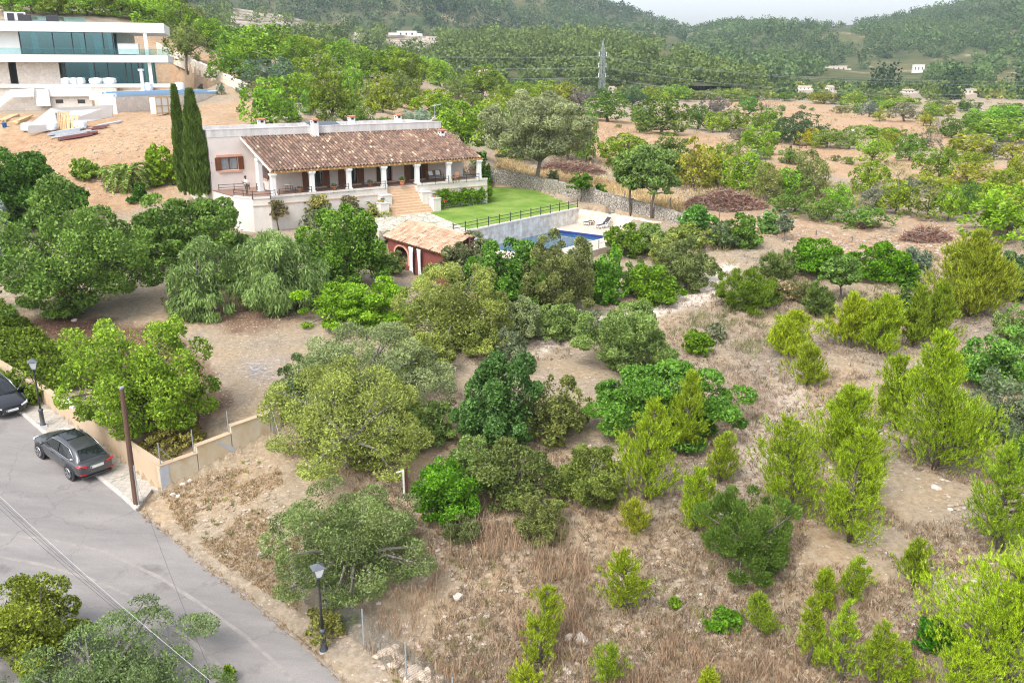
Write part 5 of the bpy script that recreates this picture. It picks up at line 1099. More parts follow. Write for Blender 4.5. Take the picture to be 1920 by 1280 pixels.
for (x0, y0, x1, y1, br, lb) in ((304, 872, 299.5, 829, (326, 862), 'thin braced steel post on the grey cement wall end'), (366.5, 850, 361.5, 804, None, 'thin steel post on the first step of the boundary wall'), (432, 813, 427, 770, None, 'thin steel post on the second step of the boundary wall'), (505, 776, 502, 731, None, 'thin steel post on the top step of the boundary wall')):
    s0, z0 = rt(x0, y0); b_ = RET0 + rd_ * s0 - rn * .15 + [0, 0, z0]; q = onplane(x1, y1, b_, rn); q = np.array([b_[0], b_[1], q[2]])
    bb = None
    if br: s1, z1 = rt(*br); bb = RET0 + rd_ * s1 - rn * .15 + [0, 0, z1]
    steel_post(b_, q, lb, brace=bb)
b_ = at(512, 812); steel_post(b_, b_ + [0, 0, 1.9], 'braced steel post at the upper end of the boundary wall beside the olive', brace=b_ + [.5, -.6, .1])
# wire fence by the lower lamp
wf = empty('wire_fence', at(612, 1163), 0, 'chain link fence on grey posts beside the lower street lamp', 'fence'); o_ = np.array(wf.location)
FP = [at(550, 1115), at(612, 1163), at(683, 1216), at(763, 1282), at(850, 1352)]
for i, p in enumerate(FP):
    mb = MB(); mb.tube([tuple(p - o_ - [0, 0, .2]), tuple(p - o_ + [0, 0, 1.75])], .03, 7)
    if i == 0: e_ = at(571, 1131) - o_; mb.tube([tuple(p - o_ + [0, 0, 1.5]), tuple(e_)], .024, 6)
    mb.build('post', M['galv'], wf)
def mesh_mat():
    m, N, L, B = newmat('chain_link'); B.inputs['Base Color'].default_value = (.16, .19, .18, 1); B.inputs['Metallic'].default_value = .4; B.inputs['Roughness'].default_value = .6
    tc = N.new('ShaderNodeTexCoord'); mx = []
    for rz in (45, -45):
        mp = N.new('ShaderNodeMapping'); mp.inputs['Rotation'].default_value = (0, 0, math.radians(rz)); mp.inputs['Scale'].default_value = (14, 14, 14); L.new(tc.outputs['UV'], mp.inputs[0])
        sx = N.new('ShaderNodeSeparateXYZ'); L.new(mp.outputs[0], sx.inputs[0]); fr = N.new('ShaderNodeMath'); fr.operation = 'FRACT'; L.new(sx.outputs[0], fr.inputs[0]); lt = N.new('ShaderNodeMath'); lt.operation = 'LESS_THAN'; lt.inputs[1].default_value = .13; L.new(fr.outputs[0], lt.inputs[0]); mx.append(lt.outputs[0])
    a = N.new('ShaderNodeMath'); a.operation = 'MAXIMUM'; L.new(mx[0], a.inputs[0]); L.new(mx[1], a.inputs[1]); L.new(a.outputs[0], B.inputs['Alpha']); return m
M['mesh'] = mesh_mat()
for a, b in zip(FP[:-1], FP[1:]):
    me = bpy.data.meshes.new('netting'); L_ = np.linalg.norm(b - a); me.from_pydata([tuple(a - o_ + [0, 0, .05]), tuple(b - o_ + [0, 0, .05]), tuple(b - o_ + [0, 0, 1.6]), tuple(a - o_ + [0, 0, 1.6])], [], [(0, 1, 2, 3)])
    uv = me.uv_layers.new(); 
    for i, c in enumerate(((0, 0), (L_, 0), (L_, 1.55), (0, 1.55))): uv.data[i].uv = c
    me.materials.append(M['mesh']); n_o = bpy.data.objects.new('netting', me); COL.objects.link(n_o); n_o.parent = wf
for (x, y, y2, lb) in ((1121, 330, 321, 'thin wooden stake left of the lawn wall shrubs'), (1171, 376, 359, 'thin stake behind the dry stone wall, between the twin trees and the lemon shrub'), (1256, 393, 372, 'thin stake in the dry grass left of the big brush pile'), (1348, 417, 391, 'stake in front of the big brush pile'), (1410, 417, 405, 'dark stake below the right end of the big brush pile'), (937, 334, 312, 'thin stake right behind the porch end'), (972, 343, 326, 'thin stake left of the lone olive trunk'), (1012, 350, 331, 'thin stake right of the lone olive trunk'), (1530, 441, 432, 'short dark stake above the first bright mastic on the right'), (1598, 452, 443, 'short dark stake between the two bright mastics')):
    p = at(x, y); steel_post(p, p + [0, 0, (y - y2) * depth(p) / F * 1.05], lb, m=M['grey_bark'], th=.1)
p = at(758, 935); hh = 60 * depth(p) / F
gp = empty('gate_post', p, .4, 'rusty and white fence corner post among the green bushes', 'fence post'); mb = MB(); mb.bar((0, 0, -.2), (0, 0, hh), .07); mb.bar((0, 0, hh * .97), (-.3, .15, hh * .9), .05); mb.build('white_post', M['white'], gp); mb = MB(); mb.bar((.16, .05, -.2), (.16, .05, hh * 1.02), .1); mb.build('rusty_post', mat('brown_rust', (.11, .045, .03), .9), gp)
# ---------------------------------------------------------------- street lamps, poles, wires
def lamp(base, label):
    t = empty('street_lamp', base, .5, label, 'street lamp', 'lantern lamps along the street')
    mb = MB(); mb.box(-.2, .2, -.2, .2, -.1, .05); mb.build('footing', M['cement'], t)
    mb = MB(); mb.lathe([(.16, .05), (.16, .1), (.115, .14), (.105, .85), (.13, .88), (.13, .93), (.07, 1.0)], n=12); mb.build('base', mat('dark_cast_iron', (.06, .068, .075), .5), t, True)
    mb = MB(); mb.lathe([(.055, 1.0), (.05, 2.0), (.058, 2.02), (.045, 2.06), (.04, 3.12), (.07, 3.15), (.03, 3.2)], n=10); mb.build('pole', M['iron'], t, True)
    la = MB(); b, tp, z0, z1 = .1, .2, 3.22, 3.6
    for a, c in ((-1, -1), (1, -1), (1, 1), (-1, 1)): la.bar((a * b, c * b, z0), (a * tp, c * tp, z1), .022)
    la.box(-b - .01, b + .01, -b - .01, b + .01, z0 - .03, z0); la.box(-tp - .02, tp + .02, -tp - .02, tp + .02, z1, z1 + .025)
    n = len(la.v); la.v += [(-tp - .05, -tp - .05, z1 + .026), (tp + .05, -tp - .05, z1 + .026), (tp + .05, tp + .05, z1 + .026), (-tp - .05, tp + .05, z1 + .026), (0, 0, z1 + .2)]; la.f += [(n, n + 1, n + 4), (n + 1, n + 2, n + 4), (n + 2, n + 3, n + 4), (n + 3, n, n + 4), (n + 3, n + 2, n + 1, n)]
    la.lathe([(.03, z1 + .18), (.035, z1 + .22), (.01, z1 + .27)], n=8); lt = la.build('lantern', mat('lantern_metal', (.1, .115, .13), .45), t)
    g = MB(); q = .85; g.hexa([(-b * q, -b * q, z0 + .01), (b * q, -b * q, z0 + .01), (b * q, b * q, z0 + .01), (-b * q, b * q, z0 + .01), (-tp * .94, -tp * .94, z1 - .01), (tp * .94, -tp * .94, z1 - .01), (tp * .94, tp * .94, z1 - .01), (-tp * .94, tp * .94, z1 - .01)]); g.build('glass', mat('frosted_lamp_glass', (.82, .85, .88), .3), lt)
lamp(atroad(599, 1224, .0) + [.15, .1, .02], 'black lantern street lamp at the bottom, in front of the grey green bush'); lamp(atroad(81, 798, .12), 'black lantern street lamp on the footway between the two parked cars')
up = empty('wooden_pole', atroad(256, 948, 0), 0, 'bare brown wooden utility pole at the corner of the street wall', 'utility pole')
b_ = np.array(up.location); tp_ = onplane(228, 728, b_, np.array([0, 1, 0])) - b_
mb = MB(); mb.tube([(0, 0, -.3), tuple(tp_ * .5), tuple(tp_)], [.14, .12, .1], 10); mb.build('pole', mat('old_pole_wood', (.13, .07, .045), .9, (.07, .04, .03), 5, stretch=(1, 1, .1)), up)
mb = MB(); mb.tube([tuple(tp_ + [0, 0, .002]), tuple(tp_ + [0, 0, .08])], .11, 10); mb.build('pole_cap', M['galv'], up)
mb = MB(); mb.bar((.13, -.05, 0), tuple(tp_ * .36 + np.array([.13, -.05, 0])), .05); mb.build('cable_cover', M['galv'], up)
PT = atY(399, 1276, 19.5); pb = np.array([PT[0], PT[1], zroad(PT[0], PT[1])])
cp = empty('cable_pole', pb, 0, 'dark cable pole with insulators rising at the bottom edge', 'utility pole'); hz = PT[2] - pb[2]
mb = MB(); mb.tube([(0, 0, -.3), (0, 0, hz)], [.14, .1], 10); mb.build('pole', M['grey_bark'], cp)
mb = MB(); mb.bar((-.3, .2, hz - .25), (.3, -.2, hz - .25), .07); mb.build('crossarm', M['iron'], cp)
for k in (-1, 0, 1):
    mb = MB(); mb.lathe([(.02, 0), (.05, .02), (.03, .05), (.055, .07), (.02, .12)], (k * .2, -k * .13, hz - .21), 8); mb.build('insulator', M['iron'], cp, True)
def wire(a, b, sag, rad, m, label, group=None, name='cable', n=22):
    a, b = np.array(a), np.array(b); mb = MB(); P = [tuple((a + (b - a) * t) - a - np.array([0, 0, sag * 4 * t * (1 - t)])) for t in np.linspace(0, 1, n)]
    mb.tube(P, rad, 5, False); o = mb.build(name, m, loc=a); tag(o, label, 'cable', group); return o
M['cable'] = mat('cable_black', (.05, .05, .055), .6); M['cable_pale'] = mat('cable_grey', (.45, .46, .48), .5)
wls = ['uppermost pale cable of the bundle crossing the street', 'second dark cable of the bundle crossing the street', 'third dark cable of the bundle crossing the street', 'lowest dark cable of the bundle crossing the street']
for i, (py, dz) in enumerate(((902, .1), (908, 0), (914, -.05), (925, -.1))):
    wire(PT + [0, 0, -.1 + dz * .4], atY(-160, py - 130, 34), .35 + .05 * i, .006 if i == 0 else .0065, M['cable_pale'] if i == 0 else M['cable'], wls[i], 'street cables')
wire(PT + [.05, .05, -.1], b_ + tp_ * .35, .5, .006, M['cable'], 'single thin cable from the bottom pole to the wooden pole', 'street cables')
# ---------------------------------------------------------------- cars
M['tyre'] = mat('tyre', (.02, .02, .02), .85); M['rim'] = mat('alloy', (.5, .51, .53), .3, metal=.8); M['carglass'] = glass_mat('car_glass', (.012, .016, .018), .04)
M['chrome'] = mat('chrome', (.75, .76, .78), .15, metal=1); M['tail'] = mat('tail_lamp', (.5, .015, .03), .2); M['headl'] = mat('headlamp', (.75, .78, .8), .1); M['plate'] = mat('plate', (.85, .86, .86), .4); M['euband'] = mat('plate_band', (.03, .1, .5), .4); M['redglow'] = M['tail']
def carpaint(name, c): return mat(name, c, .28, tuple(q * .92 for q in c), 2, metal=.35, coat=.8)
def loft(sts, closed=True):
    """sts: [(x, [(y,z)... from bottom centre up one side to top centre])] mirrored"""
    mb = MB(); rings = []
    for x, half in sts:
        ring = [(x, y, z) for y, z in half] + [(x, -y, z) for y, z in reversed(half)]; rings.append(ring)
    n = len(rings[0]); base = 0
    for ring in rings: mb.v += ring
    for i in range(len(rings) - 1):
        for k in range(n): a, b = i * n + k, i * n + (k + 1) % n; mb.f.append((a, b, b + n, a + n))
    mb.f.append(tuple(range(n))); mb.f.append(tuple((len(rings) - 1) * n + k for k in reversed(range(n)))); return mb
def subs(o, lv_=2):
    m = o.modifiers.new('smooth', 'SUBSURF'); m.levels = lv_; m.render_levels = lv_
    for p in o.data.polygons: p.use_smooth = True
    return o
def car(name, label, loc, rz, pitch, paint, suv, rear_detail=True, door_open=False):
    t = empty(name, loc, rz, label, 'car', 'cars parked along the street'); t.rotation_euler = (0, -pitch, rz)
    k = 1.0 if suv else .86
    S_ = [(-2.48, .70, .46, .62, .93), (-2.40, .86, .36, .64, 1.0), (-2.1, .95, .29, .66, 1.05), (-1.4, .985, .26, .66, 1.04), (-.5, .97, .25, .64, 1.0), (.5, .965, .25, .63, .99), (1.1, .975, .26, .64, 1.0), (1.6, .965, .28, .64, .96), (2.1, .93, .3, .62, .88), (2.38, .82, .36, .58, .78), (2.5, .6, .44, .55, .68)]
    sts = []
    for x, w, zb, zm, zt in S_:
        if not suv: zt = zt * .9; zb = zb * .8; zm *= .9
        sts.append((x, [(0, zb), (w * .8, zb), (w * .97, zb + .06), (w, zm), (w * .97, zt - .12), (w * .88, zt - .02), (w * .6, zt + .015), (0, zt + .03)]))
    subs(loft(sts).build('body', paint, t))
    # cabin
    C_ = [(-2.2, .74, 1.0, 1.03), (-1.95, .74, .98, 1.26), (-1.55, .70, .97, 1.5), (-.9, .71, .96, 1.595), (-.1, .72, .96, 1.615), (.45, .71, .97, 1.56), (.8, .72, .98, 1.38), (1.3, .76, .95, 1.02)]
    sts = []
    for x, w, zb, zt in C_:
        if not suv: zb *= .9; zt = zt * .895
        f = (zt - zb); sts.append((x, [(0, zb - .1), (w + .11, zb - .08), (w + .1, zb + .02), (w + .05, zb + f * .45), (w - .05, zb + f * .82), (w - .14, zt - .015), (w * .5, zt + .01), (0, zt + .02)]))
    cab = subs(loft(sts).build('roof', paint, t))
    zs = 1.0 if suv else .895
    def patch(nm, pts, m, par=t, off=.012, th=.01):
        P = [Vector(p) for p in pts]; n = (P[1] - P[0]).cross(P[-1] - P[0]).normalized(); mb = MB(); c = sum(P, Vector()) / len(P)
        if n.dot(c - Vector((0, 0, .7))) < 0: n = -n
        Q = [p + n * off for p in P]; R_ = [p - n * .03 for p in P]; k_ = len(Q); mb.v += [tuple(q) for q in Q] + [tuple(q) for q in R_]; mb.f.append(tuple(range(k_))); mb.f.append(tuple(range(2 * k_ - 1, k_ - 1, -1)))
        for i in range(k_): j = (i + 1) % k_; mb.f.append((i, j, k_ + j, k_ + i))
        return mb.build(nm, m, par)
    z_ = lambda z: z * zs
    patch('rear_window', [(-2.1, -.66, z_(1.12)), (-2.1, .66, z_(1.12)), (-1.62, .52, z_(1.49)), (-1.62, -.52, z_(1.49))], M['carglass'], off=.03)
    patch('windscreen', [(1.18, .72, z_(1.06)), (1.18, -.72, z_(1.06)), (.62, -.57, z_(1.5)), (.62, .57, z_(1.5))], M['carglass'], off=.035)
    if suv: patch('sunroof', [(.35, .45, 1.6), (.35, -.45, 1.6), (-.55, -.46, 1.64), (-.55, .46, 1.64)], M['carglass'], off=.012)
    for s_ in (-1, 1):
        patch('side_window', [(.98, s_ * .845, z_(1.06)), (.42, s_ * .70, z_(1.45)), (-.3, s_ * .68, z_(1.5)), (-.33, s_ * .85, z_(1.06))], M['carglass'], off=.03)
        patch('side_window', [(-.4, s_ * .85, z_(1.06)), (-.37, s_ * .68, z_(1.5)), (-1.1, s_ * .675, z_(1.46)), (-1.62, s_ * .75, z_(1.17)), (-1.3, s_ * .84, z_(1.06))], M['carglass'], off=.03)
        mb = MB(); mb.tube([(1.1, s_ * .9, z_(1.035)), (0, s_ * .915, z_(1.035)), (-1.4, s_ * .9, z_(1.04)), (-1.75, s_ * .8, z_(1.15))], .018, 5); mb.tube([(1.05, s_ * .87, z_(1.06)), (.45, s_ * .72, z_(1.5)), (-.3, s_ * .69, z_(1.56)), (-1.15, s_ * .68, z_(1.5)), (-1.75, s_ * .78, z_(1.17))], .016, 5); mb.build('window_trim', M['chrome'], t, True)
        for x in (.12, -.95): mb = MB(); mb.box(x - .11, x + .11, s_ * .985 - .02, s_ * .985 + .02, z_(.86), z_(.895)); mb.build('handle', M['chrome'], t)
        mb = MB(); mb.tube([(1.0, s_ * .9, z_(1.02)), (.98, s_ * 1.0, z_(1.06)), (.97, s_ * 1.12, z_(1.08))], [.04, .07, .06], 8); mb.build('mirror', paint, t, True)
        for x in (-1.5, 1.5):
            mb = MB(); mb.tube([(x, s_ * .9, .37), (x, s_ * .985, .37)], .47, 28); mb.build('wheel_arch', M['iron'], t)
            w = empty('wheel', (x, s_ * .9, .37)); w.parent = t
            mb = MB(); mb.tube([(0, -.12, 0), (0, -.11, 0), (0, .11, 0), (0, .12, 0)], [.34, .37, .37, .34], 28); mb.build('tyre', M['tyre'], w, loc=(0, s_ * .0, 0))
            mb = MB(); mb.tube([(0, s_ * .122, 0), (0, s_ * .126, 0)], .245, 24)
            rim = mb.build('rim', M['iron'], w); mb = MB()
            for q in range(5): a = q * 1.2566; mb.bar((0, s_ * .135, 0), (math.cos(a) * .24, s_ * .135, math.sin(a) * .24), .07, .02)
            mb.tube([(0, s_ * .125, 0), (0, s_ * .145, 0)], .06, 12); mb.tube([(math.cos(q * .2618) * .25, s_ * .13, math.sin(q * .2618) * .25) for q in range(25)], .016, 5, False); mb.build('spokes', M['rim'], rim)
        patch('tail_light', [(-2.47, s_ * .5, z_(.86)), (-2.36, s_ * .9, z_(.93)), (-2.2, s_ * .95, z_(1.0)), (-2.38, s_ * .84, z_(.985)), (-2.47, s_ * .5, z_(.95))], M['tail'], off=.03)
        patch('reflector', [(-2.46, s_ * .55, z_(.47)), (-2.38, s_ * .84, z_(.47)), (-2.38, s_ * .84, z_(.53)), (-2.46, s_ * .55, z_(.53))], M['tail'], off=.03)
        patch('headlight', [(2.46, s_ * .5, z_(.66)), (2.33, s_ * .84, z_(.72)), (2.12, s_ * .92, z_(.79)), (2.3, s_ * .8, z_(.8)), (2.44, s_ * .5, z_(.73))], M['headl'], off=.04)
    mb = MB(); mb.box(-2.5, -2.47, -.33, .33, z_(.76), z_(.89)); pl_ = mb.build('number_plate', M['plate'], t); mb = MB(); mb.box(-2.503, -2.5, .27, .33, z_(.76), z_(.89)); mb.build('plate_band', M['euband'], pl_)
    mb = MB(); mb.box(2.5, 2.54, -.3, .3, z_(.48), z_(.6)); pl_ = mb.build('number_plate', M['plate'], t); mb = MB(); mb.box(2.54, 2.543, -.3, -.25, z_(.48), z_(.6)); mb.build('plate_band', M['euband'], pl_)
    mb = MB(); mb.hexa([(2.4, -.55, z_(.36)), (2.53, -.5, z_(.36)), (2.53, .5, z_(.36)), (2.4, .55, z_(.36)), (2.4, -.4, z_(.68)), (2.5, -.36, z_(.68)), (2.5, .36, z_(.68)), (2.4, .4, z_(.68))]); mb.build('grille', M['iron'], t)
    mb = MB(); mb.box(-2.46, -2.3, -.75, .75, .27, .38); mb.build('rear_skirt', M['iron'], t)
    mb = MB(); mb.bar((-2.49, -.36, z_(.925)), (-2.49, .36, z_(.925)), .03); mb.build('trim', M['chrome'], t)
    if door_open:
        d = empty('door', (1.0, .95, 0)); d.parent = t; d.rotation_euler = (0, 0, -1.15)
        mb = MB(); mb.hexa([(-1.1, -.04, .3), (0, -.04, .3), (0, .04, .3), (-1.1, .04, .3), (-1.1, -.04, .92), (0, -.04, .9), (0, .04, .9), (-1.1, .04, .92)]); mb.build('panel', paint, d, bevel=.02)
        mb = MB(); mb.tube([(0, 0, .9), (-.55, -.12, 1.3), (-1.05, -.14, 1.34), (-1.1, 0, .92)], .03, 6); mb.build('window_frame', paint, d)
    return t
a, b = atroad(73.5, 858), atroad(129, 899); ax = (a - b); ax[2] = 0; wb = np.linalg.norm(ax); ax /= wb; nl = np.array([-ax[1], ax[0], 0])
print('wheelbase', wb); c_ = (a + b) / 2 - nl * .98; hd = math.atan2(ax[1], ax[0]); zc = zroad(c_[0], c_[1]); gr = .121 * (ax[0] * RD[0] + ax[1] * RD[1])
sc_ = wb / 3.0
suv = car('suv', 'dark grey coupe style suv parked with its tail towards the pole', (c_[0], c_[1], zc + .01), hd, math.atan(gr), carpaint('grey_paint', (.06, .063, .07)), True); suv.scale = (sc_, sc_, sc_)
k0, k1 = atroad(0, 742), atroad(42.6, 776.5); kd = k1 - k0; kd[2] = 0; kd /= np.linalg.norm(kd); fr = atroad(25, 783); c2 = fr - kd * 2.45; nn = np.array([-kd[1], kd[0], 0])
zc = zroad(c2[0], c2[1]); gr = .121 * (kd[0] * RD[0] + kd[1] * RD[1])
car('hatchback', 'black hatchback facing the camera with its driver door open, cut by the left edge', (c2[0], c2[1], zc + .01), math.atan2(kd[1], kd[0]), math.atan(gr), carpaint('black_paint', (.014, .015, .02)), False, door_open=True)
# ---------------------------------------------------------------- pylon and its wires
pyb = atY(1128, 178, 430); pyb[2] = float(ground(pyb[0], pyb[1])); ptop = atY(1131, 75, 430)[2] - pyb[2]
py = empty('pylon', pyb, .35, 'grey steel lattice power pylon standing beyond the fields', 'pylon'); M['pylon'] = mat('pylon_steel', (.36, .39, .42), .5, metal=.2)
def half(z): return .75 * (1 - z / ptop) + .5 if z < ptop * .8 else max(.08, .65 * (1 - (z - ptop * .8) / (ptop * .2)))
mb = MB(); zz = np.linspace(0, ptop, 17)
for z0, z1 in zip(zz[:-1], zz[1:]):
    a, b = half(z0), half(z1); c0 = [(-a, -a), (a, -a), (a, a), (-a, a)]; c1 = [(-b, -b), (b, -b), (b, b), (-b, b)]
    for i in range(4):
        j = (i + 1) % 4; mb.bar((*c0[i], z0), (*c1[i], z1), .13); mb.bar((*c0[i], z0), (*c1[j], z1), .06); mb.bar((*c0[j], z0), (*c1[i], z1), .06); mb.bar((*c1[i], z1), (*c1[j], z1), .07)
mb.build('tower', M['pylon'], py); ARM = []
for f in (.78, .58, .40):
    z = ptop * f; h_ = half(z)
    for s_ in (-1, 1):
        mb = MB()
        for y in (-h_, h_): mb.bar((s_ * h_, y, z), (s_ * 1.9, 0, z), .14); mb.bar((s_ * h_, y, z + 1.5), (s_ * 1.9, 0, z), .08)
        ARM.append((s_ * 1.85, z)); mb.build('crossarm', M['pylon'], py)
    for s_ in (-1, 1):
        mb = MB(); mb.lathe([(.12, 0), (.24, -.3), (.14, -.6), (.24, -.9), (.14, -1.2), (.24, -1.5), (.12, -1.9)], (s_ * 1.85, 0, z), 8); mb.build('insulator', M['white'], py)
ca, sa = math.cos(.35), math.sin(.35); M['wire'] = mat('power_line', (.3, .32, .34), .5)
for i, (x, z) in enumerate(ARM):
    p = pyb + np.array([x * ca, x * sa, z - 1.9]); hgt = ['top', 'top', 'middle', 'middle', 'lowest', 'lowest'][i]; sd_ = ['nearer', 'farther'][i % 2]
    wire(p, atY(2150, 150 + 28 * (i // 2) + 10 * (i % 2), 250), 4, .022, M['wire'], f'{hgt} {sd_} power line running right from the pylon', 'power lines on the pylon', 'power_line', 30)
    wire(p, atY(250, 55 + 22 * (i // 2) + 6 * (i % 2), 640), 6, .03, M['wire'], f'{hgt} {sd_} power line running left from the pylon', 'power lines on the pylon', 'power_line', 30)
# ---------------------------------------------------------------- far houses
HV_ALL = {'left': LMV.reshape(-1, 3), 'right': RHV.reshape(-1, 3), 'mid': MRV.reshape(-1, 3)}
def hill_at(which, px, py):
    V = HV_ALL[which]; Z = V[:, 1] * CT - (V[:, 2] - H) * ST; X = 960 + F * V[:, 0] / Z; Y = 640 - F * (V[:, 1] * ST + (V[:, 2] - H) * CT) / Z
    k = np.argsort((X - px) ** 2 + (Y - py) ** 2 + (V[:, 1] > 1700) * 1e5)[:3]; return V[k].mean(0)
M['farwall'] = mat('pale_house_wall', (.68, .58, .48), .8); M['farwhite'] = mat('white_house_wall', (.8, .78, .74), .8); M['farroof'] = mat('brown_tile_roof', (.5, .36, .27), .85)
HBOX = []
def far_house(px, py, w, h, p, label, m, gable=True, extra=False, rz=None):
    HBOX.append((px - w * (1.0 if extra else .6), px + w * (.9 if extra else .6), py - h, py + 5, p[1]))
    p = np.array(p); Z = depth(p); wm, hm = w * Z / F, h * Z / F; r = np.random.RandomState(int(px))
    t = empty('distant_house', p, rz if rz is not None else r.uniform(-.5, .5), label, 'house'); d = wm * .6; hw_ = hm * (.68 if gable else 1)
    mb = MB(); mb.box(-wm / 2, wm / 2, 0, d, -3, hw_)
    if extra: mb.box(-wm * .95, -wm * .503, d * .1, d * .9, -3, hw_ * .75); mb.box(wm * .503, wm * .8, d * .1, d * .9, -3, hw_ * .6)
    mb.build('wall', m, t)
    mb = MB()
    if gable:
        o = .05 * wm; n = 0; mb.v += [(-wm / 2 - o, -o, hw_), (wm / 2 + o, -o, hw_), (wm / 2 + o, d + o, hw_), (-wm / 2 - o, d + o, hw_), (-wm / 2 - o, d / 2, hm), (wm / 2 + o, d / 2, hm)]; mb.f += [(0, 1, 5, 4), (2, 3, 4, 5), (1, 2, 5), (3, 0, 4), (3, 2, 1, 0)]
    else: mb.box(-wm / 2 - .2, wm / 2 + .2, -.2, d + .2, hm, hm + .25)
    mb.build('roof', M['farroof'] if gable else M['farwhite'], t)
    for k in range(3):
        x = -wm * .3 + wm * .3 * k; mb = MB(); mb.box(x - wm * .045, x + wm * .045, -.06, -.01, hw_ * .35, hw_ * .72); mb.build('window', M['iron'], t)
G_ = lambda px, Y: (lambda q: np.array([q[0], q[1], float(ground(q[0], q[1]))]))(atY(px, 150, Y))
far_house(765, 66, 36, 10, hill_at('mid', 765, 66), 'long white house high on the wooded middle ridge', M['farwhite'], False, True); far_house(807, 77, 18, 8, hill_at('mid', 807, 78), 'pale stepped house right of the long white ridge house', M['farwall'], False, True); far_house(745, 84, 12, 8, hill_at('mid', 745, 84), 'small ochre house below the long white ridge house', M['farwall'])
far_house(902, 141, 20, 13, G_(902, 420) + [0, 0, 6], 'beige house half hidden behind the hillside trees left of the pylon', M['farwall']); far_house(962, 142, 26, 8, G_(962, 520) + [0, 0, 4], 'low pink walled house between the hillside and the pylon', M['farwall'], False)
far_house(1148, 176, 12, 14, G_(1150, 460), 'narrow pale pink house just right of the pylon', M['farwhite'], True, rz=.7); far_house(1043, 145, 12, 5, G_(1043, 620), 'tiny white house left of the pylon in the orchards', M['farwhite']); far_house(1101, 146, 9, 5, G_(1101, 640), 'tiny white shed close left of the pylon', M['farwhite'], False)
far_house(1255, 83, 16, 7, hill_at('right', 1255, 86), 'pale house high between the two mountains', M['farwall']); far_house(1245, 101, 30, 6, hill_at('right', 1245, 103), 'long low pink house below the saddle of the mountains', M['farwall'], False); far_house(1575, 137, 34, 11, hill_at('right', 1575, 136), 'large beige farmhouse with side wings at the foot of the right hill', M['farwall'], False, True); far_house(1726, 136, 20, 14, hill_at('right', 1726, 136), 'tall white house with a dark side at the foot of the right hill', M['farwhite'], False)
far_house(1312, 166, 18, 10, G_(1312, 560), 'pale house left among the orchard trees below the saddle', M['farwall']); far_house(1424, 177, 12, 6, G_(1424, 480), 'small white house low in the orchards', M['farwhite']); far_house(1510, 170, 22, 8, G_(1510, 520), 'white house with a low roof in the middle of the orchards', M['farwhite'], True, True); far_house(1561, 172, 16, 12, G_(1561, 500), 'grey roofed white house beside the dark cypress row', M['farwhite'], True, rz=.6); far_house(1708, 178, 24, 8, G_(1708, 480), 'white house right of the dark cypress row', M['farwhite'], True, True); far_house(1822, 184, 26, 9, G_(1822, 460), 'pale stone house at the right among orchards', M['farwall'], False); far_house(1797, 213, 24, 8, atY(1797, 213, 330), 'low beige shed beyond the right hand field', M['farwall'], True); far_house(1880, 190, 10, 7, G_(1880, 440), 'small white hut near the right edge', M['farwhite'], False)
far_house(1605, 250, 12, 6, at(1604, 252), 'small white roofed hut in the hedge between two fields', M['farwhite'], False)
# ---------------------------------------------------------------- brush piles, rocks, goats
M['stick'] = mat('dead_sticks', (.22, .15, .11), .9, (.28, .21, .16), .8); M['redstick'] = mat('red_sticks', (.2, .065, .045), .9, (.2, .12, .09), .7)
def brush(px, py, w, h, label, n, seed):
    r = np.random.RandomState(seed); p = at(px, py); Z = depth(p); W_, H_ = w * Z / F, h * Z / F * 1.1; V, Q = [], []
    t = empty('brush_pile', p, 0, label, 'brush pile')
    for k in range(n):
        a = r.rand() * 6.283; rr_ = r.rand() ** .5; c = np.array([math.cos(a) * rr_ * W_ / 2, math.sin(a) * rr_ * W_ * .26, 0]); c[2] = H_ * .8 * (1 - rr_ ** 2.2) * (.2 + .8 * r.rand()) * (.55 + .9 * fbm(np.array([c[0] * .45 + seed]), np.array([c[1] * .45]), 2, seed)[0]) + float(ground(p[0] + c[0], p[1] + c[1])) - p[2] + .05
        d = unit(r.normal(size=3) * [1, 1, .5]); L_ = r.uniform(.25, 1.2) * .5; w_ = unit(np.cross(d, r.normal(size=3))) * r.uniform(.015, .04); k1 = c + d * L_ * .5 + r.normal(size=3) * .1
        b = len(V); V += [c - d * L_ - w_, c - d * L_ + w_, c + w_, c - w_, k1 + d * L_ * .5 - w_ * .3, k1 + d * L_ * .5 + w_ * .3]; Q += [(b, b + 1, b + 2, b + 3), (b + 3, b + 2, b + 5, b + 4)]
    V = np.array(V); m_ = len(Q) // 2; mesh_np('branches', V, np.array(Q[:m_ - m_ % 2]), M['redstick'], t); mesh_np('twigs', V, np.array(Q[m_ - m_ % 2:]), M['stick'], t)
brush(1358, 388, 160, 42, 'long pile of reddish cut branches beyond the dry stone wall', 4200, 1); brush(1735, 450, 90, 36, 'cone shaped pile of cut branches on the orange soil at right', 2000, 2); brush(1072, 325, 128, 30, 'pile of dark red cut branches right of the lone olive', 2600, 3); brush(1620, 428, 40, 12, 'small low heap of twigs below the mid right thicket', 500, 4)
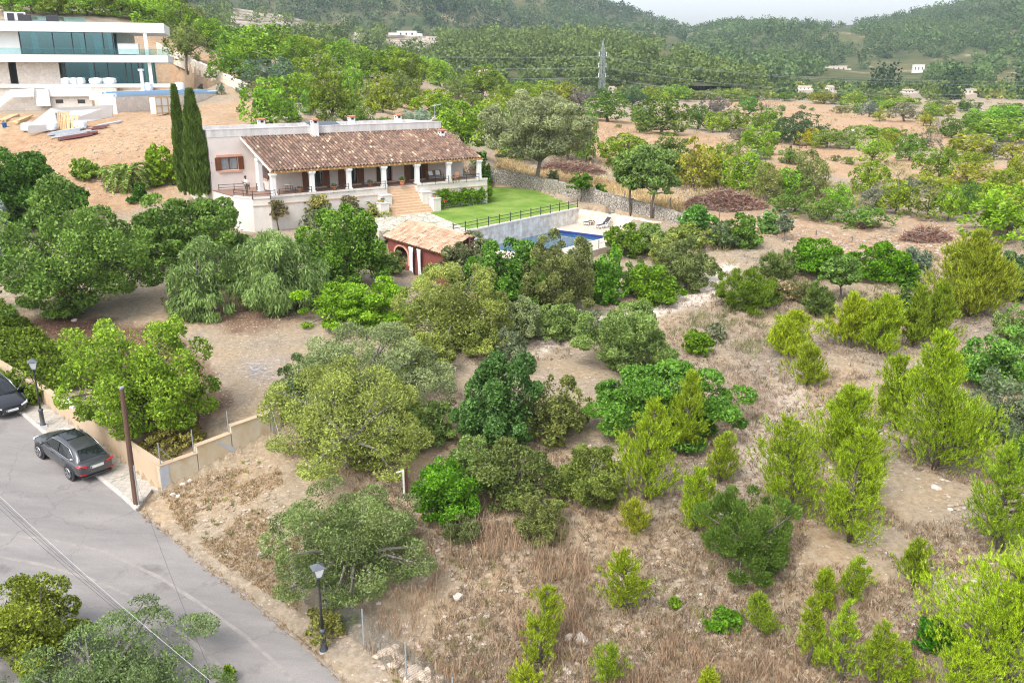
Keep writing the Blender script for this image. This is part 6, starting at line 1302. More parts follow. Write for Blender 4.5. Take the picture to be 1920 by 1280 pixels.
def rock(p, s, label, seed, m=None, cat='rock', grp=None, flat=.7):
    import bmesh
    r = np.random.RandomState(seed); bm = bmesh.new(); bmesh.ops.create_icosphere(bm, subdivisions=3, radius=1); dirs = rdir(r, 7)
    for v_ in bm.verts:
        d = np.array(v_.co); k = 1.0
        for q in dirs: k = min(k, (.55 + .35 * ((q[0] * 7.3) % 1)) / max(.2, d @ q) if d @ q > .5 else k)
        v_.co = Vector(d * k * s * np.array([1.15, .9, flat]))
    me = bpy.data.meshes.new('rock'); bm.to_mesh(me); bm.free(); me.materials.append(m or M['rockm']); o = bpy.data.objects.new('rock', me); COL.objects.link(o); o.location = p + np.array([0, 0, s * .25]); o.rotation_euler = (r.rand() * .4, r.rand() * .4, r.rand() * 6); tag(o, label, cat, grp); return o
M['rockm'] = mat('field_rock', (.62, .52, .42), .9, (.48, .36, .27), 3, bump=.4); M['whiterock'] = mat('white_rock', (.58, .53, .47), .9, (.44, .39, .33), 3, bump=.4)
RK = [(725, 1226, .3), (736, 1250, .28), (752, 1239, .24), (744, 1228, .2), (763, 1247, .2), (775, 1264, .3), (757, 1262, .22), (790, 1272, .3), (803, 1262, .24), (770, 1278, .26), (806, 1283, .3), (823, 1276, .24), (706, 1232, .18), (742, 1214, .16), (785, 1258, .18)]
for i, (x, y, s) in enumerate(RK): rock(at(x, y), s, 'rounded pinkish stone in the row along the foot of the wire fence', 100 + i, grp='stones along the wire fence')
for i, (x, y, s, lb) in enumerate(((343, 910, .17, 'white stone against the foot of the stepped wall, nearest the cement end'), (358, 902, .15, 'white stone second from the cement wall end'), (325, 929, .16, 'white stone in front of the cement wall end'), (334, 931, .13, 'small white stone touching the one before the cement end'), (1090, 1200, .34, 'flat pale boulder right of the small lime pine at the bottom'), (1066, 1197, .2, 'small pale boulder beside the flat one at the bottom'), (861, 1120, .26, 'pale stone among dry stalks right of the grey green bush'), (1755, 916, .22, 'pale stone in the clearing under the pines at right'), (1780, 957, .15, 'white pebble in the clearing under the right pines'), (1690, 1243, .2, 'white stone left of the big pine in the corner'), (1030, 640, .3, 'pale stone by the path behind the carob tree'), (140, 602, .2, 'pale stone under the big carob by the hedge'), (1018, 633, .26, 'grey stone by the path under the olive'))): rock(at(x, y), s, lb, 300 + i, M['whiterock'])
def skin_body(name, pts, edges, rad, m, parent, sub=2):
    me = bpy.data.meshes.new(name); me.from_pydata([tuple(p) for p in pts], edges, []); o = bpy.data.objects.new(name, me); COL.objects.link(o); o.parent = parent
    s = o.modifiers.new('skin', 'SKIN'); s.use_smooth_shade = True
    for i, r_ in enumerate(rad): me.skin_vertices[0].data[i].radius = (r_, r_) if not hasattr(r_, '__len__') else r_
    me.skin_vertices[0].data[0].use_root = True; q = o.modifiers.new('sub', 'SUBSURF'); q.levels = q.render_levels = sub; me.materials.append(m); return o
def goat(px, py, rz, label, m, graze):
    t = empty('goat', at(px, py), rz, label, 'goat', 'goats on the field')
    hd = [(.62, 0, .78), (.8, 0, .62), (.95, 0, .5)] if not graze else [(.62, 0, .55), (.76, 0, .3), (.86, 0, .14)]
    P = [(0, 0, .68), (.35, 0, .7), (-.4, 0, .7)] + hd + [(-.55, 0, .78)]; E_ = [(0, 1), (0, 2), (1, 3), (3, 4), (4, 5), (2, 6)]; R_ = [.2, .2, .18, .12, .09, .05, .03]
    for x, s_ in ((.35, 1), (.35, -1), (-.42, 1), (-.42, -1)):
        i = len(P); b = 1 if x > 0 else 2; kx = -.03 if x > 0 else .05; P += [(x, s_ * .12, .48), (x + kx, s_ * .12, .25), (x - kx * .4, s_ * .12, .02)]; R_ += [.075, .045, .035]; E_ += [(b, i), (i, i + 1), (i + 1, i + 2)]
    skin_body('body', P, E_, R_, m, t, 1)
    hx, hz_ = (.84, .66) if not graze else (.8, .36)
    for s_ in (-1, 1): mb = MB(); mb.tube([(hx - .04, s_ * .05, hz_), (hx - .12, s_ * .08, hz_ + .1), (hx - .22, s_ * .12, hz_ + .13)], [.02, .016, .005], 5); mb.build('horn', M['grey_bark'], t)
M['goatm'] = mat('brown_hide', (.1, .035, .02), .9, (.06, .025, .015), 3); M['goatd'] = mat('dark_hide', (.035, .022, .018), .9)
for i, (x, y, rz, g, lb) in enumerate(((1450, 273, .3, 1, 'pale brown goat grazing at the left end of the herd'), (1460, 272, 2.8, 1, 'brown goat grazing second from the left'), (1492, 273, .2, 0, 'dark goat standing in the middle before the green bushes'), (1507, 279, 3.0, 1, 'brown goat grazing at the right end of the herd'), (1482, 282, 1.2, 0, 'dark goat standing nearest the camera'))): 
    g_ = goat(x, y, rz, lb, M['goatm'] if i in (0, 1, 3) else M['goatd'], g)
# ---------------------------------------------------------------- people
def person(loc, rz, label, phone, shirt, shorts, skin, hair, name='person', long_=False, vest=None):
    t = empty(name, loc, rz, label, 'person')
    # facing +x; hands held together in front of the chest, phone in hand
    J = dict(pel=(0, 0, .94), sp=(.01, 0, 1.12), ch=(.01, 0, 1.32), nk=(.01, 0, 1.47), hd0=(.05, 0, 1.56), hd1=(.075, 0, 1.68), hd2=(.06, 0, 1.76))
    P, I, R_, E_ = [], {}, [], []
    def add(k, p, r_, fr=None):
        I[k] = len(P); P.append(p); R_.append(r_)
        if fr is not None: E_.append((I[fr], I[k]))
    add('pel', J['pel'], .15); add('sp', J['sp'], (.12, .15), 'pel'); add('ch', J['ch'], (.13, .17), 'sp'); add('nk', J['nk'], .06, 'ch'); add('hd0', J['hd0'], .075, 'nk'); add('hd1', J['hd1'], .1, 'hd0'); add('hd2', J['hd2'], .075, 'hd1')
    for s_, q in ((1, 'l'), (-1, 'r')):
        kn = (.03 if s_ > 0 else .0, s_ * .11, .5); add(q + 'hip', (0, s_ * .1, .88), .095, 'pel'); add(q + 'kn', kn, .06, q + 'hip'); add(q + 'cf', (-.01, s_ * .115, .32), .055, q + 'kn'); add(q + 'an', (-.02, s_ * .12, .09), .036, q + 'cf'); add(q + 'ft', (.14, s_ * .14, .035), .035, q + 'an')
        add(q + 'sh', (0, s_ * .19, 1.39), .068, 'ch'); add(q + 'el', (.04, s_ * .25, 1.13), .045, q + 'sh'); hz_ = 1.2 if s_ > 0 else 1.16; add(q + 'wr', (.25, s_ * .09, hz_), .03, q + 'el'); add(q + 'hn', (.31, s_ * .05, hz_ + .02), (.035, .022), q + 'wr')
    skin_body('body', P, E_, R_, skin, t)
    for s_, hz_ in ((1, 1.22), (-1, 1.18)):
        for k in range(4): mb = MB(); y = s_ * .05 + (k - 1.5) * .018; L_ = (.05, .06, .057, .045)[k]; mb.tube([(.325, y, hz_ - .01), (.33 + L_ * .6, y, hz_), (.335 + L_ * .7, y - s_ * .012, hz_ + .03)], [.0095, .009, .007], 6); mb.build('finger', skin, t, True)
        mb = MB(); mb.tube([(.3, s_ * .03, hz_ + .01), (.33, s_ * .005, hz_ + .03), (.36, -s_ * .005, hz_ + .04)], [.011, .01, .008], 6); mb.build('thumb', skin, t, True)
    def cloth(nm, keys, grow, m):
        ids = [I[k] for k in keys]; mp = {q: i for i, q in enumerate(ids)}; e = [(mp[a], mp[b]) for a, b in E_ if a in mp and b in mp]
        g = lambda r_: tuple(x + grow for x in r_) if hasattr(r_, '__len__') else r_ + grow
        return skin_body(nm, [P[q] for q in ids], e, [g(R_[q]) for q in ids], m, t)
    cloth('shirt', ['pel', 'sp', 'ch', 'lsh', 'rsh', 'lel', 'rel'], .022, shirt)
    lg = ['pel', 'lhip', 'rhip', 'lkn', 'rkn'] + (['lcf', 'rcf', 'lan', 'ran'] if long_ else [])
    cloth('trousers' if long_ else 'shorts', lg, .018, shorts)
    mb = MB(); mb.lathe([(.02, .125), (.07, .105), (.1, .06), (.106, .0), (.095, -.05)], (.045, 0, 1.69), 14); mb.build('hair', hair, t, True)
    mb = MB(); mb.tube([(.15, 0, 1.66), (.185, 0, 1.625)], [.012, .02], 6); mb.build('nose', skin, t, True)
    for s_ in (-1, 1): mb = MB(); mb.box(.158, .166, s_ * .035 - .014, s_ * .035 + .014, 1.655, 1.668); mb.build('eye', hair, t); mb = MB(); mb.lathe([(.012, -.03), (.02, 0), (.012, .03)], (.06, s_ * .1, 1.64), 6); mb.build('ear', skin, t, True)
    mb = MB(); mb.box(.155, .163, -.025, .025, 1.585, 1.593); mb.build('mouth', M['oxide'], t)
    return t
M['skin'] = mat('brown_skin', (.16, .075, .045), .6); M['shirt'] = mat('white_shirt', (.82, .83, .84), .9); M['shorts'] = mat('grey_shorts', (.12, .12, .1), .9); M['hair'] = mat('black_hair', (.012, .01, .01), .7)
mp_ = atz(463.6, 366, 10.2); person(mp_, 3.9, 'person in a white shirt and dark shorts looking at a phone on the terrace', True, M['shirt'], M['shorts'], M['skin'], M['hair'])
po_ = empty('phone', (mp_[0] + math.cos(3.9) * .36, mp_[1] + math.sin(3.9) * .36, mp_[2] + 1.25), 3.9, 'dark phone held in both hands by the person on the terrace', 'phone')
mb = MB(); mb.hexa([(-.01, -.036, -.02), (.0, -.036, -.03), (.0, .036, -.03), (-.01, .036, -.02), (.07, -.036, .1), (.08, -.036, .09), (.08, .036, .09), (.07, .036, .1)]); mb.build('case', M['iron'], po_)
x, _ = vx(184, 140, 3.0); person(VO + VU * x + VV * 3.0 + [0, 0, zg_0], -.6, 'worker in a yellow vest walking behind the ground floor glass', False, mat('yellow_vest', (.6, .42, .04), .8), mat('work_trousers', (.05, .06, .09), .9), M['skin'], M['hair'], long_=True)
# ---------------------------------------------------------------- plants near the camera, each with its own crown
T = [  # px, py(base), width, height, kind, label, cat, trunk fraction, extra
 (150, 588, 285, 262, 'carob', 'huge spreading carob with thin bare limbs above the clipped hedge', 'tree', .2, dict(lump=.2)),
 (38, 425, 185, 165, 'carob', 'dense dark green tree rising at the left edge below the building site', 'tree', .15, dict(col=(.075, .17, .022))),
 (372, 482, 205, 132, 'carob', 'wide carob between the twin cypresses and the terrace wall', 'tree', .2, {}),
 (378, 590, 125, 142, 'pepper', 'drooping pepper tree, the smaller left one above the burnt ground', 'tree', .2, {}),
 (512, 578, 172, 158, 'pepper', 'drooping pepper tree, the wider one right of its smaller twin', 'tree', .2, {}),
 (272, 806, 262, 258, 'lush', 'big rounded lime green tree leaning over the street wall', 'tree', .15, dict(lump=.12)),
 (655, 535, 155, 160, 'lush', 'leafy tree with pale flowers at the left corner of the pool house', 'tree', .15, dict(col=(.13, .25, .03))),
 (668, 598, 195, 85, 'lush', 'low wide bright green tree below the pool house', 'tree', .1, dict(col=(.18, .34, .02))),
 (850, 650, 205, 175, 'olive', 'yellow green wild olive right below the white curtains', 'tree', .08, {}),
 (955, 570, 150, 130, 'carob', 'glossy mid green tree in front of the pool', 'tree', .12, dict(col=(.10, .22, .03))),
 (843, 512, 105, 80, 'dark', 'dark flowering bush covering the right end of the pool house roof', 'bush', .03, dict(col=(.14, .165, .07), base='ph')),
 (1040, 592, 130, 152, 'olive', 'yellow green olive hiding the middle of the pool', 'tree', .1, dict(col=(.17, .2, .06))),
 (1085, 560, 70, 110, 'grey_olive', 'narrow grey green olive before the near pool corner', 'tree', .1, {}),
 (972, 640, 85, 92, 'grey_olive', 'grey olive squeezed between the yellow olive and the path', 'tree', .05, {}),
 (1045, 632, 95, 70, 'green_olive', 'low green bush above the path, under the pool olives', 'bush', .03, {}),
 (690, 775, 300, 205, 'grey_olive', 'broad grey green olive behind the big yellow green one', 'tree', .08, {}),
 (655, 872, 295, 255, 'olive', 'biggest yellow green wild olive at the centre of the plot', 'tree', .06, dict(lump=.18)),
 (930, 840, 165, 195, 'carob', 'blue green carob with bare grey twigs right of the biggest olive', 'tree', .1, dict(col=(.08, .17, .04))),
 (1038, 830, 95, 145, 'autumn', 'yellowing slim tree right behind the blue green carob', 'tree', .1, dict(col=(.17, .2, .05))),
 (963, 695, 58, 75, 'silver', 'small grey conical shrub at the tip of the blue green carob', 'bush', .05, dict(col=(.17, .21, .11))),
 (835, 960, 125, 130, 'mastic', 'bright green mastic right of the rusty fence post', 'bush', .02, dict(col=(.10, .25, .015))),
 (955, 935, 165, 125, 'dark', 'dark tangled bush with bare stems between two mastics', 'bush', .05, dict(col=(.12, .16, .04))),
 (1097, 940, 135, 130, 'olive', 'rounded olive bush left of the small lime pine on the slope', 'bush', .03, dict(col=(.16, .21, .04))),
 (1015, 1012, 82, 112, 'olive', 'slim olive bush standing alone before the dark tangled bush', 'bush', .03, dict(col=(.17, .2, .055))),
 (655, 1085, 300, 245, 'green_olive', 'wide grey green wild olive behind the lower street lamp', 'tree', .06, dict(col=(.16, .22, .07), lump=.12)),
 (870, 1010, 70, 55, 'broom', 'low fuzzy green bush below the bright mastic', 'bush', .02, dict(col=(.16, .2, .07))),
 (1177, 690, 165, 150, 'green_olive', 'round grey green olive beside the gravel path', 'bush', .03, {}),
 (1245, 808, 250, 150, 'carob', 'wide lush green carob bush in the middle of the slope', 'bush', .04, dict(col=(.11, .25, .03))),
 (1392, 1055, 170, 178, 'broom', 'dense dark green round bush among the lime pines', 'bush', .03, dict(col=(.11, .19, .03))),
 (1402, 578, 108, 80, 'broom', 'rounded green broom bush right of the path', 'bush', .02, dict(col=(.13, .21, .02))),
 (1307, 663, 56, 48, 'mastic', 'small round bright bush right of the round grey olive', 'bush', .02, {}),
 (1340, 640, 48, 42, 'silver', 'pale fuzzy bush behind the small round bright bush', 'bush', .02, dict(col=(.22, .24, .13))),
 (1284, 540, 110, 100, 'olive', 'rounded olive left of the upper path bend', 'bush', .03, dict(col=(.155, .2, .06))),
 (1230, 570, 96, 82, 'mastic', 'bright mastic beside the path below the rounded olive', 'bush', .02, {}),
 (1138, 566, 62, 105, 'lush', 'bright leafy young tree below the pool deck corner', 'tree', .05, dict(col=(.13, .3, .03))),
 (1172, 480, 74, 70, 'mastic', 'dark mastic covering the right corner of the pool deck', 'bush', .02, dict(col=(.12, .21, .02))),
 (1222, 470, 68, 54, 'green_olive', 'grey green bush above the dark pool corner mastic', 'bush', .02, {}),
 (1305, 430, 68, 48, 'carob', 'leafy green bush at the end of the dry stone wall', 'bush', .02, dict(col=(.10, .24, .04))),
 (1295, 460, 86, 46, 'autumn', 'yellow tipped bush below the end of the dry stone wall', 'bush', .02, dict(col=(.2, .26, .05))),
 (1358, 464, 58, 54, 'green_olive', 'blue green bush left of the narrow leaning olive', 'bush', .02, dict(col=(.12, .18, .07))),
 (1397, 462, 66, 60, 'mastic', 'tall leafy bush under the big brush pile', 'bush', .02, dict(col=(.11, .21, .03))),
 (1442, 436, 44, 44, 'lush', 'small light green tree beside the narrow leaning olive', 'tree', .15, dict(col=(.15, .28, .07))),
 (1470, 452, 26, 52, 'silver', 'narrow leaning grey olive on the stony bank', 'tree', .3, dict(col=(.16, .2, .12))),
 (1456, 522, 56, 54, 'broom', 'scrubby green bush right of the upper path', 'bush', .02, dict(col=(.14, .2, .05))),
 (1538, 512, 118, 66, 'mastic', 'bright mastic, the left one of the pair on the right', 'bush', .02, dict(col=(.09, .22, .008))),
 (1651, 524, 108, 70, 'mastic', 'bright mastic, the right one of the pair on the right', 'bush', .02, dict(col=(.10, .24, .008))),
 (1712, 508, 56, 48, 'silver', 'blue grey bush touching the right bright mastic', 'bush', .02, dict(col=(.15, .21, .13))),
 (1702, 540, 50, 26, 'mastic', 'flat dark green bush below the right bright mastic', 'bush', .02, dict(col=(.07, .17, .01))),
 (1572, 566, 66, 96, 'lush', 'small tree with a twisted grey trunk between the bright mastics', 'tree', .35, dict(col=(.14, .25, .05))),
 (1535, 590, 60, 60, 'broom', 'dark scrub bush at the twisted trunk', 'bush', .02, dict(col=(.12, .18, .04))),
 (1868, 725, 135, 125, 'carob', 'lush green bush at the right edge under the tallest pine', 'bush', .03, dict(col=(.12, .26, .04))),
 (1872, 830, 100, 135, 'silver', 'grey green olive at the right edge behind the big pine', 'tree', .06, dict(col=(.15, .2, .1))),
 (1912, 900, 70, 120, 'carob', 'dark green bush cut by the right edge beside the grey olive', 'bush', .03, {}),
 (1758, 1212, 85, 78, 'mastic', 'dark green mastic at the foot of the corner pine', 'bush', .02, dict(col=(.05, .2, .01))),
 (1357, 1178, 58, 52, 'mastic', 'small dark green mastic on the open gravel at the bottom', 'bush', .02, dict(col=(.09, .22, .012))),
 (1265, 1138, 22, 26, 'mastic', 'tiny bright sprig on the gravel at the bottom', 'bush', .02, {}),
 (1900, 565, 80, 110, 'dark', 'dark blue green bush right of the tallest pine', 'bush', .03, dict(col=(.08, .15, .06))),
 (1700, 585, 50, 50, 'dark', 'dark bush at the left foot of the tallest pine', 'bush', .03, dict(col=(.08, .15, .03))),
 (55, 1225, 210, 190, 'autumn', 'autumn tinted young tree at the lower left edge', 'tree', .15, dict(col=(.2, .25, .03), base='road')),
 (205, 1335, 400, 250, 'green_olive', 'large grey green tree filling the bottom left corner', 'tree', .1, dict(col=(.15, .22, .075), base='road')),
 (430, 1275, 26, 40, 'lush', 'thin yellow green sprout beside the bottom cable pole', 'bush', .02, dict(base='road')),
 (0, 520, 55, 150, 'silver', 'pale grey olive peeping in at the left edge', 'tree', .1, dict(col=(.3, .36, .3))),
 (262, 380, 40, 32, 'mastic', 'clipped round dark shrub in front of the palm', 'shrub', .02, dict(col=(.045, .13, .012), rc=.5)),
 (306, 345, 66, 66, 'lush', 'bright yellow green tree between the palm and the cypresses', 'tree', .12, dict(col=(.22, .36, .02))),
 (167, 335, 55, 38, 'lush', 'low bright shrub left of the palm', 'shrub', .03, dict(col=(.2, .32, .04))),
 (1004, 354, 186, 178, 'grey_olive', 'tall lone olive with a bare trunk behind the lawn', 'tree', .3, dict(col=(.27, .31, .15), low=-.8)),
 (1088, 378, 42, 52, 'mastic', 'dark round lemon shrub on a thin stem by the dry stone wall', 'tree', .45, dict(col=(.075, .17, .012))),
 (1122, 377, 28, 32, 'mastic', 'small dark green shrub right of the lemon shrub', 'shrub', .25, dict(col=(.09, .2, .012))),
 (1036, 345, 22, 26, 'grey_olive', 'small round grey shrub on the grass behind the dry stone wall', 'shrub', .15, {}),
 (1183, 404, 78, 118, 'carob', 'left one of two slender trees beyond the sun loungers', 'tree', .4, dict(col=(.17, .27, .06), low=-.85)),
 (1222, 409, 96, 132, 'carob', 'right leaning one of two slender trees beyond the sun loungers', 'tree', .36, dict(col=(.15, .24, .06), low=-.85)),
 (900, 350, 36, 66, 'lush', 'dark climbing shrub with magenta flowers at the last porch column', 'shrub', .02, dict(col=(.09, .2, .03))),
 (884, 342, 28, 34, 'twiggy', 'bare grey bush behind the last porch column', 'shrub', .05, {}),
 (520, 400, 34, 52, 'autumn', 'thin climbing vine on the terrace wall, nearest the corner', 'vine', .3, dict(base='tw', col=(.2, .17, .06))),
 (594, 397, 44, 56, 'autumn', 'yellowing vine on the terrace wall, second from the corner', 'vine', .4, dict(base='tw', col=(.28, .27, .07))),
 (655, 392, 32, 48, 'autumn', 'dry brown vine on the terrace wall, nearest the steps', 'vine', .4, dict(base='tw', col=(.2, .18, .09))),
 (705, 398, 56, 34, 'autumn', 'low flowering bushes at the foot of the terrace wall by the steps', 'shrub', .02, dict(base='tw', col=(.26, .28, .07))),
 (668, 412, 60, 40, 'lush', 'bright green shrub at the edge of the pale paving', 'shrub', .02, dict(col=(.19, .32, .04))),
 (590, 425, 80, 40, 'silver', 'silvery shrub below the middle of the terrace wall', 'shrub', .02, dict(col=(.19, .22, .11))),
 (738, 512, 40, 40, 'lush', 'slim leafy shrub before the arched pool house window', 'shrub', .05, dict(col=(.14, .22, .05))),
 (335, 838, 110, 55, 'autumn', 'half dry bushy undergrowth at the corner behind the street wall', 'bush', .02, dict(col=(.24, .22, .05))),
 (615, 1180, 90, 60, 'autumn', 'scraggy green undergrowth along the wire fence', 'bush', .02, dict(col=(.2, .21, .05))),
 (775, 700, 120, 90, 'olive', 'yellow green bush joining the two wild olives below the pool house', 'bush', .02, {}), (800, 830, 110, 95, 'green_olive', 'olive green bush right of the biggest olive', 'bush', .02, {}), (565, 775, 100, 110, 'green_olive', 'dark olive bush at the upper end of the boundary wall', 'bush', .02, dict(col=(.12, .18, .06))), (890, 905, 100, 100, 'green_olive', 'fuzzy olive bush between the blue green carob and the bright mastic', 'bush', .02, {}),
 (1060, 800, 80, 70, 'autumn', 'thin yellowish bush below the slim yellowing tree', 'bush', .02, dict(col=(.2, .23, .06))), (905, 660, 90, 80, 'olive', 'olive bush left of the small grey conical shrub', 'bush', .02, {}), (590, 560, 70, 70, 'dark', 'dark bush between the pepper tree and the low bright tree', 'bush', .02, dict(col=(.11, .16, .05))), (1000, 545, 90, 90, 'green_olive', 'dull green bush at the pool edge behind the glossy tree', 'bush', .02, {}), (1100, 625, 60, 50, 'silver', 'small fuzzy grey bush left of the round grey green olive', 'bush', .02, dict(col=(.18, .22, .11))), (450, 535, 90, 60, 'carob', 'mid green undergrowth between the two pepper trees', 'bush', .02, {}), (330, 505, 110, 80, 'carob', 'green undergrowth joining the huge carob and the smaller pepper tree', 'bush', .02, {}), (230, 500, 120, 80, 'carob', 'leafy undergrowth behind the huge carob', 'bush', .02, {}),
 (590, 470, 70, 50, 'green_olive', 'grey green bush below the terrace wall left of the paving shrub', 'bush', .02, {}), (1190, 555, 60, 70, 'green_olive', 'olive bush behind the bright mastic of the path', 'bush', .02, {}), (1250, 490, 70, 50, 'olive', 'olive bush between the dark pool mastic and the rounded olive', 'bush', .02, {}), (1905, 640, 70, 70, 'green_olive', 'olive green bush at the right edge above the lush one', 'bush', .02, {}), (1500, 560, 60, 40, 'broom', 'dry green scrub left of the twisted trunk', 'bush', .02, dict(col=(.2, .21, .08))), (1465, 560, 70, 40, 'autumn', 'straw coloured scrub right of the round broom bush', 'bush', .02, dict(col=(.3, .25, .13))), (1660, 585, 60, 40, 'autumn', 'dull tan scrub above the close pair of pines', 'bush', .02, dict(col=(.26, .22, .11))),
]
PINES = [
 (1815, 592, 150, 150, 'tallest lime pine at the upper right with a visible dark trunk', (.27, .335, .03)), (1596, 652, 80, 92, 'bushy lime pine, left one of the close pair in mid slope', (.30, .39, .022)), (1650, 664, 88, 105, 'bushy lime pine, right one of the close pair in mid slope', (.27, .39, .022)),
 (1712, 650, 62, 108, 'duller pine right of the close pair', (.20, .29, .022)), (1757, 642, 66, 106, 'sparse pine left under the tallest pine', (.20, .29, .022)),
 (1212, 940, 132, 190, 'lime pine in front of the lush carob bush, left', (.26, .37, .022)), (1288, 850, 76, 148, 'narrow lime pine before the lush carob bush, right', (.25, .35, .022)),
 (1350, 905, 62, 92, 'small narrow pine alone on the pale clearing edge', (.24, .33, .022)), (1302, 995, 88, 118, 'lime pine left of the dense dark round bush', (.26, .38, .022)),
 (1476, 972, 150, 188, 'broad lime pine right behind the dense dark round bush', (.25, .36, .022)), (1588, 875, 150, 150, 'wide lime pine at the back of the central pine group', (.26, .38, .022)), (1592, 1015, 150, 215, 'tall front lime pine of the central pine group', (.27, .39, .022)),
 (1752, 880, 178, 255, 'largest lime pine at mid right with bare lower branches', (.26, .39, .022)), (1680, 805, 90, 135, 'slim pine leaning on the left of the largest lime pine', (.25, .36, .022)),
 (1872, 1035, 140, 205, 'lime pine near the right edge above the corner pine', (.23, .36, .022)), (1885, 1275, 330, 270, 'huge bright pine filling the bottom right corner', (.32, .47, .022)), (1790, 1310, 150, 120, 'low pine in front of the huge corner pine', (.31, .45, .022)),
 (1016, 1245, 108, 155, 'small lime pine with an open crown at the bottom centre', (.26, .35, .022)), (1172, 1150, 98, 130, 'small lime pine right of centre above the gravel', (.26, .35, .022)),
 (1578, 1280, 95, 170, 'tallest of the young pines at the bottom right', (.26, .39, .022)), (1515, 1245, 75, 135, 'young pine left of the tallest bottom pine', (.24, .33, .022)), (1645, 1285, 85, 125, 'young pine right of the tallest bottom pine', (.23, .33, .022)), (1598, 1125, 66, 82, 'small pale pine above the young bottom pines', (.24, .35, .022)), (1542, 1145, 52, 80, 'thin pale pine just left of the small pale one', (.25, .35, .022)),
 (1480, 668, 98, 78, 'low bright pine alone in the clearing, the upper one', (.31, .41, .022)), (1512, 724, 72, 72, 'low pine alone in the clearing, the lower one', (.24, .32, .022)), (1422, 1184, 68, 74, 'bushy young pine right of the small dark mastic', (.20, .30, .022)),
 (1710, 1098, 78, 90, 'pale wispy pine in the clearing left of the corner pine', (.23, .32, .022)), (1140, 1290, 72, 88, 'seedling pine at the bottom edge, right of the open crowned one', (.21, .32, .022)), (1325, 1312, 58, 62, 'seedling pine cut by the bottom edge', (.31, .39, .022)), (1690, 1290, 60, 90, 'young pine beside the low corner pine', (.24, .35, .022)), (1620, 945, 60, 100, 'pine seedling between the central group and the clearing', (.21, .30, .022)), (985, 1290, 80, 35, 'pine shoot peeping over the bottom edge', (.31, .39, .022)), (1190, 1000, 70, 60, 'low pine shoots under the left carob pine', (.3, .34, .03))]
NAMES = dict(carob='carob_tree', lush='leafy_tree', olive='olive_tree', grey_olive='olive_tree', green_olive='olive_tree', mastic='mastic_bush', pepper='pepper_tree', dark='dark_bush', autumn='autumn_tree', broom='broom_bush', silver='grey_olive', twiggy='bare_shrub')
CAPS = dict(olive=42000, grey_olive=38000, green_olive=42000)
for px, py, w, h, k, lb, cat, tf, ex in T:
    ex = dict(ex); b = ex.pop('base', None)
    nm = NAMES[k]
    if cat in ('bush', 'shrub', 'vine'): nm = {'carob': 'carob_bush', 'lush': 'leafy_shrub', 'olive': 'olive_bush', 'grey_olive': 'olive_bush', 'green_olive': 'olive_bush', 'autumn': 'yellow_shrub', 'silver': 'grey_shrub'}.get(k, nm)
    if cat == 'vine': nm = 'climbing_vine'
    plant(px, py, w, h, k, lb, nm, cat, tf, base=hw(lv(px, py, -.75)[0], -.75, -2.95) if b == 'tw' else hw(8.3, -20.6, -5.0) if b == 'ph' else atroad(px, py) if b else None, cap=CAPS.get(k, 30000), **ex)
for px, py, w, h, lb, c in PINES: plant(px, py, w, h, 'pine', lb, 'young_pine', 'pine', col=c)
# blossoms on two shrubs belong to them
def blossoms(root_label, n, c, size, r):
    root = [o for o in COL.objects if o.get('label') == root_label][0]; cr = [q for q in root.children if q.name.startswith('crown')][0]
    me = cr.data; V = np.empty(len(me.vertices) * 3, np.float32); me.vertices.foreach_get('co', V); V = V.reshape(-1, 3); k = r.choice(len(V), n); P = V[k] * 1.04 + np.array(cr.location)
    leaf_mesh('flower', P, rdir(r, n), size, size * .8, mat('petals_' + root.name, c, .6), root, r)
blossoms('dark climbing shrub with magenta flowers at the last porch column', 60, (.45, .04, .2), .12, rs); blossoms('leafy tree with pale flowers at the left corner of the pool house', 70, (.8, .72, .66), .1, rs); blossoms('dark flowering bush covering the right end of the pool house roof', 40, (.8, .6, .1), .08, rs)
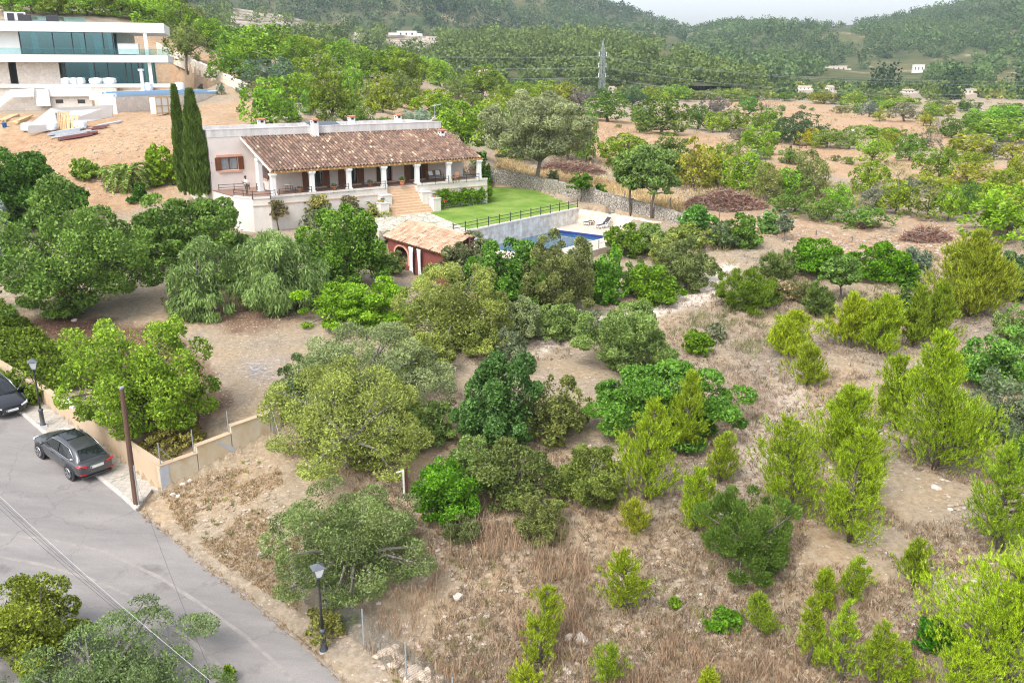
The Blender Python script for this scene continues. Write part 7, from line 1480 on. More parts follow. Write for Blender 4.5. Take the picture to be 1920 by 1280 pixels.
# clipped hedges
def hedge(name, pts, w, h, kind, label, n, col, parent_z=None, leaf=1.0, flowers=None, rough=.12):
    """hedge along world points with a lumpy top"""
    r = np.random.RandomState(len(label)); t = empty(name, pts[0], 0, label, 'hedge'); o = np.array(pts[0]); pts = [np.array(p) for p in pts]
    L_ = [np.linalg.norm(b - a) for a, b in zip(pts[:-1], pts[1:])]; s = r.rand(n) * sum(L_); P = np.zeros((n, 3)); D = np.zeros((n, 3)); acc = 0
    for i, l in enumerate(L_):
        m_ = (s >= acc) & (s <= acc + l); f = (s[m_] - acc) / l; acc += l; d = (pts[i + 1] - pts[i]) / l; nn = np.array([-d[1], d[0], 0]); nn /= np.linalg.norm(nn); k = m_.sum()
        a = r.rand(k) * math.pi; depth_ = .72 + .28 * r.rand(k) ** .5; x = np.cos(a) * w / 2 * depth_ * (1.0 + .3 * (np.abs(np.sin(2 * a)))); z = np.sin(a) ** .55 * h * depth_ * (1 + rough * np.sin(s[m_] * 2.1) + rough * np.sin(s[m_] * 5.3 + a))
        P[m_] = pts[i] + (pts[i + 1] - pts[i]) * f[:, None] - o + nn * x[:, None] + np.array([0, 0, 1]) * z[:, None]; D[m_] = nn * np.cos(a)[:, None] + np.array([0, 0, 1]) * np.sin(a)[:, None]
    P += r.normal(size=P.shape) * .1; c, la, lb, *_ = KIND[kind]
    cr = leaf_mesh('foliage', P, orient(r, unit(D), 'out'), la * leaf, lb * leaf, M['leaf'], t, r, (r.rand(n) * .6 + .4 * (fbm(P[:, 0] * .8, P[:, 1] * .8 + P[:, 2], 3, 4) - .2) * 1.4).clip(0, 1)); cr.color = (*col, 1)
    mb = MB()
    for i in range(len(pts) - 1):
        for f in np.linspace(.05, .95, max(3, int(L_[i] / .8))): q = pts[i] * (1 - f) + pts[i + 1] * f - o; mb.tube([tuple(q - [0, 0, .2]), tuple(q + [r.uniform(-.1, .1), r.uniform(-.1, .1), h * .75])], [.03, .012], 5)
    mb.build('stem', M['bark'], t)
    if flowers:
        c_, nf = flowers; k = r.choice(n, nf); f = leaf_mesh('flower', P[k] * 1.0 + D[k] * .08, rdir(r, nf), .13, .11, mat('petals_' + name, c_, .6), t, r)
hp = [atz(-60, 582, 5.0), atz(20, 650, 4.3), atz(80, 705, 3.75), atz(126, 748, 3.25)]
hedge('street_hedge', hp, 3.4, .85, 'mastic', 'long sloping hedge on top of the street wall, partly brown', 26000, (.14, .21, .02), leaf=1.25, rough=.2)
hedge('flower_hedge', [hw(17.6, -.2, -2.7), hw(20.5, .1, -2.7), hw(23.6, .2, -2.7), hw(26.0, 3.4, -2.7)], 1.9, 1.75, 'mastic', 'green hedge with red flowers along the villa terrace by the lawn', 9000, (.14, .27, .015), leaf=1.5, flowers=((.65, .06, .04), 60), rough=.1)
# twin cypresses and the palm
def cypress(px0, px1, ytop, base, label, seed):
    r = np.random.RandomState(seed); p = np.array(base); Z = depth(p); x = (px0 + px1) / 2; W_ = (px1 - px0) * Z / F * 1.18; hgt = onplane(x, ytop, p, np.array([0, 1, 0]))[2] - p[2]
    t = empty('cypress', p, 0, label, 'cypress', 'twin cypresses beside the villa'); n = 15000; f = r.rand(n) ** .85; a = r.rand(n) * 6.283
    R_ = W_ / 2 * np.minimum(1, (1.02 - f) ** .55 * 1.2) * np.minimum(1, .75 + f) * (.82 + .18 * np.sin(a * 5 + f * 14) * np.sin(f * 40 + a * 3)) * (.72 + .28 * r.rand(n) ** .5)
    P = np.stack([np.cos(a) * R_, np.sin(a) * R_, .3 + f * (hgt - .4)], 1); D = np.stack([np.cos(a) * .35, np.sin(a) * .35, np.ones(n)], 1); T_ = unit(D + r.normal(size=(n, 3)) * .22)
    cr = leaf_mesh('crown', P, T_, .32, .06, M['leaf'], t, r, (fbm(a * 3, f * 22, 3, seed) * .9 + r.rand(n) * .35 - .1).clip(0, 1)); cr.color = (.11, .18, .03, 1)
    mb = MB(); mb.tube([(0, 0, -.2), (0, 0, hgt * .8)], [.16, .04], 8); mb.build('trunk', M['bark'], t)
cypress(333, 358, 160, atz(347, 362, 9.6), 'narrower left one of the twin cypresses', 31); cypress(352, 396, 168, atz(375, 368, 9.6), 'thicker right one of the twin cypresses', 32)
def palm(px, py, w, ytop, label):
    r = np.random.RandomState(8); p = at(px, py); Z = depth(p); R_ = w * Z / F / 2; t = empty('palm', p, 0, label, 'palm'); ht = 1.1; mb = MB(); mb.tube([(0, 0, -.3), (0, 0, .4), (0, 0, ht)], [.42, .4, .36], 12)
    for k in range(70): a = r.rand() * 6.28; z = r.rand() * ht; mb.bar((math.cos(a) * .36, math.sin(a) * .36, z), (math.cos(a) * .52, math.sin(a) * .52, z + .18), .1)
    mb.build('trunk', M['bark'], t)
    for k in range(46):
        a = k * 2.4 + r.rand() * .3; up_ = 1.35 - 1.35 * (k / 46) + r.uniform(-.1, .1); L_ = R_ * (.95 + .2 * r.rand()); P, Tn = [], []; q = np.array([0, 0, ht]); o = np.array([math.cos(a), math.sin(a), 0]); s = np.array([-o[1], o[0], 0]); pts = [q.copy()]; an = up_; N_ = 22
        for j in range(N_):
            d = o * math.cos(an) + np.array([0, 0, math.sin(an)]); q = q + d * L_ / N_; an -= (1.5 + .4 * r.rand()) / N_ * (1 + j / N_ * .6); pts.append(q.copy())
            nm_ = np.cross(s, d)
            for sd_ in (-1, 1):
                for e in (0, .5): ll = .55 * math.sin(math.pi * min(1, (j + e + 1.5) / (N_ + 1))) ** .6 + .08; dd = unit(d * .75 + s * sd_ * .8 + np.array([0, 0, .15])); P.append(q - d * L_ / N_ * e + dd * ll / 2); Tn.append((dd, ll / 2))
        tt = np.array([x[0] for x in Tn]); ll = np.array([x[1] for x in Tn]); fr = leaf_mesh('frond', np.array(P), tt, ll, .06, M['leaf'], t, r); fr.color = (.2, .3, .06, 1)
        mb = MB(); mb.tube([tuple(x) for x in pts[::3]], [.035] + [.022] * (len(pts[::3]) - 2) + [.008], 4, False); mb.build('rib', M['pallet'], fr)
palm(240, 352, 112, 285, 'date palm with arching fronds left of the cypresses')
# ---------------------------------------------------------------- mid distance trees, placed one by one
G1 = (.15, .26, .025); G2 = (.11, .21, .03); G3 = (.22, .31, .025); G4 = (.27, .31, .03); GR = (.2, .19, .13); DK = (.065, .11, .04); BL = (.13, .18, .12); YL = (.42, .36, .02); BR = (.2, .36, .03); OL = (.19, .23, .06)
MID = [(1140, 228, 70, 52, 'carob', G2), (1239, 252, 84, 66, 'carob', G2), (1308, 243, 42, 42, 'carob', G2), (1338, 249, 34, 38, 'carob', G4), (1375, 248, 46, 38, 'carob', G1), (1343, 217, 44, 32, 'olive', GR), (1404, 215, 32, 32, 'carob', G2), (1438, 214, 28, 26, 'bare', GR), (1418, 245, 46, 32, 'carob', G1), (1443, 235, 38, 28, 'carob', G1), (1457, 268, 50, 38, 'carob', G1), (1493, 270, 66, 54, 'olive', DK), (1417, 290, 68, 50, 'carob', G3), (1387, 267, 28, 26, 'olive', GR), (1366, 295, 37, 28, 'mastic', G1), (1412, 314, 32, 29, 'olive', BL), (1432, 299, 27, 23, 'mastic', G1), (1484, 307, 46, 28, 'mastic', G2),
 (1172, 314, 86, 58, 'carob', G3), (1256, 298, 64, 42, 'carob', G2), (1300, 355, 64, 80, 'almond', G4), (1345, 350, 62, 70, 'carob', G3), (1393, 357, 70, 66, 'carob', G3), (1435, 377, 54, 64, 'olive', OL), (1478, 374, 58, 54, 'carob', BR), (1487, 400, 66, 38, 'mastic', G2), (1265, 347, 60, 54, 'carob', G1), (1100, 306, 36, 66, 'carob', G1), (1105, 248, 22, 36, 'carob', G2),
 (1513, 274, 32, 32, 'carob', YL), (1550, 278, 48, 33, 'carob', G1), (1592, 280, 42, 39, 'olive', OL), (1631, 310, 52, 52, 'almond', G3), (1635, 260, 52, 24, 'carob', G1), (1666, 284, 46, 38, 'carob', G3), (1676, 258, 32, 18, 'carob', G1), (1704, 301, 46, 46, 'carob', G2), (1737, 281, 38, 28, 'almond', GR), (1757, 335, 60, 56, 'carob', G1), (1588, 308, 22, 14, 'mastic', G1), (1567, 303, 16, 12, 'mastic', OL), (1812, 296, 78, 40, 'carob', G4), (1863, 299, 34, 32, 'olive', GR), (1900, 301, 48, 34, 'almond', G4), (1822, 321, 54, 34, 'carob', G3), (1821, 352, 80, 43, 'almond', G4), (1878, 363, 52, 44, 'carob', G3), (1905, 348, 46, 55, 'carob', G3), (1706, 368, 52, 32, 'olive', BL), (1734, 351, 50, 26, 'almond', G4), (1768, 358, 44, 26, 'almond', G3), (1686, 338, 26, 26, 'bare', OL),
 (1628, 364, 54, 58, 'carob', G3), (1512, 374, 64, 84, 'olive', OL), (1572, 390, 46, 40, 'carob', BR), (1548, 414, 60, 40, 'mastic', G2), (1615, 428, 76, 40, 'mastic', G2), (1640, 396, 50, 46, 'almond', GR), (1680, 402, 62, 58, 'carob', G3), (1738, 410, 64, 62, 'almond', OL), (1776, 414, 46, 66, 'carob', G3), (1810, 402, 48, 58, 'carob', G2), (1850, 392, 58, 52, 'almond', G3), (1878, 448, 126, 86, 'carob', G3), (1912, 418, 64, 74, 'carob', G4),
 (1649, 228, 22, 22, 'almond', G4), (1697, 228, 46, 36, 'almond', GR), (1731, 237, 27, 24, 'almond', G4), (1744, 236, 18, 18, 'almond', G3), (1783, 259, 42, 36, 'carob', G2), (1743, 256, 20, 20, 'almond', OL), (1758, 255, 16, 34, 'bare', GR), (1822, 249, 38, 26, 'carob', G2), (1629, 219, 30, 28, 'olive', BL), (1578, 213, 28, 14, 'mastic', OL), (1607, 213, 17, 14, 'mastic', G2), (1664, 210, 46, 24, 'carob', G3), (1748, 219, 42, 24, 'carob', G3), (1776, 218, 24, 20, 'carob', G4), (1861, 228, 58, 26, 'carob', BR), (1905, 234, 62, 32, 'carob', BR), (1880, 248, 52, 22, 'carob', G1), (1868, 266, 104, 40, 'carob', BR), (1830, 232, 46, 22, 'carob', G1), (1544, 195, 46, 22, 'carob', G4), (1603, 201, 42, 26, 'carob', G3), (1505, 205, 10, 8, 'mastic', G2), (1466, 209, 12, 12, 'mastic', G2), (1522, 208, 8, 6, 'mastic', G2), (1470, 190, 36, 16, 'carob', G2), (1420, 188, 40, 18, 'olive', OL), (1370, 190, 44, 20, 'carob', G3), (1318, 188, 36, 18, 'almond', OL), (1268, 190, 50, 28, 'carob', G3), (1222, 196, 46, 30, 'carob', G3), (1186, 202, 44, 30, 'olive', DK), (1650, 198, 36, 16, 'carob', G2), (1700, 200, 40, 18, 'carob', G3), (1760, 202, 40, 16, 'olive', OL), (1810, 208, 40, 18, 'carob', G2), (1895, 212, 44, 18, 'carob', G1), (1575, 196, 30, 16, 'olive', DK), (1275, 225, 30, 16, 'mastic', OL), (1160, 240, 10, 7, 'mastic', OL), (1205, 226, 40, 22, 'carob', G2),
 (1060, 195, 50, 36, 'carob', G4), (1020, 190, 50, 34, 'carob', G4), (980, 186, 44, 30, 'carob', G3), (1090, 200, 40, 32, 'almond', GR), (945, 190, 40, 30, 'carob', G3),
 # hillside behind the villa
 (508, 240, 88, 82, 'carob', BR), (505, 187, 72, 36, 'olive', OL), (515, 178, 100, 62, 'olive', BL), (622, 232, 76, 86, 'carob', G1), (668, 192, 50, 64, 'carob', BR), (500, 124, 98, 72, 'carob', BR), (430, 152, 54, 58, 'carob', G1), (352, 122, 62, 66, 'olive', OL), (455, 120, 50, 38, 'carob', BR), (905, 190, 66, 62, 'carob', G1), (826, 163, 42, 52, 'carob', BR), (771, 168, 64, 62, 'carob', G1), (860, 188, 46, 42, 'olive', OL), (889, 204, 38, 28, 'mastic', G2), (718, 212, 56, 58, 'carob', G3), (870, 282, 90, 84, 'carob', BR), (918, 249, 66, 56, 'carob', G3), (788, 236, 40, 28, 'olive', (.3, .36, .26)), (762, 236, 26, 26, 'olive', (.26, .32, .2)), (600, 160, 64, 56, 'carob', G3), (560, 130, 56, 50, 'carob', G1), (560, 190, 60, 50, 'carob', BR), (590, 215, 46, 44, 'carob', G1), (690, 150, 66, 60, 'carob', G1), (640, 130, 60, 52, 'carob', BR), (575, 108, 56, 40, 'carob', G3), (730, 160, 60, 56, 'carob', G3), (750, 190, 60, 50, 'olive', OL), (815, 215, 60, 44, 'carob', G3), (840, 245, 60, 56, 'carob', G1), (770, 205, 44, 38, 'carob', G1), (700, 205, 44, 50, 'olive', OL), (655, 225, 40, 46, 'carob', G1), (720, 238, 30, 18, 'mastic', G2), (940, 215, 50, 34, 'carob', G3), (960, 240, 60, 44, 'carob', G1), (340, 75, 66, 60, 'carob', G1), (385, 88, 62, 44, 'carob', G3), (430, 98, 56, 42, 'carob', G1), (300, 55, 70, 56, 'carob', BR), (260, 40, 66, 50, 'carob', G1), (215, 32, 60, 44, 'carob', G3), (160, 30, 70, 46, 'carob', BR), (110, 30, 66, 44, 'carob', G3), (60, 26, 60, 40, 'carob', BR), (20, 24, 60, 44, 'carob', G1), (190, 12, 60, 40, 'olive', OL), (90, 8, 60, 34, 'carob', G3), (245, 14, 60, 40, 'carob', G1), (325, 35, 54, 44, 'carob', G1), (395, 68, 46, 30, 'carob', BR), (355, 48, 46, 32, 'olive', OL), (480, 88, 44, 26, 'carob', G1), (530, 100, 50, 30, 'carob', BR), (380, 175, 14, 16, 'olive', BL), (415, 178, 14, 20, 'olive', BL), (700, 118, 50, 40, 'carob', BR), (660, 105, 50, 36, 'carob', G3), (745, 135, 50, 44, 'carob', G1), (610, 105, 40, 28, 'carob', G1), (795, 150, 44, 40, 'carob', BR), (860, 160, 44, 36, 'carob', G3), (890, 168, 40, 30, 'carob', G1), (930, 172, 36, 28, 'carob', G3), (540, 225, 36, 36, 'carob', G2), (545, 160, 50, 44, 'carob', G3), (470, 150, 36, 30, 'carob', G1), (640, 175, 46, 40, 'carob', G1), (680, 235, 40, 34, 'mastic', G2), (980, 215, 46, 36, 'carob', G3), (1010, 225, 50, 40, 'olive', OL),
 (980, 300, 60, 50, 'carob', G1), (1065, 300, 60, 60, 'olive', OL), (60, 335, 40, 26, 'mastic', G1), (1075, 270, 40, 60, 'carob', G1)]
SRC = dict(carob='carob_tree', olive='olive_tree', mastic='mastic_bush', almond='almond_tree', bare='bare_tree')
CN = {G1: 'mid green', G2: 'deep green', G3: 'yellow green', G4: 'olive yellow', GR: 'grey brown', DK: 'very dark green', BL: 'blue grey', YL: 'golden yellow', BR: 'bright green', OL: 'dull olive green'}
NOUN = dict(carob='tree', olive='olive', mastic='bush', almond='almond tree', bare='nearly bare tree')
LM_ = [(1358, 370, 'the big brush pile'), (1735, 435, 'the small brush pile'), (1131, 150, 'the pylon'), (1490, 272, 'the goats'), (1004, 260, 'the lone olive'), (1200, 370, 'the twin trees'), (1605, 248, 'the hut in the hedge'), (1797, 210, 'the beige shed'), (1822, 180, 'the stone house'), (508, 215, 'the building site'), (660, 225, 'the villa chimneys'), (815, 215, 'the roof aerial'), (276, 80, 'the white modern house'), (400, 145, 'the hillside terrace wall'), (90, 20, 'the flat white roof'), (902, 135, 'the beige house'), (1561, 166, 'the cypress row'), (1424, 174, 'the orchard house'), (1880, 360, 'the right edge')]
def where(px, py, h):
    k = min(LM_, key=lambda q: (q[0] - px) ** 2 + 4 * (q[1] - py + h / 2) ** 2); dx = px - k[0]; dy = py - h / 2 - k[1]
    rel = 'behind' if dy < -abs(dx) * .35 - 4 else 'in front of' if dy > abs(dx) * .35 + 4 else ('left of' if dx < 0 else 'right of')
    return f'{rel} {k[2]}'
ORD = ['', 'second', 'third', 'fourth', 'fifth', 'sixth', 'seventh', 'eighth', 'ninth', 'tenth']
ent = []
for e in MID:
    px, py, w, h, k, c = e; sz = 'big' if w > 62 else 'medium' if w > 42 else 'small' if w > 20 else 'tiny'
    ent.append((e, f"{sz} {CN.get(c, 'silvery')} {NOUN[k]} {where(px, py, h)}"))
cnt = {}
for e, l in ent: cnt.setdefault(l, []).append(e)
for e, l in ent:
    g = sorted(cnt[l]); i = g.index(e); px, py, w, h, k, c = e
    lab = l if len(g) == 1 else l + (', leftmost' if i == 0 else f', {ORD[i]} from left')
    r = np.random.RandomState(int(px * 31 + py * 17)); cc = tuple(q * r.uniform(.88, 1.12) for q in c)
    placed(SRC[k], px, py, w, h, cc, lab, 'bush' if k == 'mastic' else 'tree', 'trees and bushes of the fields and hillside', r)
# ---------------------------------------------------------------- woods and orchards too many to count
def clump_proto(r, n, spiky=False):
    P = rdir(r, n) * (.55 + .45 * r.rand(n, 1)); P[:, 2] = P[:, 2] * .62 + .55
    lob = rdir(r, 4); P *= (1 + .3 * np.max(P @ lob.T, 1))[:, None]; P[:, 2] = np.maximum(P[:, 2], .05); T = orient(r, unit(P - [0, 0, .4]), 'out'); return P * [.5, .5, .8], T
def infr(p, mg=120):
    q = p - CAM; Z = q[:, 1] * CT - q[:, 2] * ST; x = 960 + F * q[:, 0] / Z; y = 640 - F * (q[:, 1] * ST + q[:, 2] * CT) / Z; return (x > -mg) & (x < 1920 + mg) & (y > -mg), x, y
def woods(name, label, pts, sizes, cols, m, seed, n=34, ls=.16, aspect=1.0):
    k, x, y = infr(pts); q = np.ones(len(pts), bool); dd = depth(pts.T); top = y - sizes * aspect * F / dd
    for a, b, c, d, Y in HBOX: q &= ~((x > a - 3) & (x < b + 3) & (y > c) & (top < d - 2) & (pts[:, 1] < Y + 20))
    pts, sizes = pts[q], sizes[q]
    r = np.random.RandomState(seed); PR = [clump_proto(r, n) for _ in range(8)]; N_ = len(pts); P = np.empty((N_, n, 3)); T_ = np.empty((N_, n, 3)); kk = r.randint(8, size=N_)
    for q in range(8):
        i = kk == q; a = r.rand(i.sum()) * 6.283; c, s = np.cos(a), np.sin(a); p, t = PR[q]
        for A, B in ((P, p), (T_, t)): A[i] = np.stack([B[None, :, 0] * c[:, None] - B[None, :, 1] * s[:, None], B[None, :, 0] * s[:, None] + B[None, :, 1] * c[:, None], np.broadcast_to(B[None, :, 2], (len(a), n))], -1)
    P = P * sizes[:, None, None] * np.array([1, 1, aspect]) + pts[:, None, :]; la = np.repeat(sizes * ls, n)
    sc_ = .006; big = fbm(pts[:, 0] * sc_ + seed, pts[:, 1] * sc_, 3, seed); lvv = (np.repeat((r.rand(N_) * .5 + (big - .3) * .8).clip(0, .75), n) + r.rand(N_ * n) * .25)
    o = leaf_mesh(name, P.reshape(-1, 3), T_.reshape(-1, 3), la, la * .75, m, None, r, lvv); o.color = (*cols, 1); tag(o, kind='stuff'); return o
def on_grid(V, n, r, tmax=1.0, dens=None):
    nv, nu = V.shape[:2]; a = r.rand(n) * (nv - 1.001) * tmax; b = r.rand(n) * (nu - 1.001); i, j = a.astype(int), b.astype(int); f, g = (a - i)[:, None], (b - j)[:, None]
    return (V[i, j] * (1 - f) + V[i + 1, j] * f) * (1 - g) + (V[i, j + 1] * (1 - f) + V[i + 1, j + 1] * f) * g
r = np.random.RandomState(77)
p = on_grid(LMV, 36000, r, .86); k, x, y = infr(p, 60); p = p[k][:12500]; woods('mountain_forest', '', p, 5 + 9 * r.rand(len(p)) ** 2.0, (.08, .13, .042), M['far_leaf'], 1, 36, .14)
p = on_grid(RHV, 19000, r, .9); k, x, y = infr(p, 60); p, x, y = p[k], x[k], y[k]; k = (fbm(x * .012, y * .03, 3, 8) > .36) & ((y < 100) | (r.rand(len(x)) < np.where(x > 1560, .75, .6)) & (fbm(x * .02 + 5, y * .06, 3, 18) > .34)); p = p[k][:9500]; woods('right_hill_forest', '', p, 4 + 8.5 * r.rand(len(p)) ** 1.8, (.095, .155, .046), M['far_leaf'], 2, 44, .13)
p = on_grid(MRV, 6500, r, .95); k, x, y = infr(p, 60); p, x, y = p[k], x[k], y[k]; quarry = np.any([inpoly(x, y, q_) for q_ in QUARRY], 0)
k = ~quarry & (fbm(x * .02, y * .06, 3, 66) > .3) | (r.rand(len(p)) < .13); p = p[k][:4600]; woods('ridge_forest', '', p, 3.5 + 7 * r.rand(len(p)) ** 1.7, (.11, .16, .04), M['far_leaf'], 3, 70, .105)
# valley orchards
px, py = r.uniform(860, 2000, 4200), 188 - 44 * r.rand(4200) ** 1.0; p = at_many(px, py); k = (p[:, 1] > 330) & (p[:, 1] < 1200); px, py, p = px[k], py[k], p[k]; k = fbm(p[:, 0] * .01, p[:, 1] * .012, 3, 12) > .36; p = p[k]; px = px[k]
h_ = len(p) // 3
woods('orchard_trees', '', p[:h_], r.uniform(2.5, 6.0, h_), (.15, .21, .045), M['far_leaf'], 4, 44, .14, .72); woods('orchard_trees', '', p[h_:2 * h_], r.uniform(2.5, 6.5, h_), (.07, .12, .035), M['far_leaf'], 5, 44, .14, .8); woods('orchard_trees', '', p[2 * h_:], r.uniform(2, 5.5, len(p) - 2 * h_), (.24, .27, .06), M['far_leaf'], 6, 44, .14, .7)
cy = np.concatenate([[[X, 178 - .0 * X + r.uniform(-3, 3)] for X in np.arange(1636, 1700, 5)], [[X, 186 + r.uniform(-3, 3)] for X in np.arange(1775, 1806, 6)], [[1820, 172], [1898, 184], [1912, 186]]]); p = at_many(cy[:, 0].astype(float), cy[:, 1].astype(float))
for i, q in enumerate(p):
    pass
woods('dark_cypress_row', '', p, r.uniform(5, 6.5, len(p)), (.04, .075, .035), M['far_leaf'], 9, 60, .13, 2.4)
# scrub, dry grass, gravel of the slope
lot = [(560, 1010), (640, 890), (720, 720), (900, 640), (1000, 620), (1200, 560), (1380, 480), (1500, 450), (1750, 440), (2000, 470), (2000, 1400), (700, 1400), (700, 1250), (560, 1130), (400, 1040), (330, 930), (420, 880), (500, 850)]
def scatter(n, poly, r, y0=430, y1=1380, x0=300, x1=2000):
    X, Y = r.uniform(x0, x1, n), y0 + (y1 - y0) * r.rand(n); k = inpoly(X, Y, poly); return at_many(X[k], Y[k]), X[k], Y[k]
def tufts(name, pts, hts, nb, w, cols, r, spread=.25, mat_='leaf'):
    n = len(pts); B = np.repeat(pts, nb, 0); hh = np.repeat(hts, nb) * (.5 + .8 * r.rand(n * nb)); D = unit(np.stack([r.normal(size=n * nb) * spread, r.normal(size=n * nb) * spread, np.ones(n * nb)], 1)); off = r.normal(size=(n * nb, 3)) * np.array([.13, .13, 0]) * np.repeat(hts, nb)[:, None] * 2
    P = B + off + D * hh[:, None] * .5; lvv = (np.repeat(r.rand(n) * .6, nb) + r.rand(n * nb) * .4)
    o = leaf_mesh(name, P, D, hh * .5, w, M[mat_], None, r, lvv); o.color = (*cols, 1); tag(o, kind='stuff'); return o
gmask = lambda p, s, th: fbm(p[:, 0] * s, p[:, 1] * s, 3, 41) > th
p, X, Y = scatter(42000, lot, r); k = gmask(p, .22, .40); p = p[k]; h_ = len(p) // 2; tufts('dry_grass', p[:h_], r.uniform(.12, .42, h_), 8, .013, (.36, .27, .17), r, .5); tufts('dry_grass', p[h_:], r.uniform(.1, .34, len(p) - h_), 8, .012, (.22, .17, .12), r, .6)
stalk = [(800, 990), (1050, 985), (1110, 1080), (1120, 1200), (960, 1150), (880, 1180), (800, 1130)]
p, X, Y = scatter(9000, stalk, r, 960, 1220, 760, 1140); k = gmask(p, .5, .40); p = p[k][:230]; tufts('dry_stalks', p, r.uniform(.45, 1.0, len(p)), 12, .012, (.36, .26, .17), r, .2)
stalk2 = [(700, 1180), (760, 1100), (900, 1130), (1500, 1200), (1500, 1400), (700, 1400)]
p, X, Y = scatter(5000, stalk2, r, 1080, 1380, 680, 1520); k = gmask(p, .5, .47); p = p[k][:520]; tufts('dry_stalks', p, r.uniform(.35, .75, len(p)), 12, .011, (.35, .25, .16), r, .25)
p, X, Y = scatter(15000, [(300, 925), (420, 880), (520, 870), (560, 1000), (560, 1150), (420, 1060), (330, 980)], r, 850, 1160, 280, 600); k = gmask(p, .6, .42); p = p[k][:2200]; tufts('dry_grass', p, r.uniform(.08, .22, len(p)), 8, .012, (.38, .285, .165), r, .7)
p, X, Y = scatter(2600, [(1330, 560), (1480, 520), (1640, 560), (1720, 640), (1640, 740), (1500, 760), (1380, 840), (1330, 700)], r, 500, 860); p = p[:900]; tufts('dead_scrub', p, r.uniform(.3, .75, len(p)), 16, .012, (.3, .23, .17), r, .6)
p, X, Y = scatter(9000, [(1380, 480), (1760, 470), (1760, 600), (1500, 600), (1380, 700), (1250, 640)], r, 450, 720); k = gmask(p, .3, .45); p = p[k][:1200]; tufts('green_scrub', p, r.uniform(.25, .6, len(p)), 14, .018, (.24, .24, .12), r, .5)
p, X, Y = scatter(26000, lot, r); k = gmask(p, .3, .47); p = p[k][:520]; tufts('green_scrub', p, r.uniform(.12, .35, len(p)), 14, .018, (.2, .22, .06), r, .5)
f2 = [(1100, 225), (1250, 250), (1400, 300), (1300, 400), (1000, 340)]; p, X, Y = scatter(5000, f2, r, 215, 410, 950, 1450); tufts('field_grass', p, r.uniform(.25, .6, len(p)), 8, .03, (.52, .4, .24), r, .5)
f3 = [(930, 280), (1000, 320), (1100, 330), (1290, 385), (1270, 400), (1090, 355), (930, 330)]; p, X, Y = scatter(16000, f3, r, 270, 410, 900, 1300); tufts('field_grass', p[:2500], r.uniform(.3, .7, len(p[:2500])), 8, .03, (.55, .43, .22), r, .4)
X, Y = r.uniform(1300, 1960, 9000), r.uniform(190, 470, 9000); p = at_many(X, Y); k = gmask(p, .06, .5); p = p[k][:2600]; tufts('field_scrub', p, r.uniform(.3, .8, len(p)), 9, .035, (.3, .27, .12), r, .6)
kp = []
for a, b in zip(KERB2_PX[:-1], KERB2_PX[1:]):
    n_ = int(np.hypot(b[0] - a[0], b[1] - a[1]) / 1.1); f_ = r.rand(n_); kp.append(np.stack([a[0] + (b[0] - a[0]) * f_ + r.normal(size=n_) * 6 + 3, a[1] + (b[1] - a[1]) * f_ + r.normal(size=n_) * 4 - 3], 1))
kp = np.concatenate(kp); p = np.array([atroad(x, y) for x, y in kp]); tufts('verge_weeds', p, r.uniform(.06, .2, len(p)), 9, .012, (.36, .25, .12), r, .7)
p, X, Y = scatter(3000, [(300, 560), (400, 555), (390, 600), (320, 605)], r, 550, 610, 290, 410); tufts('green_grass', p[:500], r.uniform(.08, .22, len(p[:500])), 10, .014, (.15, .2, .04), r, .5)
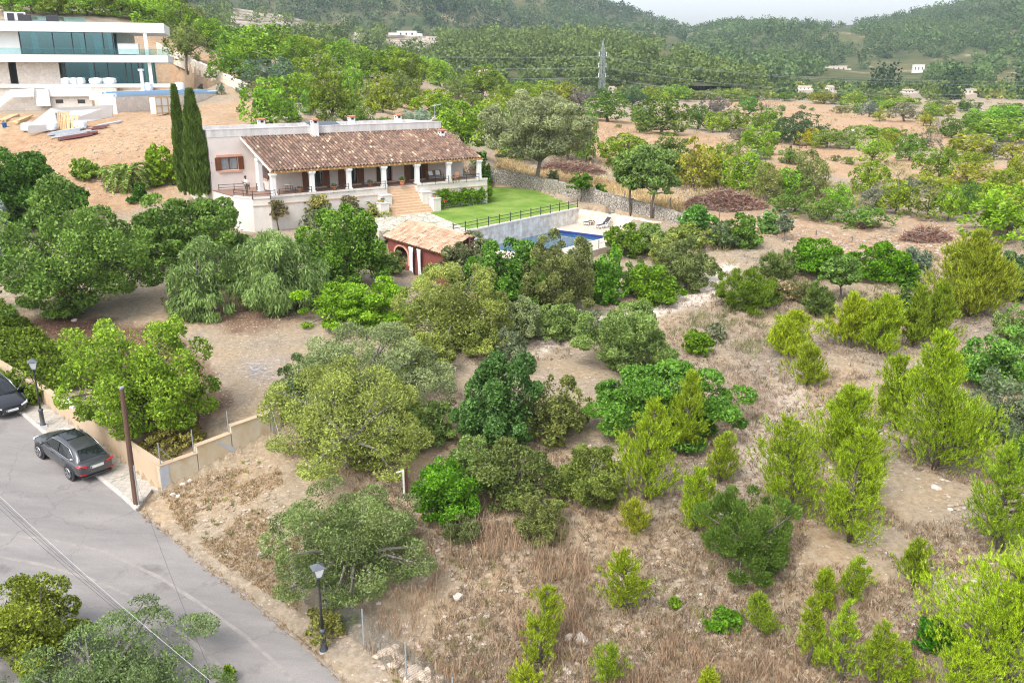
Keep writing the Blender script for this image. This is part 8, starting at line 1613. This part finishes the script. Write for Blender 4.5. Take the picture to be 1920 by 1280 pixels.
# gravel: flattened pebbles lying on the slope
def gravel(name, pts, sizes, r, m):
    O = np.array([[1, 0, 0], [0, 1, 0], [-1, 0, 0], [0, -1, 0], [0, 0, .7], [.7, .7, .25], [-.7, .7, .25], [-.7, -.7, .25], [.7, -.7, .25]]); Ff = [(0, 5, 4), (5, 1, 4), (1, 6, 4), (6, 2, 4), (2, 7, 4), (7, 3, 4), (3, 8, 4), (8, 0, 4)]
    n = len(pts); V = O[None] * (.75 + .5 * r.rand(n, 9, 1)) * sizes[:, None, None] * np.array([1.1, .85, .9]); a = r.rand(n) * 6.283; c, s = np.cos(a)[:, None], np.sin(a)[:, None]
    V = np.stack([V[..., 0] * c - V[..., 1] * s, V[..., 0] * s + V[..., 1] * c, V[..., 2]], -1) + pts[:, None] + [0, 0, .01]; f = (np.array(Ff)[None] + (np.arange(n) * 9)[:, None, None]).reshape(-1, 3)
    o = mesh_np(name, V.reshape(-1, 3), f, m, attrs={'tc': ('FACE', 'FLOAT', np.repeat(r.rand(n), 8))}); tag(o, kind='stuff')
M['gravel'] = tile_mat('gravel_stones', [(.27, .21, .15), (.36, .29, .22), (.42, .35, .28), (.34, .25, .17), (.52, .47, .41)], (.8, .77, .75))
p, X, Y = scatter(30000, lot, r); k = gmask(p, .3, .36); p = p[k]; gravel('gravel', p, .025 + .12 * r.rand(len(p)) ** 3.5, r, M['gravel'])
p, X, Y = scatter(6000, [(400, 560), (560, 560), (560, 640), (520, 740), (440, 800), (390, 780)], r, 560, 800, 380, 570); gravel('gravel', p[:1500], .02 + .07 * r.rand(len(p[:1500])) ** 3, r, M['gravel'])
X, Y = r.uniform(1400, 1850, 5000), r.uniform(400, 500, 5000); k = inpoly(X, Y, [(1270, 405), (1420, 395), (1560, 415), (1700, 405), (1830, 420), (1840, 470), (1700, 500), (1480, 455)]); p = at_many(X[k], Y[k]); gravel('field_stones', p, .05 + .14 * r.rand(len(p)) ** 3, r, M['gravel'])
X, Y = r.uniform(-40, 480, 5000), r.uniform(190, 370, 5000); k = inpoly(X, Y, [(-40, 300), (120, 255), (230, 215), (420, 200), (430, 250), (390, 330), (150, 380), (40, 330)]); p = at_many(X[k], Y[k])[:1800]; gravel('site_rubble', p, .04 + .16 * r.rand(len(p)) ** 3, r, M['gravel'])
tidy_protos()
# ---------------------------------------------------------------- the hazy air of the valley
def haze(dens, col):
    mb = MB(); mb.box(-2600, 2600, -200, 3300, -40, 900); o = mb.build('haze', None); m = bpy.data.materials.new('valley_air'); m.use_nodes = True; N, L = m.node_tree.nodes, m.node_tree.links
    N.remove(N['Principled BSDF']); v = N.new('ShaderNodeVolumePrincipled'); v.inputs['Color'].default_value = (*col, 1); v.inputs['Density'].default_value = dens; v.inputs['Anisotropy'].default_value = .1; L.new(v.outputs[0], N['Material Output'].inputs['Volume']); o.data.materials.append(m); o['kind'] = 'stuff'
HAZE = 0.00013
if HAZE: haze(HAZE, (.7, .84, 1.0))
